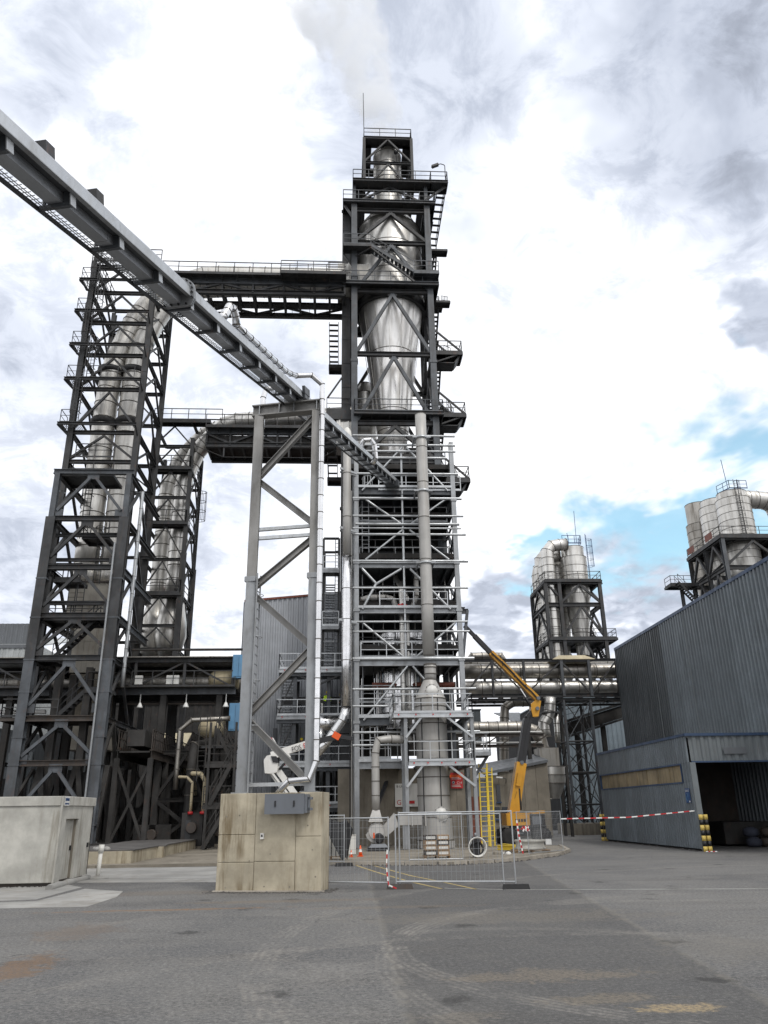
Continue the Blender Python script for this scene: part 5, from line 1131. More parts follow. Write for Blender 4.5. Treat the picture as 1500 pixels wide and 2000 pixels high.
for y, ua, ub in ((1105, 1.2, 7.3), (1290, 1.2, 7.3), (1025, 1.2, 7.3), (1379, 1.2, 3.4)): z = zz(800, y, 50.4) + .2; railing(nf, [(ua, 50.4, z), (ub, 50.4, z)], GA, sp=1.2)
for k in range(9): u = 1.4 + k * .72; mem(nf, 'hanger_rod', (u, 51 + .5 * (k % 3), 4.9), (u, 51 + .5 * (k % 3), 17.2), .07, .07, ('galvanised', 'dark_steel', 'stained_duct')[k % 3], 'pipe')
for y in (1490, 1407): z = zz(800, y, 49) + .25; railing(nf, [(1.1, 49.1, z), (3.0, 49.1, z)], GB, sp=1.0)
z = zz(720, 960, 49); cage_ladder(nf, (1.75, 50.2, z), 1.7, GB, c0=.5); cage_ladder(nf, (1.6, 50.2, z - 4), 3.8, GA, cage=False, name='ladder'); cage_ladder(nf, (2.0, 49.4, zz(715, 1480, 49)), 2.4, GB, cage=False, name='ladder')
for a, b in ((7.9, 8.35),): 
    for z0, z1 in ((11.2, 14.0), (14.4, 17.3), (17.5, 21.5)): mem(nf, 'side_brace', (G1u + .15, F0 + .2, z0), (G1u + .15, F1 - .2, z1), .16, .16, BG, 'box'); mem(nf, 'side_brace', (G1u + .15, F1 - .2, z0), (G1u + .15, F0 + .2, z1), .12, .12, BG, 'box')
mem(nf, 'raker', (8.15, F0, zz(905, 1192, F0)), (G1u + .1, F0, zz(905, 1287, F0)), .18, .18, BG, 'box'); mem(nf, 'cantilever', (G1u, F0, zz(905, 1194, F0)), (8.2, F0, zz(905, 1194, F0)), .2, .3, BG, 'H')
mem(nf, 'knee_brace', at(764, 1506, F1), at(738, 1570, F0 + 2), .2, .2, BG, 'box')
# shiny tank, ducts and pipes inside
tk = thing('insulated_tank', 'bright foil-clad round tank ringed by pipes inside the galvanised frame', 'tank', (4.0, 52.3, 7))
courses(tk, (4.1, 52.4), [(1.65, 7.0), (1.65, 9.0), (1.65, 10.8)], 'foil', 28); courses(tk, (4.3, 52.4), [(1.7, 11.4), (1.7, 12.4), (1.7, 13.3)], 'foil', 28)
for z in (8.0, 9.6, 12.0, 12.7): m = MB(); m.tube([(4.15 + 1.85 * cos(2 * pi * k / 20), 52.4 + 1.85 * sin(2 * pi * k / 20), z) for k in range(20)], .04, 6, closed=True); m.build('hoop', DS, tk)
for k in range(12): a = -pi + k * pi / 11; mem(tk, 'drop_pipe', (4.1 + 1.75 * cos(a), 52.4 + 1.75 * sin(a), 7), (4.1 + 1.75 * cos(a), 52.4 + 1.75 * sin(a), 10.8), .07, .07, ('foil', 'stainless', 'dark_steel')[k % 3], 'pipe')
for k, (u, z0, z1, r) in enumerate(((3.95, 7.2, 16.1, .17), (4.35, 7.2, 15.8, .15))):
    t = thing('riser_duct', ['stainless riser duct standing beside the mid post', 'stainless riser duct just behind its twin at the mid post'][k], 'duct', (u, 50.2, z0)); duct(t, fillet([(u, 50 + k * .5, z0), (u, 50 + k * .5, z1 + .4), (u - .3, 50.6, z1 + .8)], .4, 5), r, 'stainless', 1.2, 14, bead=.015)
t = thing('hose_duct', 'dusty grey horizontal duct with bent ends under the ceiling plates', 'duct', (2, 50.5, 15.3)); duct(t, fillet([(1.6, 51, 14.6), (1.25, 50.4, 15.3), (1.7, 50.2, 15.4), (3.4, 50.2, 15.4), (3.7, 50.3, 14.3)], .3, 5), .2, 'dull_grey_pipe', .5, 14)
t = thing('hose_duct', 'slanting grey duct dropping beside the tall stack pipe', 'duct', (4.6, 50, 14.4)); duct(t, fillet([(4.95, 49.7, 17), (4.95, 49.7, 15.3), (4.5, 49.7, 14.4)], .3, 4), .15, 'dull_grey_pipe', .5, 12)
t = thing('valve_cluster', 'red handwheel valves on the middle railed platform', 'valve', (3.95, 49.5, 14.45)); 
for k in range(3): m = MB(); m.lathe([(.1, -.06), (.13, 0), (.1, .06)], (3.75 + k * .2, 49.3, 14.6 + .05 * (k % 2)), 10, True, 'y'); m.build('handwheel', 'red_paint', t); mem(t, 'stem', (3.75 + k * .2, 49.3, 14.4), (3.75 + k * .2, 49.3, 14.6), .03, .03, 'galvanised', 'rod')
t = thing('rust_pipe', 'rust-brown pipe running behind the vessel cone', 'pipe', (6, 51, 9.7)); duct(t, [(2, 51, 9.75), (7.4, 51, 9.75)], .17, 'rust_brown', 1.2, 12)
# ================================================================== STACK PIPE AND VESSEL
vs_ = thing('tall_stack_pipe', 'tall dull grey stack pipe clamped to the front of the galvanised frame', 'pipe', (5.38, 47.6, 11))
zs = [11.05, 14.2, 17.2, 20.1, 22.6, 25.2, 27.75]
duct(vs_, [(5.38, 47.6, z) for z in zs], .375, 'dull_grey_pipe', None, 24, 'pipe_section', .02)
for y in (856, 960, 1100):
    z = zz(830, y, 47.6); m = MB(); m.lathe([(.39, z - .1), (.45, z - .1), (.45, z + .06), (.39, z + .06)], (5.38, 47.6, 0), 20); m.build('clamp', GB, vs_)
    for s in (-.5, .5): mem(vs_, 'bracket_arm', (5.38 + s, 47.4, z - .02), (5.38 + s, 48.9, z - .02), .1, .14, GA, 'box'); 
    mem(vs_, 'bracket_arm', (4.75, 47.35, z - .02), (6.0, 47.35, z - .02), .08, .12, GA, 'box')
vc = uu(843, 1450, 47.5); VV = 47.4
ve = thing('steel_vessel', 'grey steel column vessel with round manholes and a conical neck', 'vessel', (vc, VV, .15))
duct(ve, [(5.40, VV, zz(840, y, VV)) for y in (1349 - 20, 1317, 1304, 1298)], .36, 'dull_grey_pipe', None, 24, 'neck_section', .035)
courses(ve, (vc, VV), [(1.06, .15), (1.03, .55), (1.0, 1.75)], 'dull_grey_pipe', 32, 'skirt_course', .02)
courses(ve, (vc, VV), [(.93, 1.75), (.93, 2.9), (.93, 3.9), (.93, 4.9), (.93, 5.9), (.93, 6.9), (.93, 7.9), (.93, 8.35)], 'dull_grey_pipe', 32)
courses(ve, (vc, VV), [(.93, 8.35), (.37, zz(840, 1328, VV))], 'dull_grey_pipe', 32, 'cone')
def manhole(u, v, z, r):
    m = MB(); m.lathe([(r * 1.12, .22), (r * 1.12, .12), (r, .12), (r, .04), (r * .75, -.06), (0.01, -.12)], (u, v, z), 22, True, 'y'); o = m.build('manhole', 'lift_white', ve); m = MB(); m.lathe([(r * 1.15, .02), (r * 1.15, .10)], (u, v, z), 22, False, 'y'); m.build('flange_ring', 'dull_grey_pipe', o)
    for k in range(10): a = 2 * pi * k / 10; mem(o, 'bolt', (u + r * 1.08 * cos(a), v - .05, z + r * 1.08 * sin(a)), (u + r * 1.08 * cos(a), v + .15, z + r * 1.08 * sin(a)), .04, .04, 'black_paint', 'rod')
manhole(uu(844, 1349, 46.6), 46.62, zz(844, 1349, 46.6), .36); manhole(uu(862, 1590, 46.4), 46.4, zz(862, 1590, 46.4), .36)
for a in (-.75, 2.0, .35): mem(ve, 'ladder_strip', (vc + .95 * sin(a), VV - .95 * cos(a), 1.9), (vc + .95 * sin(a), VV - .95 * cos(a), 8.3), .05, .05, 'black_paint', 'box')
for k in range(10): m = MB(); a = -1.2 + k * .27; m.box((vc + 1.07 * sin(a) - .03, VV - 1.07 * cos(a) - .05, .15), (vc + 1.07 * sin(a) + .03, VV - 1.07 * cos(a), .5)); m.build('skirt_gusset', 'dull_grey_pipe', ve)
vp = thing('vessel_platforms', 'galvanised railed platforms on posts wrapped round the grey vessel', 'platform', (vc, 46.5, 0))
pu0, pu1 = uu(798, 1487, 46), uu(926, 1487, 46); p0 = uu(768, 1393, 46); p1 = uu(922, 1393, 46)
for u, y in ((uu(793, 1450, 46), 1395), (uu(924, 1450, 46), 1395)): mem(vp, 'post', (u, 46.1, .15), (u, 46.1, zz(860, y, 46)), .2, .2, GA, 'H'); mem(vp, 'post', (u, 48.6, .15), (u, 48.6, zz(860, y, 46)), .16, .16, GA, 'H')
for (u0, u1, y) in ((p0, p1, 1393), (pu0, pu1, 1487)):
    z = zz(860, y, 46); m = MB(); 
    for bx_ in (((u0, 45.9), (u1, 46.5)), ((u0, 48.35), (u1, 48.9)), ((u0, 46.5), (vc - .95, 48.35)), ((vc + .95, 46.5), (u1, 48.35))): m.box((bx_[0][0], bx_[0][1], z - .04), (bx_[1][0], bx_[1][1], z))
    m.build('deck_grating', GA, vp); mem(vp, 'edge_channel', (u0, 45.86, z - .1), (u1, 45.86, z - .1), .07, .28, GB, 'U'); mem(vp, 'edge_channel', (u1 + .03, 45.9, z - .1), (u1 + .03, 48.9, z - .1), .07, .26, GB, 'U'); mem(vp, 'edge_channel', (u0 - .03, 45.9, z - .1), (u0 - .03, 48.9, z - .1), .07, .26, GB, 'U')
    railing(vp, [(u0, 48.8, z), (u0, 45.92, z), (u1, 45.92, z), (u1, 48.8, z)], GB, sp=1.2)
    for k in range(5): u = u0 + .3 + (u1 - u0 - .6) * k / 4; m = MB(); m.box((u - .035, 45.80, z - .12), (u + .035, 45.82, z - .04)); m.build('clamp_plate', 'red_paint', vp)
    for ua, ub in ((uu(793, 1450, 46), vc - .7), (uu(924, 1450, 46), vc + .75)): mem(vp, 'knee_brace', (ua, 46.0, z - 1.35), (ub, 46.0, z - .2), .12, .12, GB, 'box')
zq = zz(940, 1472, 49); deck(vp, uu(922, 1472, 48), uu(955, 1472, 48), 47.5, 49.8, zq, GA, .2); railing(vp, [(uu(926, 1472, 48), 47.55, zq), (uu(955, 1472, 48), 47.55, zq), (uu(955, 1472, 48), 49.7, zq)], GB, sp=1); mem(vp, 'knee_brace', (uu(955, 1472, 48) - .1, 48, zq - .2), (uu(926, 1530, 48), 48, zz(926, 1520, 48)), .16, .16, BG, 'box')
# fan with its riser
fn = thing('exhaust_fan', 'grey centrifugal fan with motor, tapered outlet and riser pipe beside the vessel', 'fan', (uu(735, 1668, 46), 46, .15))
fu = uu(735, 1630, 46); zf = zz(735, 1625, 46)
duct(fn, fillet([(fu, 46.2, zz(735, 1582, 46)), (fu, 46.2, zz(735, 1442, 46)), (uu(778, 1440, 46), 46.4, zz(778, 1442, 46)), (uu(800, 1440, 46) + .1, 47.2, zz(778, 1442, 46))], .45, 7), .225, 'dull_grey_pipe', .75, 20, 'pipe_section', .02)
m = MB(); a, b = zz(735, 1605, 46), zz(735, 1582, 46); m.hexa([(fu - .42, 45.8, a), (fu + .36, 45.8, a), (fu + .36, 46.6, a), (fu - .42, 46.6, a), (fu - .2, 46.02, b), (fu + .2, 46.02, b), (fu + .2, 46.4, b), (fu - .2, 46.4, b)]); m.build('outlet_cone', 'dull_grey_pipe', fn)
m = MB(); n_ = 26; pl = []
for k in range(n_): th = 2 * pi * k / n_; r_ = .44 + .16 * (k / n_); pl.append(V((fu + r_ * cos(-th + pi), 45.9, zf + r_ * sin(-th + pi))))
m.prism(pl, (0, .55, 0)); m.build('volute', 'dull_grey_pipe', fn); m = MB(); m.lathe([(.40, 45.86), (.42, 45.9)], (fu, 0, zf), 20, True, 'y'); m.build('side_rim', 'stainless', fn)
m = MB(); m.lathe([(.2, 45.15), (.26, 45.2), (.26, 45.75), (.2, 45.85)], (fu + .12, 0, zf - .3), 16, True, 'y'); m.build('motor', 'black_paint', fn); m = MB(); m.box((fu - .2, 45.2, zf - .3), (fu - .12, 45.3, zf - .02)); m.build('switch', 'orange_paint', fn)
zb_ = zf - .58; m = MB(); m.hexa([(fu - .45, 45.0, .3), (fu + .62, 45.0, .3), (fu + .62, 45.9, .3), (fu - .45, 45.9, .3), (fu - .28, 45.1, zb_), (fu + .45, 45.1, zb_), (fu + .45, 45.8, zb_), (fu - .28, 45.8, zb_)]); m.build('pedestal', 'box_grey', fn); m = MB(); m.box((fu - .5, 44.95, .12), (fu + .67, 46.4, .3)); m.build('base', 'black_paint', fn)
zd = zz(790, 1601, 46); m = MB(); m.hexa([(fu + .2, 45.9, zf + .1), (fu + .55, 45.9, zf - .25), (fu + .55, 46.45, zf - .25), (fu + .2, 46.45, zf + .1), (fu + 1.0, 45.9, zd + .36), (fu + 1.25, 45.9, zd - .3), (fu + 1.25, 46.45, zd - .3), (fu + 1.0, 46.45, zd + .36)]); m.build('slanting_duct', 'dull_grey_pipe', fn)
m = MB(); m.box((fu + 1.2, 45.92, zd - .28), (vc - .85, 46.5, zd + .36)); m.build('box_duct', 'dull_grey_pipe', fn)
for k in range(3): u = fu + 1.2 + k * .75; m = MB(); m.box((u, 45.86, zd - .33), (u + .05, 46.55, zd + .41)); m.build('flange', 'stainless', fn)
for u in (fu + 1.5, fu + 1.62): mem(fn, 'leg', (u, 46, .15), (u, 46, zd - .3), .09, .09, GA, 'H')
# left riser: dull grey above, foil below
lr = thing('tall_riser_pipe', 'tall riser pipe, dull grey above and wrapped in bright foil below', 'pipe', (.33, 48, 7))
lz = lambda y: zz(677, y, 48); LR = uu(677, 1200, 48)
duct(lr, [(LR, 48, lz(y)) for y in (1084, 1010, 925, 870)], .27, 'dull_grey_pipe', None, 18, 'pipe_section', .02); m = MB(); m.lathe([(.27, lz(870)), (.32, lz(868)), (.32, lz(850)), (.27, lz(843)), (.15, lz(837)), (.02, lz(834))], (LR, 48, 0), 18); m.build('cap', 'plastic_white', lr)
duct(lr, [(LR, 48, lz(y)) for y in (1380, 1290, 1210, 1150, 1086)], .30, 'foil', None, 18, 'foil_section', .02)
for y in (918, 1033, 1212): mem(lr, 'guide_arm', (LR - .45, 47.7, lz(y)), (G0u, 48.6, lz(y)), .1, .14, GB, 'box'); mem(lr, 'guide_arm', (LR - .45, 48.3, lz(y)), (G0u, 48.9, lz(y)), .1, .14, GA, 'box')
lf = thing('slanting_duct', 'slanting polished duct dropping from the foil riser to the lower platform', 'duct', at(615, 1475, 48)); duct(lf, fillet([V((LR, 48, lz(1382))), V((LR - .1, 48, lz(1400))), at(640, 1448, 48), at(617, 1474, 48)], .4, 5), .27, 'chrome', .8, 18, bead=.02)
ft = thing('foil_tank', 'crumpled foil-wrapped horizontal drum under the worker\'s platform', 'tank', at(640, 1412, 51)); m = MB(); c_ = at(638, 1413, 51); m.lathe([(.2, -.85), (.42, -.8), (.46, -.6), (.46, .8)], c_, 18, True, 'x'); m.build('drum', 'foil', ft); m = MB(); m.lathe([(.4, -1.0), (.36, -.05)], c_ + V((-.45, 0, -.3)), 16); m.build('drop_leg', 'foil', ft)
# concrete base building with signs
wb = thing('concrete_wall', 'stained old concrete base wall behind the vessel and fan', 'wall', (4, 53, 0))
for k in range(7): m = MB(); u = -.2 + k * 1.28; m.box((u, 53.0, .1), (u + 1.265, 53.6, 4.7)); m.build('wall_panel', 'concrete_old', wb)
m = MB(); m.box((8.3, 52.9, .12), (9.0, 52.97, 2.9)); m.build('door', 'rust_brown', wb)
def sign_board(name, label, x0, x1, y0, y1, v, mat, tilt=0):
    a, b = at(x0, y1, v), at(x1, y0, v); t = thing(name, label, 'sign', (a.x, v, a.z)); m = MB(); m.box((a.x, v, a.z), (b.x, v + .03, b.z)); m.build('board', mat, t); return t, a, b
t, a, b = sign_board('direction_sign', 'white board with a red G and left arrow on the concrete wall', 772, 820, 1530, 1576, 52.9, 'sign_white')
R_, U_ = (1, 0, 0), (0, 0, 1)
text_mesh('G', .42, 'red_paint', t, (a.x + .1, 52.893, a.z + .12), R_, U_)
m = MB(); w = b.x - a.x; m.prism([V((a.x + .5, 52.88, a.z + .27)), V((a.x + .75, 52.88, a.z + .07)), V((a.x + .75, 52.88, a.z + .18)), V((a.x + 1.25, 52.88, a.z + .18)), V((a.x + 1.25, 52.88, a.z + .36)), V((a.x + .75, 52.88, a.z + .36)), V((a.x + .75, 52.88, a.z + .47))], (0, .012, 0)); m.build('arrow', 'red_paint', t)
text_mesh('B-UHLEL', .2, 'black_paint', t, (a.x + .1, 52.893, b.z - .24), R_, U_)
mem(t, 'mark', (b.x - .18, 52.89, b.z - .75), (b.x - .02, 52.89, b.z - .5), .05, .01, 'black_paint', 'box'); mem(t, 'mark', (b.x - .1, 52.89, b.z - .3), (b.x - .1, 52.89, b.z - .05), .08, .01, 'black_paint', 'box'); mem(t, 'mark', (b.x - .08, 52.89, b.z - .17), (b.x, 52.89, b.z - .17), .01, .06, 'black_paint', 'box')
t, a, b = sign_board('warning_sign', 'faded red warning board with C14 panel on the concrete wall', 881, 903, 1509, 1540, 52.9, 'red_paint')
text_mesh('C14', .2, 'sign_white', t, ((a.x + b.x) / 2 + .0, 52.893, a.z + .28), R_, U_)
m = MB(); m.lathe([(.09, 52.885), (.09, 52.899)], (a.x + .17, 0, a.z + .36), 14, False, 'y'); m.build('emblem', 'sign_white', t); m = MB(); m.prism([V((a.x + .10, 52.88, a.z + .31)), V((a.x + .24, 52.88, a.z + .31)), V((a.x + .17, 52.88, a.z + .43))], (0, .004, 0)); m.build('emblem_mark', 'sign_blue', t)
for zo, wd in ((.12, .6), (.20, .55), (.58, .62), (.66, .5)): mem(t, 'text_line', (a.x + .06, 52.893, a.z + zo), (a.x + .06 + wd, 52.893, a.z + zo), .01, .03, 'sign_white', 'box')
mem(t, 'header', (a.x - .05, 52.893, b.z - .22), (b.x + .1, 52.893, b.z - .22), .01, .2, 'orange_paint', 'box')
# ================================================================== CLAD BUILDING, STAIR HOUSE AND PLATFORMS BEHIND THE TRESTLE
cbz = zz(500, 1176, 62)
bd_ = thing('ribbed_building', 'grey rib-clad building rising behind the trestle', 'building', (-4, 62, 0))
cladding(bd_, (-7.9, 62), (.5, 62), .1, cbz, 'clad_pale', .42, .07, 1.2, z1b=cbz + .75); m = MB(); m.hexa([(-7.9, 61.85, cbz), (.5, 61.85, cbz + .75), (.5, 70, cbz + .75), (-7.9, 70, cbz), (-7.9, 61.85, cbz + .16), (.5, 61.85, cbz + .91), (.5, 70, cbz + .91), (-7.9, 70, cbz + .16)]); m.build('roof', 'rust_brown', bd_)
m = MB(); m.box((-7.85, 62.1, .1), (.45, 69.8, cbz - .1)); m.build('core', 'interior_shade', bd_); cladding(bd_, (-7.9, 69.9), (-7.9, 62), .1, cbz, 'clad_grey', .42, .07, 1.2)
m = MB(); m.box((-5.2, 61.7, 0), (-4.9, 61.9, cbz * .45)); m.build('downpipe', 'clad_grey', bd_)
wp = thing('work_platforms', 'galvanised work platforms with end-on stairs in front of the ribbed building', 'platform', (-1.6, 57, 0))
for y, x0, x1, mat in ((1306, 545, 690, GB), (1397, 540, 700, GA), (1490, 545, 700, GB), (1570, 612, 697, GA)):
    z = zz(640, y, 56); a, b = uu(x0, y, 56), uu(x1, y, 56); m = MB(); m.box((a, 56.0, z - .05), (b, 60.5, z)); m.build('deck_plate', BG, wp); mem(wp, 'edge_channel', (a, 55.95, z - .13), (b, 55.95, z - .13), .08, .28, mat, 'U')
    mem(wp, 'floor_beam', (a, 56.1, z - .35), (b, 56.1, z - .35), .22, .32, BG, 'H'); railing(wp, [(a, 60, z), (a, 56, z), (b, 56, z)], GB, sp=1.3)
    for k in range(4): u = a + .4 + (b - a - .8) * k / 3; m = MB(); m.box((u - .035, 55.88, z - .14), (u + .035, 55.9, z - .06)); m.build('clamp_plate', 'red_paint', wp)
zp = [zz(640, y, 56) for y in (1397, 1306, 1490, 1570)]
for u in (-3.3, -.9, .6):
    for v in (56.4, 60): mem(wp, 'column', (u, v, .15), (u, v, zp[1] - .3), .26, .26, BG, 'H')
for z0, z1, u in ((zp[0], zp[1], -3.9), (zp[2], zp[0], -3.9), (.2, zp[2], -3.9)): stair(wp, (u, 56.6, z0), (u, 60, z1), .95, GA); mem(wp, 'brace', (u - .5, 56.3, z0 + .2), (u + .6, 56.3, z1 - .3), .1, .1, DS, 'box')
for s in (-1, 1): mem(wp, 'knee_brace', (-1.6, 56.1, zp[1] - 1.1), (-1.6 + s * 1.6, 56.1, zp[1] - .4), .12, .14, DS, 'box')
mem(wp, 'floor_beam', (-4.3, 57.5, zp[0] + 1.2), (.8, 57.5, zp[0] + 1.2), .3, .5, DS, 'H')
for k in range(4): mem(wp, 'stub_pipe', (-2.2 + k * .42, 57.0, zp[0]), (-2.2 + k * .42, 57.0, zp[0] + .95), .18, .18, 'stained_duct', 'pipe')
st_ = thing('stair_tower', 'slim stair tower with landings rising behind the foil riser', 'stair', (-.8, 58, 0)); su0, su1 = uu(632, 1100, 57), uu(662, 1100, 57)
ztp = zz(640, 1052, 57)
for u in (su0, su1):
    for v in (57, 60.4): mem(st_, 'post', (u, v, zp[1]), (u, v, ztp), .16, .16, DS, 'H')
for v in (57, 60.4): mem(st_, 'top_beam', (su0, v, ztp), (su1, v, ztp), .16, .16, DS, 'H')
lv = [zz(640, y, 57) for y in (1306, 1227, 1118)]; lv += [ztp - .5]
for z0, z1 in zip(lv, lv[1:3]): stair(st_, ((su0 + su1) / 2 - .1, 57.2, z0), ((su0 + su1) / 2 - .1, 60.2, z1), .75, GA); deck(st_, su0, su1, 56.2, 57.2, z1, GA, .25); railing(st_, [(su0, 56.25, z1), (su1, 56.25, z1)], GB); mem(st_, 'tie', (su0, 57, (z0 + z1) / 2 + .5), (su1, 57, (z0 + z1) / 2 + .5), .12, .12, GA, 'box')
cage_ladder(st_, (su1 - .1, 56.9, lv[0]), ztp - lv[0], BG, cage=False, name='ladder', w=.35)
# cable bundles beside the frame
for k, lab in enumerate(('black cable run strapped beside the galvanised frame column', 'brown-stained thin pipe beside the galvanised frame column', 'bright thin conduit beside the galvanised frame column')): t = thing('cable_run', lab, 'cable', (.55 + k * .1, 49.6, 4)); mem(t, 'cable', (.55 + k * .1, 49.8 + .2 * (k % 2), .2), (.55 + k * .1, 49.8 + .2 * (k % 2), 22 + k), .07, .07, ('black_paint', 'stained_duct', 'galvanised')[k % 3], 'rod')
for k in range(12):
    u = -3 + k * .45; t = thing('undercroft_column', 'sooty post in the dark space under the work platforms', 'column', (u, 59 + (k % 3), 0), 'posts under the work platforms'); mem(t, 'shaft', (u, 59 + (k % 3), .1), (u, 59 + (k % 3), zp[2] - .4), .2, .2, SO, 'H')
# ================================================================== RIGHT-HAND BUILDINGS
BU, BV0, BV1, BZ = 24.5, 41.8, 68.0, zz(1203, 1268, 68.0)
bb = thing('ribbed_warehouse', 'tall dark rib-clad warehouse behind the loading dock', 'building', (30, 50, 0))
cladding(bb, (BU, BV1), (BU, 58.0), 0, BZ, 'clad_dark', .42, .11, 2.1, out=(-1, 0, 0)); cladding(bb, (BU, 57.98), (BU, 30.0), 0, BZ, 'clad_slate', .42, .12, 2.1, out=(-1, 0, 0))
m = MB(); m.box((BU - .15, 30, BZ - .12), (BU + .1, BV1 + .1, BZ + .1)); m.build('roof_trim', 'blue_trim', bb); m = MB(); m.box((BU + .1, 30, .1), (BU + 20, BV1, BZ - .05)); m.build('core', 'clad_dark', bb)
m = MB(); m.box((BU - .1, BV1 - .0, 0), (BU + .3, BV1 + .12, BZ)); m.build('corner_flashing', 'clad_dark', bb)
for v in (59.5, 53.3): m = MB(); m.box((BU - .15, v, 5), (BU - .121, v + .1, BZ - .3)); m.build('joint_strip', 'clad_light', bb)
dk_ = thing('loading_dock', 'low rib-clad loading dock with blue trim and dark open bay', 'building', (22, 41.3, 0))
DU, D0, D1, DZ = 18.05, 41.35, 56.2, 5.57
wz0, wz1, wv0, wv1 = 3.32, 4.2, 42.35, 56.0
cladding(dk_, (DU, D1), (DU, D0), .12, wz0 - .04, 'clad_slate', .31, .085, 1.55, out=(-1, 0, 0)); cladding(dk_, (DU, D1), (DU, D0), wz1 + .04, DZ, 'clad_slate', .31, .085, 1.55, out=(-1, 0, 0)); cladding(dk_, (DU, wv0), (DU, D0), wz0 - .03, wz1 + .03, 'clad_slate', .31, .085, 1.0, out=(-1, 0, 0))
wn = MB(); wn.box((DU + .02, wv0, wz0), (DU + .05, wv1, wz1)); wo = wn.build('strip_window', 'window_grime', dk_)
for k in range(9): v = wv0 + .1 + (wv1 - wv0 - .2) * k / 8; m = MB(); m.box((DU - .005, v - .012, wz0), (DU + .019, v + .012, wz1)); m.build('mullion', 'window_grime', wo)
for z in (wz0 - .04, wz1): m = MB(); m.box((DU - .1, wv0 - .08, z - .04), (DU + .018, wv1 + .08, z + .04)); m.build('window_trim', 'blue_trim', wo)
for v in (wv0 - .04, wv1): m = MB(); m.box((DU - .1, v, wz0), (DU + .018, v + .08, wz1 - .041)); m.build('window_trim', 'blue_trim', wo)
m = MB(); m.box((DU + .06, D0 + .5, 0), (DU + .2, D1, DZ - .05)); m.build('inner_wall', 'interior_shade', dk_)
cladding(dk_, (DU + .1, D0), (32, D0), 4.3, DZ, 'clad_light', .42, .07, 1.7)
m = MB(); m.box((DU - .1, D0 - .14, DZ - .02), (32, D0 - .01, DZ + .12)); m.build('roof_trim', 'blue_trim', dk_); m = MB(); m.box((DU - .12, D0 - .01, DZ - .02), (DU + .06, D1 + .1, DZ + .12)); m.build('roof_trim', 'blue_trim', dk_); m = MB(); m.box((DU + .1, D0 - .1, 4.22), (32, D0 - .02, 4.3)); m.build('bay_trim', 'blue_trim', dk_)
m = MB(); m.box((DU + .06, D0, DZ - .1), (32, D1, DZ - .03)); m.build('roof', 'roof_light', dk_); m = MB(); m.box((DU - .03, D0 - .12, .1), (DU + .26, D0 + .05, 4.24)); m.build('jamb', 'clad_light', dk_)
m = MB(); m.box((DU + .2, D1 - .3, 0), (32, D1 - .1, DZ - .1)); m.build('back_wall', 'interior_shade', dk_); m = MB(); m.box((31.8, D0 + .1, 0), (31.95, D1 - .3, DZ - .1)); m.build('end_wall', 'interior_shade', dk_); m = MB(); m.box((21.5, 46, .1), (32, 50, 1.25)); m.build('dock_ledge', 'sooty_steel', dk_); m = MB(); m.box((21, 49.9, 1.25), (32, 50.1, DZ - .1)); m.build('inner_door', 'brown_steel', dk_)  # near-black walls carry the dock's shade in their colour
tr_ = thing('dock_clutter', 'bulging sacks coloured shade-dark, stacked inside the dark dock', 'sacks', (24, 45, 0))
for k in range(9): m = MB(); u = 22.4 + .9 * (k % 5); z = .02 + .5 * (k // 5); m.lathe([(.3, 0), (.42, .12), (.4, .38), (.15, .5)], (u, 44.6 + .2 * (k % 2), z), 9); m.build('sack', ('cloth_dark', 'brown_steel', 'sooty_steel', 'brown_steel', 'cloth_dark')[k % 5], tr_)  # dark sack colours stand in for the shade within the dock
# louvre on the fascia
m = MB(); a, b = at(1412, 1460, D0 - .1), at(1458, 1470, D0 - .1); m.box((a.x, D0 - .13, b.z - .05), (b.x, D0 - .08, a.z)); m.build('louvre', 'clad_grey', dk_)
qs = thing('dock_sign', 'small blue dock sign with downward arrow beside the bay', 'sign', (DU - .07, 41.9, 2.25)); m = MB(); m.box((DU - .115, 41.62, 2.28), (DU - .09, 42.16, 2.98)); m.build('board', 'sign_blue', qs)
text_mesh('QUAI 2', .15, 'sign_white', qs, (DU - .12, 42.13, 2.82), (0, -1, 0), (0, 0, 1), sx=.95)
m = MB(); A_ = [(42.08, 2.72), (41.86, 2.72), (41.86, 2.46), (41.97, 2.34), (42.08, 2.46)]; m.tube([V((DU - .122, y, z)) for y, z in A_], .012, 5, closed=True); m.build('arrow', 'cyan_paint', qs); m = MB(); m.box((DU - .122, 41.64, 2.31), (DU - .116, 41.78, 2.38)); m.build('tag', 'sign_white', qs)
def hazard_post(label, u, v, h, n):
    t = thing('hazard_post', label, 'post', (u, v, 0)); w = .2
    for s in (0, 1):
        for k in range(n): m = MB(); z = h * k / n; x = u + s * .24; m.lathe([(.105, z + .002), (.105, z + h / n - .002)], (x, v, 0), 12); m.build('band', 'hazard_yellow' if k % 2 == 0 else 'black_paint', t)
hazard_post('yellow and black striped twin post guarding the dock corner', DU + .02, 41.0, 1.72, 7); hazard_post('yellow and black striped post at the far end of the dock wall', DU - .15, 56.6, 1.7, 7)
tape('barrier_tape', 'scrap of red and white tape lying at the dock post', [(18.0, 40.85, .01), (18.5, 40.7, .01)], .06, .1)
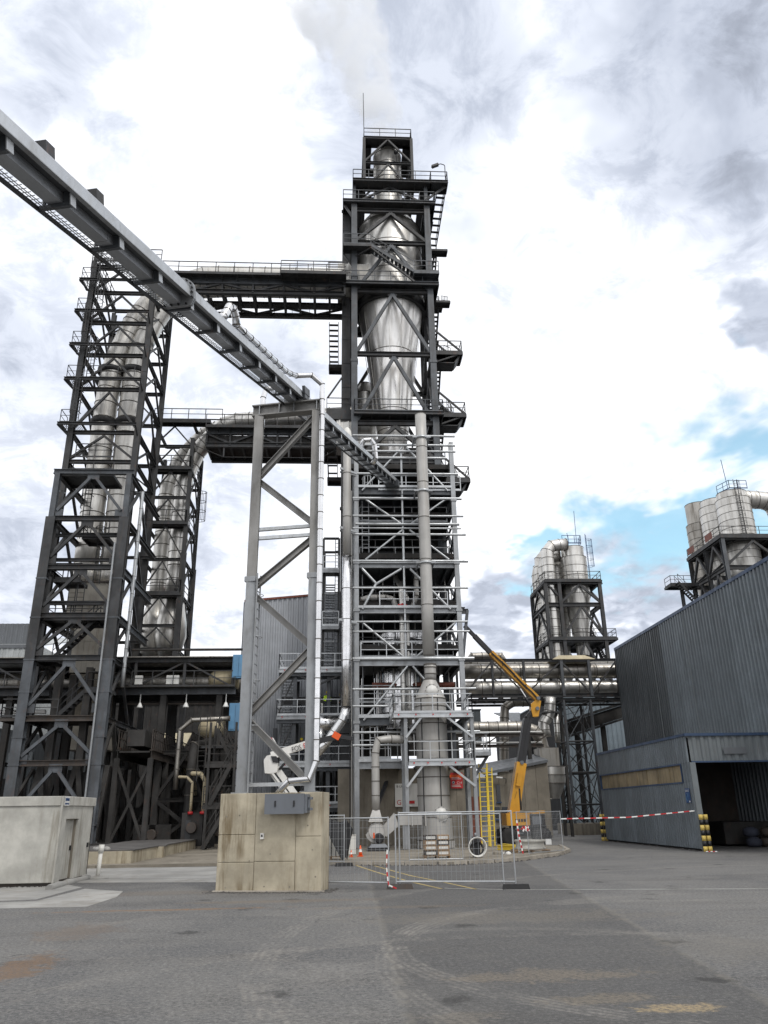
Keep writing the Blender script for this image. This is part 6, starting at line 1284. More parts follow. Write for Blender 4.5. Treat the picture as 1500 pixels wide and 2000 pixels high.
# ================================================================== PIPE BRIDGE
PV = 70.0
pbz1, pbz0 = zz(1000, 1290, PV), zz(1000, 1361, PV); PU0, PU1 = uu(900, 1300, PV), 27.0
pb = thing('pipe_bridge', 'dark steel truss bridge carrying fat steel pipes to the warehouse', 'pipe bridge', (15, PV, pbz0))
px = [905, 962, 1024, 1098, 1152, 1206]
for v in (PV, PV + 4):
    for z, h in ((pbz1, .26), (pbz0 + .1, .34), (pbz0 - .25, .2)): mem(pb, 'chord', (PU0, v, z), (PU1, v, z), .26, h, DS, 'H')
    us = [uu(x, 1320, PV) for x in px] + [PU1]
    for i, u in enumerate(us):
        mem(pb, 'post', (u, v, pbz0), (u, v, pbz1), .26 if i in (3, 4) else .2, .26, BG if i in (3, 4) and v == PV else DS, 'H')
        if i < len(us) - 1: a, b = (u, us[i + 1]) if i % 2 == 0 else (us[i + 1], u); mem(pb, 'diagonal', (a, v, pbz0 + .2), (b, v, pbz1 - .1), .13, .13, DS, 'box')
for i in range(10): u = PU0 + (PU1 - PU0) * i / 9; mem(pb, 'cross_beam', (u, PV, pbz0), (u, PV + 4, pbz0), .18, .22, DS, 'H')
m = MB(); a, b = at(1077, 1282, PV), at(1162, 1290, PV); m.hexa([(a.x, PV - .2, b.z + .1), (b.x, PV - .2, b.z + .1), (b.x, PV + 3, b.z + .1), (a.x, PV + 3, b.z + .1), (a.x + .8, PV + .3, a.z + .15), (b.x - .8, PV + .3, a.z + .15), (b.x - .8, PV + 2.6, a.z + .15), (a.x + .8, PV + 2.6, a.z + .15)]); m.build('roof_cowl', 'cream_paint', pb)
for k, (y0, y1, v, mat, lab) in enumerate(((1297, 1326, PV + 1.2, 'old_duct', 'upper fat dull steel pipe lying in the truss bridge'), (1330, 1356, PV + 1.2, 'stained_duct', 'lower fat shiny steel pipe lying in the truss bridge'), (1290, 1299, PV + 2.8, 'stained_duct', 'thin steel pipe along the top of the truss bridge'))):
    z0, z1 = zz(1000, y1, v), zz(1000, y0, v); t = thing('bridge_pipe', lab, 'pipe', (15, v, z0)); duct(t, [(PU0 + .2, v, (z0 + z1) / 2), (27.0, v, (z0 + z1) / 2)], (z1 - z0) / 2, mat, 1.7, 22)
t = thing('looped_pipe', 'fat bent pipe looping above the truss bridge next to the tower', 'pipe', at(920, 1290, PV)); zl = zz(950, 1279, PV); duct(t, fillet([at(915, 1292, PV + .5), V((uu(914, 1279, PV), PV + .5, zl)), V((uu(988, 1279, PV), PV + .5, zl)), at(985, 1294, PV + .5)], .7, 6), .33, 'old_duct', .8, 16)
# lattice support
la = thing('lattice_support', 'grey tubular lattice tower under the truss bridge', 'lattice tower', (17, PV, 0)); lu0, lu1 = uu(1100, 1362, PV), uu(1152, 1362, PV); lz_ = [0.2, 2.4, 5.0, 7.6, pbz0 - .4]
for u in (lu0, lu1):
    for v in (PV, PV + 3): mem(la, 'leg', (u, v, .1), (u, v, pbz0 - .3), .26, .26, BG if v == PV else DS, 'pipe')
for i, (z0, z1) in enumerate(zip(lz_, lz_[1:])):
    for v in (PV, PV + 3): mem(la, 'ring_bar', (lu0, v, z1), (lu1, v, z1), .16, .16, DS, 'pipe'); mem(la, 'cross_brace', (lu0, v, z0), (lu1, v, z1), .09, .09, BG if v == PV else DS, 'pipe'); mem(la, 'cross_brace', (lu1, v, z0), (lu0, v, z1), .09, .09, DS, 'pipe')
    for u in (lu0, lu1): mem(la, 'ring_bar', (u, PV, z1), (u, PV + 3, z1), .16, .16, DS, 'pipe'); mem(la, 'cross_brace', (u, PV, z0), (u, PV + 3, z1), .09, .09, DS, 'pipe'); mem(la, 'cross_brace', (u, PV + 3, z0), (u, PV, z1), .09, .09, DS, 'pipe')
m = MB(); m.box((lu0 - .6, PV - .6, 0), (lu1 + .6, PV + 3.6, .9)); m.build('footing', 'concrete_old', la)
l2 = thing('lattice_support', 'darker slim lattice post beside the grey tubular one', 'lattice tower', (15, PV + 3, 0))
for x in (1082, 1092):
    u = uu(x, 1362, PV + 2); mem(l2, 'leg', (u, PV + 2, .1), (u, PV + 2, pbz0 - .3), .3, .3, DS, 'H')
for k in range(5): a, b = uu(1082, 1362, PV + 2), uu(1092, 1362, PV + 2); mem(l2, 'cross_brace', (a, PV + 2, 1 + k * 1.8), (b, PV + 2, 2.6 + k * 1.8), .08, .08, DS, 'box')
# inclined gallery and pale buildings behind
ig = thing('inclined_gallery', 'dark inclined conveyor gallery climbing behind the lattice tower', 'conveyor', at(1110, 1440, 76)); A, B = at(1105, 1425, 76), at(1230, 1385, 76); B = A + (B - A) * 1.6; mem(ig, 'girder', A, B, 1.2, 1.1, SO, 'box'); mem(ig, 'edge_beam', A + V((0, -.7, .7)), B + V((0, -.7, .7)), .15, .2, DS, 'box'); mem(ig, 'edge_beam', A + V((0, -.7, -.7)), B + V((0, -.7, -.7)), .15, .2, DS, 'box')
railing(ig, [A + V((0, -.6, .7)), B + V((0, -.6, .7))], DS, sp=1.8)
for k in range(3): p = A.lerp(B, .1 + .25 * k); mem(ig, 'trestle', (p.x, p.y, 0), (p.x, p.y, p.z - .6), .4, .4, SO, 'H')
pl_ = shed('pale_silo_house', 'pale blue rib-clad hall behind the lattice tower', uu(1080, 1400, 84), uu(1260, 1400, 84), 84, 100, zz(1120, 1362, 84), 'clad_blue', 'clad_blue', .5, 2)
ph = shed('pitched_hall', 'small grey pitched hall behind the yellow lift', uu(1013, 1420, 95), uu(1070, 1420, 95), 95, 110, zz(1013, 1415, 95), 'clad_grey', 'clad_grey', .5, 2, 3)
qh = thing('roof_hut', 'little dark hut standing beyond the vessel platform', 'hut', at(925, 1408, 90)); a, b = at(918, 1408, 90), at(938, 1387, 90); m = MB(); m.box((a.x, 90, a.z - 2.5), (b.x, 93, b.z)); m.build('walls', 'clad_dark', qh); m = MB(); m.box((a.x - .1, 89.9, b.z), (b.x + .1, 93.1, b.z + .12)); m.build('roof', 'clad_dark', qh); mem(qh, 'stilt', (a.x + .3, 91, 0), (a.x + .3, 91, a.z - 2.5), .3, .3, DS, 'H')
# concrete plant house behind the yellow lift
ch = thing('concrete_house', 'stained concrete plant house with small windows behind the yellow lift', 'building', (13, 66, 0))
a, b = uu(952, 1560, 64), uu(1075, 1560, 64)
hz = zz(960, 1514, 64)
for k in range(5): u = a + (b - a) * k / 5; m = MB(); m.box((u, 64, .1), (u + (b - a) / 5 - .02, 64.5, hz + .9 * k / 4)); m.build('wall_panel', 'concrete_old', ch)
m = MB(); m.hexa([(a - .2, 63.8, hz), (b, 63.8, hz + .9), (b, 68, hz + 1.6), (a - .2, 68, hz + .8), (a - .2, 63.8, hz + .2), (b, 63.8, hz + 1.1), (b, 68, hz + 1.8), (a - .2, 68, hz + 1.0)]); m.build('roof', 'clad_grey', ch)
for x0, x1, y0, y1 in ((971, 976, 1533, 1566), (968, 976, 1576, 1600), (982, 992, 1576, 1600)):
    p, q = at(x0, y1, 63.97), at(x1, y0, 63.97); m = MB(); m.box((p.x, 63.92, p.z), (q.x, 63.99, q.z)); wo = m.build('window', 'dark_glass', ch); m = MB(); m.box((p.x - .06, 63.88, p.z - .1), (q.x + .06, 63.96, p.z - .002)); m.build('sill', 'blue_trim', wo)
lp = thing('wall_lamp', 'white bracket lamp on the concrete plant house', 'lamp', at(988, 1527, 63.8)); q = at(988, 1530, 63.9); m = MB(); m.tube(fillet([q, q + V((0, -.25, .35)), q + V((-.45, -.3, .42))], .15, 4), .03, 6); m.build('arm', DS, lp); m = MB(); m.bar(q + V((-.3, -.3, .42)), q + V((-.8, -.3, .46)), .16, .1); m.build('head', 'white_paint', lp)
# big ducts in the middle distance
t = thing('cross_duct', 'fat brown-stained duct running behind the vessel towards a bend', 'duct', at(930, 1420, 68)); zc_ = zz(960, 1421, 68); rr = (zz(960, 1409, 68) - zz(960, 1433, 68)) / 2; duct(t, fillet([(6, 68, zc_), (uu(1050, 1421, 68), 68, zc_), (uu(1068, 1480, 68), 68, zc_ - 3.0), (uu(1068, 1480, 68), 68, zc_ - 5.0)], 1.5, 7), rr, 'old_duct', .8, 20)
t = thing('gooseneck_duct', 'slim gooseneck duct rising behind the fat cross duct', 'duct', at(985, 1500, 72)); duct(t, fillet([at(985, 1530, 72), at(985, 1372, 72), at(1060, 1370, 72)], .9, 6), .42, 'old_duct', .9, 16)
t = thing('forked_duct', 'shiny forked duct dropping between bridge and filter hopper', 'duct', at(1075, 1380, 69.5)); duct(t, fillet([at(1074, 1362, 69.5), at(1074, 1395, 69.5), at(1060, 1415, 69.5), at(1066, 1440, 69.5)], .6, 5), .5, 'stainless', .6, 18); duct(t, [at(1086, 1395, 69.8), at(1090, 1450, 69.8)], .25, 'stainless', .7, 14); m = MB(); p = at(1074, 1392, 69.5); m.box((p.x - .75, 68.9, p.z - .06), (p.x + .75, 70.1, p.z + .06)); m.build('flange', DS, t)
fh = thing('filter_hopper', 'riveted steel filter hopper with conical foot beside the lattice tower', 'hopper', at(1070, 1600, 67)); cu = uu(1075, 1510, 67)
m = MB(); m.box((cu - 1.0, 66, zz(1070, 1500, 67)), (cu + .6, 68, zz(1070, 1462, 67))); m.build('upper_box', 'old_duct', fh); courses(fh, (cu, 67), [(.6, zz(1070, 1560, 67)), (1.15, zz(1070, 1530, 67)), (1.25, zz(1070, 1514, 67)), (1.25, zz(1070, 1498, 67))], 'stained_duct', 22)
for s in (-1, 1):
    for d in (-1, 1): mem(fh, 'leg', (cu + s * 1.1, 67 + d * 1.0, 0), (cu + s * 1.1, 67 + d * 1.0, zz(1070, 1500, 67)), .22, .22, SO, 'H')
mem(fh, 'downpipe', at(1046, 1500, 64.5), V((uu(1050, 1600, 64.5), 64.5, .2)), .22, .22, 'galvanised', 'pipe')
pr2 = thing('rear_pipe_rack', 'rust-brown pipe rack below the fat cross duct', 'pipe rack', at(940, 1470, 66))
for y in (1436, 1457): z = zz(980, y, 66); mem(pr2, 'beam', (8.5, 66, z), (uu(1062, y, 66), 66, z), .2, .25, 'brown_steel', 'H'); mem(pr2, 'pipe', (8.5, 66.6, z + .3), (uu(1062, y, 66), 66.6, z + .3), .14, .14, 'sign_white', 'pipe')
for k in range(6): u = 9 + k * 1.35; mem(pr2, 'diagonal', (u, 66, zz(980, 1457, 66)), (u + 1.35, 66, zz(980, 1436, 66)), .1, .1, 'brown_steel', 'box')
for u in (9.5, 15.5): mem(pr2, 'post', (u, 66, 0), (u, 66, zz(980, 1436, 66)), .3, .3, SO, 'H')
# ================================================================== CYCLONE BATTERY BEYOND THE BRIDGE
def cyclone_unit(label, u, v, r, z0, z1, z2, zt3, mat, n=26, top=True, group=None):
    t = thing('cyclone', label, 'cyclone', (u, v, z0)); k = max(2, int((z2 - z1) / 1.0))
    courses(t, (u, v), [(r * .45, z0), (r * .5, z0 + 1.2)], mat, n, 'outlet_course'); courses(t, (u, v), [(r * .5, z0 + 1.2)] + [(r * (.5 + .5 * (i + 1) / 4), z0 + 1.2 + (z1 - z0 - 1.2) * (i + 1) / 4) for i in range(4)], mat, n, 'cone_course'); courses(t, (u, v), [(r, z1 + (z2 - z1) * i / k) for i in range(k + 1)], mat, n)
    if top: courses(t, (u, v), [(r * .86, z2), (r * .86, zt3)], mat, n, 'head_course'); m = MB(); m.lathe([(r * .86, zt3 + .03), (0.01, zt3 + .25)], (u, v, 0), n); m.build('lid', mat, t)
    return t
cb_ = thing('support_tower', 'black steel frame holding the shiny cyclone battery beyond the pipe bridge', 'steel frame', (26, 92, 0)); V0_, V1_ = 92.0, 99.0
fx = [1064, 1091, 1170]; fus = [uu(x, 1137, V0_) for x in fx]; zp1, zp2, zp0 = zz(1130, 1137, V0_), zz(1130, 1250, V0_), zz(1130, 1181, V0_)
for u in fus:
    for v in (V0_, V1_): mem(cb_, 'column', (u, v, 0), (u, v, zp1), .42, .42, DS, 'H')
for z, o in ((zp1, .4), (zp2, 1.0), (zp0, 0)):
    for v in (V0_, V1_): mem(cb_, 'beam', (fus[0], v, z), (fus[2] + o, v, z), .35, .5, DS, 'H')
    for u in (fus[0], fus[1], fus[2]): mem(cb_, 'beam', (u, V0_, z), (u, V1_, z), .35, .5, DS, 'H')
for z in (zp1, zp2): deck(cb_, fus[0] - .1, fus[2] + (1.4 if z == zp2 else .2), V0_ - .3, V1_ + .3, z + .25, DS, .3); railing(cb_, [(fus[0], V1_, z + .25), (fus[0], V0_ - .2, z + .25), (fus[2] + (1.3 if z == zp2 else .2), V0_ - .2, z + .25), (fus[2] + (1.3 if z == zp2 else .2), V1_, z + .25)], DS)
for z0, z1 in ((zp0 + .2, zp1 - .3), (zp2 + .3, zp0 - .2), (zp2 - 5.5, zp2 - .3)):
    for a, b in ((fus[1], fus[2]),):
        for v in (V0_, V1_):
            for e in (a, b): mem(cb_, 'brace', (e, v, z0), ((a + b) / 2, v, z1), .26, .26, DS, 'box')
    for e in (V0_, V1_): mem(cb_, 'brace', (fus[2], e, z0), (fus[2], (V0_ + V1_) / 2, z1), .22, .22, DS, 'box'); mem(cb_, 'brace', (fus[0], e, z0), (fus[0], (V0_ + V1_) / 2, z1), .22, .22, DS, 'box')
mem(cb_, 'brace', (fus[1], V0_, zp0 + 1), (fus[0], V0_, zp1), .2, .2, DS, 'box')
for k in range(2): z0 = zp2 - .3 + k * (zp1 - zp2) / 2 - (6 if k == 0 else 5.6); stair(cb_, (fus[2] + .9, V0_ + 3.5, z0 + .3), (fus[2] - 1.2, V0_ + 3.5, z0 + 5.6), .9, DS)
cu_ = uu(1122, 1100, V0_ + 1.6); cr_ = (uu(1147, 1110, V0_ + 1.6) - uu(1097, 1110, V0_ + 1.6)) / 2
cyclone_unit('bright banded cyclone at the front of the battery beyond the bridge', cu_, V0_ + 2.0, cr_, zz(1120, 1275, V0_), zp1 - 1.2, zz(1120, 1082, V0_), zz(1120, 1062, V0_), 'stainless'); cyclone_unit('banded cyclone tucked behind the bright front one', cu_ - 1.3, V0_ + 5.4, cr_ * .9, zz(1120, 1275, V0_), zp1 - 1.2, zz(1120, 1085, V0_), zz(1120, 1068, V0_), 'stained_duct')
du = uu(1071, 1100, V0_ + .8); dzt = zz(1071, 1090, V0_)
for k in range(4):
    t = thing('battery_duct', ['banded riser duct at the front corner of the cyclone battery', 'second banded riser duct of the battery, behind the corner one', 'third banded riser duct of the battery', 'rearmost banded riser duct of the battery'][k], 'duct', (du, V0_ + .8 + k * 1.9, 5)); v = V0_ + .9 + k * 1.9
    duct(t, fillet([(du, v, 9), (du, v, dzt + 1.9), (du + 2.6, v + .2, dzt + 2.2)] if k % 2 == 0 else [(du, v, 9), (du, v, dzt + .8), (du + 2, v, dzt + 1.2)], 1.2, 6), .78, 'stained_duct' if k else 'stainless', 1.0, 18)
zt4 = zz(1120, 1060, V0_) + .2; railing(cb_, [(cu_ - 1.5, V0_ + .9, zt4), (cu_ + .9, V0_ + .9, zt4), (cu_ + 1.2, V0_ + 2.8, zt4)], 'sign_blue', sp=.9); cage_ladder(cb_, (cu_ + cr_ + .15, V0_ + 1.6, zp1 + .3), zt4 - zp1 + 1.2, 'sign_blue', face=(1, -.6, 0))
for x, y0, y1 in ((1122, 998, 1060), (1107, 1041, 1060)): mem(cb_, 'lightning_rod', at(x + 4, y1, V0_ + 1), at(x, y0, V0_ + 1), .07, .07, 'sign_blue', 'rod')
# ================================================================== FAR CYCLONE BATTERY ABOVE THE WAREHOUSE
fb_ = thing('support_tower', 'black steel frame holding the stained cyclone battery above the warehouse roof', 'steel frame', (46, 86, 0)); Q0 = 86.0; fz = zz(1420, 1050, Q0); f2 = zz(1420, 1108, Q0); qu = [uu(1411, 1060, Q0), uu(1411, 1060, Q0) + 7.5, uu(1411, 1060, Q0) + 13]
# recedes to the back left
for v in (Q0, Q0 + 4.5, Q0 + 9):
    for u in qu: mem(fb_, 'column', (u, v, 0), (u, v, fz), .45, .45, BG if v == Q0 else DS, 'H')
    for z in (fz, f2): mem(fb_, 'beam', (qu[0], v, z), (qu[2], v, z), .35, .5, DS, 'H')
    for a, b in zip(qu, qu[1:]):
        for e in (a, b): mem(fb_, 'brace', (e, v, f2 + .2), ((a + b) / 2, v, fz - .4), .28, .28, DS, 'box'); mem(fb_, 'brace', (e, v, f2 - 5), ((a + b) / 2, v, f2 - .3), .28, .28, DS, 'box')
for u in qu[:2]:
    for z in (fz, f2): mem(fb_, 'beam', (u, Q0, z), (u, Q0 + 9, z), .35, .5, DS, 'H')
    for a, b in ((Q0, Q0 + 4.5), (Q0 + 4.5, Q0 + 9)):
        for e in (a, b): mem(fb_, 'brace', (u, e, f2 + .2), (u, (a + b) / 2, fz - .4), .3, .3, DS, 'box'); mem(fb_, 'brace', (u, e, f2 - 5), (u, (a + b) / 2, f2 - .3), .3, .3, DS, 'box')
deck(fb_, qu[0] - .3, qu[2], Q0 - .3, Q0 + 9.3, fz + .3, DS, .4); railing(fb_, [(qu[0] - .25, Q0 + 9, fz + .3), (qu[0] - .25, Q0 - .2, fz + .3), (qu[2], Q0 - .2, fz + .3)], DS, sp=1.6)
fr_ = (uu(1470, 1010, Q0 + 3) - uu(1404, 1010, Q0 + 3)) / 2 * .95; fcu = uu(1438, 1010, Q0 + 3)
cyclone_unit('large rust-streaked cyclone nearest the warehouse edge', fcu, Q0 + 3.2, fr_, fz - 12, fz - 2, zz(1434, 978, Q0 + 3), zz(1434, 964, Q0 + 3), 'stained_duct', 30); cyclone_unit('rust-streaked cyclone standing behind the large one', fcu - .3, Q0 + 7.4, fr_ * .95, fz - 12, fz - 2, fz + 6.6, fz + 7.6, 'stained_duct', 26); cyclone_unit('rearmost narrow rust-streaked cyclone of the far battery', fcu - .8, Q0 + 11.2, fr_ * .85, fz - 12, fz - 2, fz + 5.6, fz + 8.6, 'old_duct', 24)
t = thing('elbow_duct', 'rust-edged duct elbow curving off the large far cyclone', 'duct', (fcu + 3, Q0 + 3, fz)); zt5 = zz(1434, 972, Q0 + 3); duct(t, fillet([(fcu + .8, Q0 + 3, zt5 - .2), (fcu + 5.4, Q0 + 3, zt5 - .4), (fcu + 5.6, Q0 + 3, fz - 2)], 2.0, 7), 1.15, 'stained_duct', 1.1, 16)
cage_ladder(fb_, (fcu - .4, Q0 + 3.2 - fr_ - .1, fz + .4), zt5 - fz + 1.3, DS, face=(0, -1, 0), c0=1.0); zt6 = zt5 + .6; railing(fb_, [(fcu - fr_ * .8, Q0 + 3.4, zt6), (fcu - fr_ * .5, Q0 + 1.4, zt6), (fcu + fr_ * .6, Q0 + 1.4, zt6)], 'sign_blue', sp=1.0)
mem(fb_, 'lightning_rod', (fcu - .2, Q0 + 3.2, zt5), (fcu - .5, Q0 + 3.2, zz(1423, 897, Q0 + 3)), .08, .08, 'sign_blue', 'rod')
for v, w in ((Q0 + 1.6, 1.9), (Q0 + 6.8, 1.9)): m = MB(); m.box((qu[0] - .34, v, fz + .5), (qu[0] - .30, v + w, fz + 1.35)); m.build('banner', 'rust_brown', fb_)
zl2 = zz(1345, 1140, Q0 + 7); deck(fb_, qu[0] - 4.0, qu[0] - .4, Q0 + 7, Q0 + 9, zl2, DS, .3); railing(fb_, [(qu[0] - 3.9, Q0 + 8.9, zl2), (qu[0] - 3.9, Q0 + 7.1, zl2), (qu[0] - .4, Q0 + 7.1, zl2)], DS); stair(fb_, (qu[0] - .5, Q0 + 6.5, zl2 - 3.5), (qu[0] - 3.4, Q0 + 6.5, zl2), 1.0, DS); mem(fb_, 'post', (qu[0] - 2.6, Q0 + 7.2, 0), (qu[0] - 2.6, Q0 + 7.2, zl2), .35, .35, DS, 'H')
# ================================================================== far skyline
fh2 = shed('far_hall', 'long low grey hall closing the yard behind everything', -70, 60, 125, 150, 6.5, 'clad_grey', 'clad_grey', .9, 6.5, 2)
# ================================================================== BOOM LIFTS
def boom_section(par, name, p, q, w, h, mat, up=None): return mem(par, name, p, q, w, h, mat, 'box', up=up)
def wheel(par, c, r, w, axis='y', mat='black_rubber'):
    prof = [(r * .55, -w / 2), (r * .92, -w / 2), (r, -w * .35), (r, w * .35), (r * .92, w / 2), (r * .55, w / 2)]
    m = MB(); m.lathe(prof, c, 20, True, axis); o = m.build('wheel', mat, par); m = MB(); m.lathe([(r * .54, -w * .42), (r * .3, -w * .3), (r * .3, w * .3), (r * .54, w * .42)], c, 14, True, axis); m.build('rim', 'box_grey', o)
    for k in range(14): a = 2 * pi * k / 14; d = V((cos(a), 0, sin(a))) if axis == 'y' else V((0, cos(a), sin(a))); s = V((0, 1, 0)) if axis == 'y' else V((1, 0, 0)); c_ = V(c) + d * r; mem(o, 'tread_lug', c_ - s * w * .42, c_ + s * w * .42, .1, .05, mat, 'box')
    return o
YV = 51.0
yl = thing('boom_lift', 'yellow articulated boom lift with black boom reaching up to the tower', 'boom lift', (uu(1020, 1640, YV), YV, 0))
b0 = at(1005, 1592, YV); zt0, zt1 = zz(1010, 1612, YV), zz(1010, 1588, YV)
ax, bx2 = uu(985, 1600, YV), uu(1059, 1600, YV)
m = MB(); m.box((ax, YV - .7, zt0), (uu(1030, 1600, YV), YV + .9, zt1)); tt = m.build('counterweight', 'lift_yellow', yl)
m = MB(); m.box((uu(1030, 1600, YV) + .01, YV - .75, zt0 - .1), (bx2, YV + .9, zt1 - .08)); m.build('engine_hood', 'black_paint', yl); m = MB(); m.hexa([(uu(1036, 1600, YV), YV - .78, zt1 - .07), (bx2 + .02, YV - .78, zt1 - .02), (bx2 + .02, YV + .9, zt1 - .02), (uu(1036, 1600, YV), YV + .9, zt1 - .07), (uu(1036, 1600, YV), YV - .78, zt1 - .02), (bx2 + .02, YV - .78, zt1 + .12), (bx2 + .02, YV + .9, zt1 + .12), (uu(1036, 1600, YV), YV + .9, zt1 - .02)]); m.build('hood_lid', 'lift_yellow', yl)
for k in range(4): mem(tt, 'decal', (uu(1002, 1600, YV) + k * .17, YV - .71, zt1 - .42), (uu(1002, 1600, YV) + k * .17 + .12, YV - .71, zt1 - .42), .01, .16, 'black_paint', 'box')
m = MB(); m.box((ax + .4, YV - .5, .55), (bx2 + .1, YV + .7, zt0 - .02)); m.build('chassis', 'black_paint', yl); m = MB(); m.lathe([(.55, zt0 - .12), (.55, zt0 - .005)], ((ax + bx2) / 2, YV, 0), 20); m.build('slew_ring', 'black_paint', yl)
for u, v in ((uu(988, 1630, YV) + .1, YV - .6), (uu(1050, 1640, YV), YV - .9), (uu(1068, 1640, YV), YV + .9), (uu(990, 1640, YV), YV + 1.2)): wheel(yl, (u, v, .52), .52, .42)
P0, P1, P2, P3 = at(1002, 1590, YV), at(1017, 1490, YV), at(1030, 1404, YV), at(1047, 1385, YV)
sl = boom_section(yl, 'lower_boom', P0, P0.lerp(P1, 1.0), .62, .72, 'lift_yellow', up=V((0, 1, 0))); m = MB(); m.bar(at(1012, 1535, YV - .4), at(1016, 1510, YV - .4), .14, .3); m.build('cylinder_lug', 'lift_yellow', yl)
boom_section(yl, 'upper_riser', P1 - (P2 - P1).normalized() * .2, P2, .5, .56, 'black_paint', up=V((0, 1, 0))); boom_section(yl, 'riser_neck', P2, P3, .42, .46, 'black_paint', up=V((0, 1, 0)))
m = MB(); kx = at(1047, 1385, YV); m.prism([at(1037, 1375, YV - .3), at(1048, 1366, YV - .3), at(1057, 1369, YV - .3), at(1052, 1399, YV - .3), at(1041, 1400, YV - .3), at(1038, 1388, YV - .3)], (0, .6, 0)); m.build('knuckle', 'lift_yellow', yl)
U0, U1, U2 = at(1049, 1365, YV), at(958, 1275, YV), at(907, 1222, YV)
boom_section(yl, 'jib', U0, U1, .36, .42, 'lift_yellow', up=V((0, 1, 0))); boom_section(yl, 'jib_extension', U1 - (U2 - U1).normalized() * .3, U1.lerp(U2, .62), .28, .34, 'black_paint', up=V((0, 1, 0))); boom_section(yl, 'jib_tip', U1.lerp(U2, .55), U2, .22, .26, 'black_paint', up=V((0, 1, 0)))
mem(yl, 'lift_cylinder', at(1035, 1375, YV - .2), at(1016, 1345, YV - .2), .13, .13, 'chrome', 'pipe'); mem(yl, 'lift_cylinder', at(1037, 1380, YV - .2), at(1026, 1362, YV - .2), .18, .18, 'black_paint', 'pipe'); mem(yl, 'lift_cylinder', at(1017, 1582, YV - .3), at(1014, 1540, YV - .3), .16, .16, 'black_paint', 'pipe')
for f in (.25, .5, .75): p = U0.lerp(U1, f); mem(yl, 'hose_clip', p + V((0, -.22, -.15)), p + V((0, -.22, .15)), .05, .05, 'black_paint', 'box')
for k, (o1, o2) in enumerate((((0, -.28, .12), (0, -.28, .02)), ((0, -.28, -.05), (0, -.28, -.1)))):
    m = MB(); m.tube([p + V((0, -.24 - .02 * k, .05 - .1 * k + .05 * sin(q_ * 1.3))) for q_, p in enumerate(resample([P0.lerp(P1, .2), P1, P2, P3, U0, U0.lerp(U1, .5), U1], .6))], .028, 6); m.build('hydraulic_hose', 'black_rubber', yl)
for p in (P0, P1, P3, U0): m = MB(); m.lathe([(.12, -.42), (.12, .42)], p, 12, True, 'y'); m.build('pivot_pin', 'box_grey', yl)
for f_, w_ in ((.3, .5), (.62, .3)): p = P0.lerp(P1, f_); mem(yl, 'decal', p + V((-.12, -.33, 0)), p + V((-.12 + w_ * .3, -.33, w_ * .8)), .01, .14, 'black_paint', 'box', up=V((0, 1, 0)))
m = MB(); m.box((uu(1034, 1600, YV), YV - .79, zt0 + .05), (uu(1052, 1600, YV), YV - .752, zt1 - .2)); m.build('engine_grille', 'box_grey', yl)
for k in range(3): m = MB(); z = .7 + k * .25; m.box((ax + .5, YV - .56, z), (ax + 1.0, YV - .502, z + .06)); m.build('step', 'box_grey', yl)
# white lift behind the trestle
WV = 42.0
wl = thing('boom_lift', 'white boom lift with lettered arm folded behind the trestle', 'boom lift', (uu(575, 1600, WV), WV, 0))
def wa(x, y, d=0): return at(x, y, WV + d)
m = MB(); m.prism([wa(515, 1484, -.35), wa(521, 1476, -.35), wa(533, 1473, -.35), wa(543, 1492, -.35), wa(541, 1508, -.35), wa(530, 1511, -.35), wa(517, 1510, -.35)], (0, .7, 0)); kn = m.build('knuckle', 'lift_white', wl); m = MB(); m.prism([wa(529, 1477, -.36), wa(540, 1477, -.36), wa(545, 1490, -.36), wa(533, 1489, -.36)], (0, -.05, 0)); m.build('slot', 'black_paint', kn)
mem(wl, 'lower_boom', wa(540, 1500), wa(600, 1585), .3, .32, 'lift_white', 'box', up=V((0, 1, 0))); mem(wl, 'tension_rod', wa(532, 1510, -.3), wa(590, 1588, -.3), .1, .1, 'lift_white', 'box'); mem(wl, 'tension_rod', wa(527, 1510, .1), wa(583, 1590, .1), .08, .08, 'sign_white', 'box')
J0, J1 = wa(530, 1476), wa(612, 1450); jib = mem(wl, 'jib', J0, J1, .36, .40, 'lift_white', 'box', up=V((0, 1, 0))); mem(wl, 'jib_collar', J1, wa(616, 1449), .44, .46, 'orange_paint', 'box', up=V((0, 1, 0))); mem(wl, 'jib_extension', wa(616, 1449), wa(657, 1439), .26, .28, 'black_paint', 'box', up=V((0, 1, 0)))
mem(wl, 'jib_head', wa(654, 1443), wa(660, 1432), .4, .34, 'orange_paint', 'box', up=V((0, 1, 0))); mem(wl, 'fly_boom', wa(660, 1438), wa(690, 1443), .2, .26, 'black_paint', 'box', up=V((0, 1, 0)))
mem(wl, 'antenna', wa(530, 1464), wa(541, 1462 + 6), .07, .07, 'sign_white', 'rod'); mem(wl, 'striped_rod', wa(529, 1441), wa(540, 1461), .08, .08, 'red_paint', 'rod'); mem(wl, 'striped_rod', wa(532, 1441, .1), wa(543, 1460, .1), .08, .08, 'sign_white', 'rod')
mem(wl, 'lift_cylinder', wa(545, 1503, -.2), wa(562, 1484, -.2), .12, .12, 'black_paint', 'pipe'); m = MB(); m.prism([wa(553, 1478, -.3), wa(560, 1465, -.3), wa(568, 1478, -.3), wa(562, 1484, -.3)], (0, .5, 0)); m.build('bracket', 'lift_white', wl)
jd = (J1 - J0).normalized(); jn = V((0, -1, 0)); ju = jn.cross(jd) * -1; ju = ju if ju.z > 0 else -ju
o0 = wa(571, 1469, -.26); adv = 0
for chs, mat in (('FOS', 'black_paint'), ('E', 'red_paint'), ('LEV', 'black_paint')):
    text_mesh(chs, .36, mat, wl, o0 + jd * adv, jd, ju, sx=.8, thick=.01); adv += .205 * len(chs)
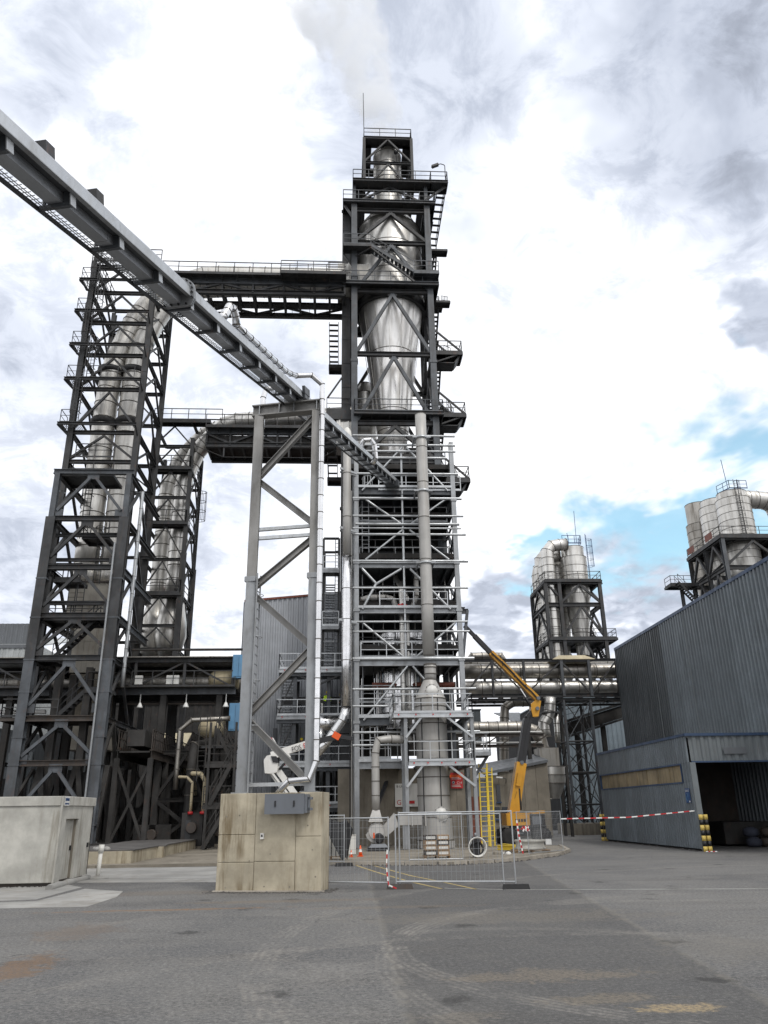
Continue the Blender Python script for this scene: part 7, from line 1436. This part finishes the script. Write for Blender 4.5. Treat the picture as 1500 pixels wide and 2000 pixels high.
m = MB(); p = wa(600, 1600); m.box((p.x - 1.1, WV - .9, .5), (p.x + 1.4, WV + .9, 1.7)); m.build('turntable', 'lift_white', wl)
for du_ in (-1.0, 1.3):
    for dv in (-.9, .9): wheel(wl, (p.x + du_, WV + dv, .45), .45, .35)
# ================================================================== PEOPLE
def person(label, base, yaw=0, h=1.76, pose='stand', vest=True):
    b = V(base); t = thing('person', label, 'person', b); s = h / 1.76; c, sn = cos(yaw), sin(yaw)
    def X(x, y, z): return (b.x + (x * c - y * sn) * s, b.y + (x * sn + y * c) * s, b.z + z * s)
    def skin(name, pts, edges, rad, mat, par=t, sub=2):
        me = bpy.data.meshes.new(name); me.from_pydata([X(*p) for p in pts], edges, []); o = bpy.data.objects.new(name, me); COL.objects.link(o)
        md = o.modifiers.new('s', 'SKIN'); 
        for i, sv_ in enumerate(me.skin_vertices[0].data): sv_.radius = (rad[i][0] * s, rad[i][1] * s) if isinstance(rad[i], tuple) else (rad[i] * s, rad[i] * s); sv_.use_root = (i == 0)
        o.modifiers.new('u', 'SUBSURF').levels = sub; dg = bpy.context.evaluated_depsgraph_get(); me2 = bpy.data.meshes.new_from_object(o.evaluated_get(dg)); bpy.data.objects.remove(o)
        me2.materials.clear(); me2.materials.append(MATS[mat]); me2.name = name; me2.polygons.foreach_set('use_smooth', [True] * len(me2.polygons)); return place(bpy.data.objects.new(name, me2), M.Identity(4), par)
    pts = [(0, 0, .95), (0, 0, 1.15), (0, .0, 1.38), (0, .01, 1.5), (0, 0, 1.6), (0, -.01, 1.7), (-.09, 0, .86), (-.10, -.02, .48), (-.10, .02, .08), (-.10, -.13, .04), (.09, 0, .86), (.10, .0, .48), (.10, .05, .08), (.10, -.1, .04), (-.19, 0, 1.4), (-.25, .02, 1.14), (-.10, -.2, 1.08), (-.02, -.22, 1.10), (.19, 0, 1.4), (.25, .02, 1.14), (.12, -.2, 1.10), (.03, -.23, 1.12)]
    ed = [(0, 1), (1, 2), (2, 3), (3, 4), (4, 5), (0, 6), (6, 7), (7, 8), (8, 9), (0, 10), (10, 11), (11, 12), (12, 13), (2, 14), (14, 15), (15, 16), (16, 17), (2, 18), (18, 19), (19, 20), (20, 21)]
    rd_ = [(.17, .13), (.16, .12), (.18, .12), .065, .085, .08, .105, .08, .062, .055, .105, .08, .062, .055, .06, .048, .04, .035, .06, .048, .04, .035]
    skin('body', pts, ed, rd_, 'cloth_dark')
    if vest: skin('jacket', [(0, 0, .9), (0, 0, 1.15), (0, 0, 1.38), (0, .005, 1.46), (-.19, 0, 1.4), (-.25, .02, 1.14), (-.13, -.16, 1.08), (.19, 0, 1.4), (.25, .02, 1.14), (.14, -.16, 1.10)], [(0, 1), (1, 2), (2, 3), (2, 4), (4, 5), (5, 6), (2, 7), (7, 8), (8, 9)], [(.21, .16), (.20, .15), (.22, .155), .08, .09, .08, .07, .09, .08, .07], 'vest_yellow')
    m = MB(); m.lathe([(.01, 1.50), (.075, 1.53), (.088, 1.6), (.092, 1.66), (.085, 1.70)], (0, 0, 0), 14); m.v = [X(p[0], p[1] * 1.1 - .01, p[2]) for p in m.v]; hd = m.build('head', 'skin', t)
    m = MB(); m.box((-.012, -.135, 1.595), (.012, -.095, 1.63)); m.v = [X(*p) for p in m.v]; m.build('nose', 'skin', hd)
    m = MB(); m.lathe([(.145, 1.655), (.12, 1.668), (.118, 1.70), (.10, 1.76), (.05, 1.80), (.01, 1.81)], (0, 0, 0), 16); m.v = [X(p[0], p[1] * 1.15 - .01, p[2]) for p in m.v]; m.build('helmet', 'helmet_yellow', t)
    for k, sd_ in enumerate((-.02, .03)):
        for f in range(5):
            m = MB(); x0 = sd_ + (f - 2) * .018; m.tube([X(x0, -.22, 1.10), X(x0 + .004, -.27, 1.09), X(x0 + .004, -.285, 1.06)] if f else [X(x0 - .01, -.21, 1.11), X(x0 - .03, -.24, 1.13)], .009 * s, 5); m.build('finger', 'skin', t)
    return t
zpl = zz(640, 1397, 56) + .0
person('worker in yellow jacket and helmet standing on the railed work platform', (uu(639, 1397, 56.8), 56.8, zpl), radians(25))
person('worker in yellow helmet half hidden behind the foil riser', (uu(666, 1397, 57.6), 57.6, zpl), radians(-40), 1.7)
person('worker in yellow jacket behind the white lift arm on the lower platform', (uu(588, 1490, 57), 57, zz(588, 1490, 56)), radians(10), 1.7)
# ================================================================== SMALL THINGS ON THE ISLAND
def cone(label, p, s=1.0):
    t = thing('traffic_cone', label, 'traffic cone', p); m = MB(); m.lathe([(.15 * s, .05), (.10 * s, .35 * s), (.035 * s, .72 * s), (.0, .73 * s)], p, 16); m.build('body', 'orange_paint', t); m = MB(); m.box((p.x - .2 * s, p.y - .2 * s, p.z), (p.x + .2 * s, p.y + .2 * s, p.z + .05)); m.build('base', 'orange_paint', t); m = MB(); m.lathe([(.112 * s, .3 * s), (.08 * s, .48 * s)], p + V((0, 0, 0)), 16, cap=False); m.build('collar', 'white_paint', t)
IZ = .125
def gi(x, y): p = gr(x, y, IZ); return p
cone('orange traffic cone beside the galvanised column and fan', gi(704, 1673), .68); cone('small orange cone by the black tarpaulin', gi(686, 1674), .42)
def pallet(par, c, w=1.2, d=.8, z=None):
    z = c.z
    for k in range(5): m = MB(); v = c.y - d / 2 + d * k / 4; m.box((c.x - w / 2, v - .05, z + .1), (c.x + w / 2, v + .05, z + .125)); m.build('board', 'wood', par)
    for u in (-w / 2 + .06, 0, w / 2 - .06): m = MB(); m.box((c.x + u - .05, c.y - d / 2, z), (c.x + u + .05, c.y + d / 2, z + .1)); m.build('bearer', 'wood', par)
pc = gi(853, 1676); pt = thing('loaded_pallet', 'wooden pallet stacked with brown and white cartons before the vessel skirt', 'pallet', pc); pallet(pt, pc)
for k in range(4):
    for j in range(2): m = MB(); x = pc.x - .55 + j * .56; z = pc.z + .13 + k * .21; m.box((x, pc.y - .38, z), (x + .53, pc.y + .38, z + .195)); cr = m.build('carton', 'brown_steel' if (k + j) % 3 == 0 else 'wood', pt); m = MB(); m.box((x + .06, pc.y - .385, z + .04), (x + .47, pc.y - .381, z + .15)); m.build('label', 'plastic_white', cr)
hz_ = gi(934, 1675); t = thing('hose_coil', 'white ring of coiled hose standing against a black post', 'hose', hz_)
for k in range(3): m = MB(); r = .40 - k * .015; m.tube([(hz_.x + r * cos(2 * pi * j / 28), hz_.y + k * .06, hz_.z + .43 + r * sin(2 * pi * j / 28)) for j in range(28)], .026, 7, closed=True); m.build('loop', 'plastic_white', t)
m = MB(); m.tube([(hz_.x + .28 * cos(2 * pi * j / 24), hz_.y + .22, hz_.z + .34 + .28 * sin(2 * pi * j / 24)) for j in range(24)], .05, 7, closed=True); m.build('inner_loop', 'black_rubber', t)
t = thing('black_post', 'stubby black post wrapped behind the hose ring', 'post', hz_ + V((0, .35, 0))); m = MB(); m.box((hz_.x - .16, hz_.y + .3, hz_.z), (hz_.x + .16, hz_.y + .55, hz_.z + .85)); m.build('wrap', 'tarp_black', t); mem(t, 'pin', (hz_.x, hz_.y + .45, hz_.z + .85), (hz_.x, hz_.y + .45, hz_.z + 1.0), .1, .1, 'galvanised', 'pipe')
for k, (x0, y0, x1, y1, lab, w) in enumerate(((972, 1660, 1008, 1661, 'upper long yellow steel beam lying on the kerbed island', .22), (982, 1656, 1018, 1660, 'lower short yellow steel beam lying on the kerbed island', .2))):
    a, b = gi(x0, y0), gi(x1, y1); a.z = b.z = IZ + .12 + k * .0; t = thing('yellow_beam', lab, 'beam', (a.x, a.y, IZ)); mem(t, 'bar', a, b, w, w, 'ladder_yellow', 'H'); mem(t, 'end_plate', b, b + (b - a).normalized() * .03, w + .06, w + .06, 'ladder_yellow', 'box')
c = gi(1036, 1664); t = thing('steel_drum_ring', 'wide pale steel ring resting on a low pallet by the kerb', 'ring', c); pallet(t, c, 1.7, 1.3); m = MB(); m.lathe([(.72, c.z + .13), (.76, c.z + .13), (.76, c.z + .2), (.70, c.z + .24), (.70, c.z + .44), (.76, c.z + .48), (.76, c.z + .56), (.66, c.z + .56), (.66, c.z + .13)], (c.x, c.y, 0), 28, cap=False); m.build('ring', 'concrete_light', t); m = MB(); m.box((c.x + .62, c.y - .75, c.z + .35), (c.x + .9, c.y - .72, c.z + .6)); m.build('tag', 'white_paint', t)
c = gi(985, 1668); t = thing('debris_heap', 'small heap of rags and offcuts before the yellow beams', 'debris', c)
for k in range(8): r = random.uniform(.08, .2); m = MB(); m.lathe([(r, 0), (r * .9, r * .5), (.02, r * .8)], (c.x + random.uniform(-.5, .5), c.y + random.uniform(-.3, .3), IZ), 6, False); m.build('offcut', ('plastic_white', 'concrete_old', 'black_rubber')[k % 3], t)
def plain_ladder(label, x0, y0, x1, y1, v0, v1, w):
    a, b = at(x0, y0, v0), at(x1, y1, v1); a.z = IZ; t = thing('yellow_ladder', label, 'ladder', a); s = V((1, 0, 0))
    for k in (-1, 1): mem(t, 'stile', a + s * k * w / 2, b + s * k * w / 2, .07, .09, 'ladder_yellow', 'box')
    n = int((b - a).length / .28)
    for i in range(1, n): p = a.lerp(b, i / n); mem(t, 'rung', p - s * w / 2, p + s * w / 2, .045, .045, 'ladder_yellow', 'rod')
plain_ladder('tall yellow ladder leaning beside the vessel posts', 950, 1645, 943, 1492, 48.0, 49.4, .5); plain_ladder('tall yellow ladder leaning next to its wider twin', 961, 1645, 955, 1500, 48.6, 50.0, .34)
t = thing('wrapped_sheets', 'stack of pale ribbed sheets on a pallet behind the block', 'sheet stack', gi(648, 1676)); c = gi(646, 1678); pallet(t, c, 1.3, .7)
for k in range(5): m = MB(); m.box((c.x - .55 + k * .2, c.y - .3, c.z + .13), (c.x - .4 + k * .2, c.y + .2, c.z + 1.15 - .05 * k)); m.build('sheet', 'concrete_light', t)
c = gi(672, 1680); t = thing('black_tarpaulin', 'black tarpaulin draped over the fence by the pale sheets', 'tarpaulin', c); m = MB(); n = 9; rows = [(0, 1.62, .62), (.25, 1.2, .78), (.5, .7, .55), (1, .05, .18)]
for (f, z, w) in rows:
    for j in range(n): q = j / (n - 1); m.v.append((c.x - .55 + .5 * f + (q - .3) * w * 1.5, c.y - .15 + .10 * sin(q * 11 + f * 5), IZ + z + .06 * sin(q * 7 + f * 3)))
for r in range(3):
    for j in range(n - 1): m.face([r * n + j, r * n + j + 1, (r + 1) * n + j + 1, (r + 1) * n + j], True)
for (f, z, w) in rows:
    for j in range(n): q = j / (n - 1); m.v.append((c.x - .55 + .5 * f + (q - .3) * w * 1.5, c.y + .03 + .10 * sin(q * 11 + f * 5), IZ + z + .06 * sin(q * 7 + f * 3)))
for r in range(3):
    for j in range(n - 1): b0_ = 4 * n; m.face([b0_ + (r + 1) * n + j, b0_ + (r + 1) * n + j + 1, b0_ + r * n + j + 1, b0_ + r * n + j], True)
m.build('cloth', 'tarp_black', t)
c = gi(708, 1660); t = thing('white_post_box', 'little white cabinet standing behind the orange cone', 'cabinet', gi(690, 1668)); c = gi(688, 1668); m = MB(); m.box((c.x - .18, c.y, IZ), (c.x + .18, c.y + .3, IZ + .85)); m.build('housing', 'plastic_white', t); m = MB(); m.box((c.x - .2, c.y - .02, IZ + .85), (c.x + .2, c.y + .32, IZ + .9)); m.build('lid', 'concrete_light', t)

t = tape('barrier_tape', 'crumpled red and white tape knotted on the far fence', [gi(1034, 1674) + V((0, 0, 1.05 + .1 * (k % 3))) + V((.12 * (k % 4) - .2, .05 * k, .12 * sin(k * 2.1))) for k in range(9)], .07, .12)
tape('barrier_tape', 'red and white tape trailing down beside the lift fence', [gi(1014, 1672) + V((0, 0, 1.5)), gi(1016, 1672) + V((0, 0, .9)), gi(1022, 1672) + V((0, 0, .1))], .07, .12)

# grass and grit along the kerb
g0 = MB()
for a, b in zip(KP, KP[1:]):
    L_ = (b - a).length
    for k in range(int(L_ * 22)):
        p = a.lerp(b, random.random()) + V((random.uniform(-.1, .1), random.uniform(-.35, -.14), 0)); r = random.uniform(.015, .06); g0.lathe([(r, 0), (r * .8, r * .6), (.003, r)], (p.x, p.y, .0), 5, False)
st = g0.build('kerb_grit', 'dust'); st['kind'] = 'stuff'; st['label'] = 'dark grit and crumbs gathered along the kerb edge'; st['category'] = 'grit'

# ================================================================== STEAM
gs = G('steam'); gs.N.remove(gs.b); pv = gs.N.new('ShaderNodeVolumePrincipled'); gs.L.new(pv.outputs[0], gs.N['Material Output'].inputs['Volume'])
pv.inputs['Color'].default_value = (.965, .98, 1.0, 1); pv.inputs['Anisotropy'].default_value = 0.0
dn = gs.mth('MULTIPLY', gs.ramp(gs.noise(.30, 5, .65, .4), .43, .62), .42); gs.L.new(dn, pv.inputs['Density'])
m = MB(); P = [V((4.2, 58.25, 62.4)), V((4.1, 58.3, 65)), V((3.6, 58.6, 68.5)), V((2.6, 59, 73)), V((1.2, 59.5, 78)), V((-.6, 60, 84)), V((-2.4, 60.5, 91)), V((-3, 60.7, 94))]
P = resample(fillet(P, 2, 4), 1.1); K_ = len(P); m.tube(P, [max(.05, (1.0 + 5.2 * (i / K_) ** .9 + .45 * sin(i * 1.7)) * min(1, (K_ - i) / 6)) for i in range(K_)], 18)
st = m.build('steam_plume', 'steam'); st['kind'] = 'stuff'; st['label'] = 'white steam plume drifting up from the cyclone stack'; st['category'] = 'steam'

grit_line('dark crumbs along the foot of the dock wall', [(17.9, 56), (17.9, 41.2), (18.6, 40.9)], 30, .08, 'dust', 0., .05)
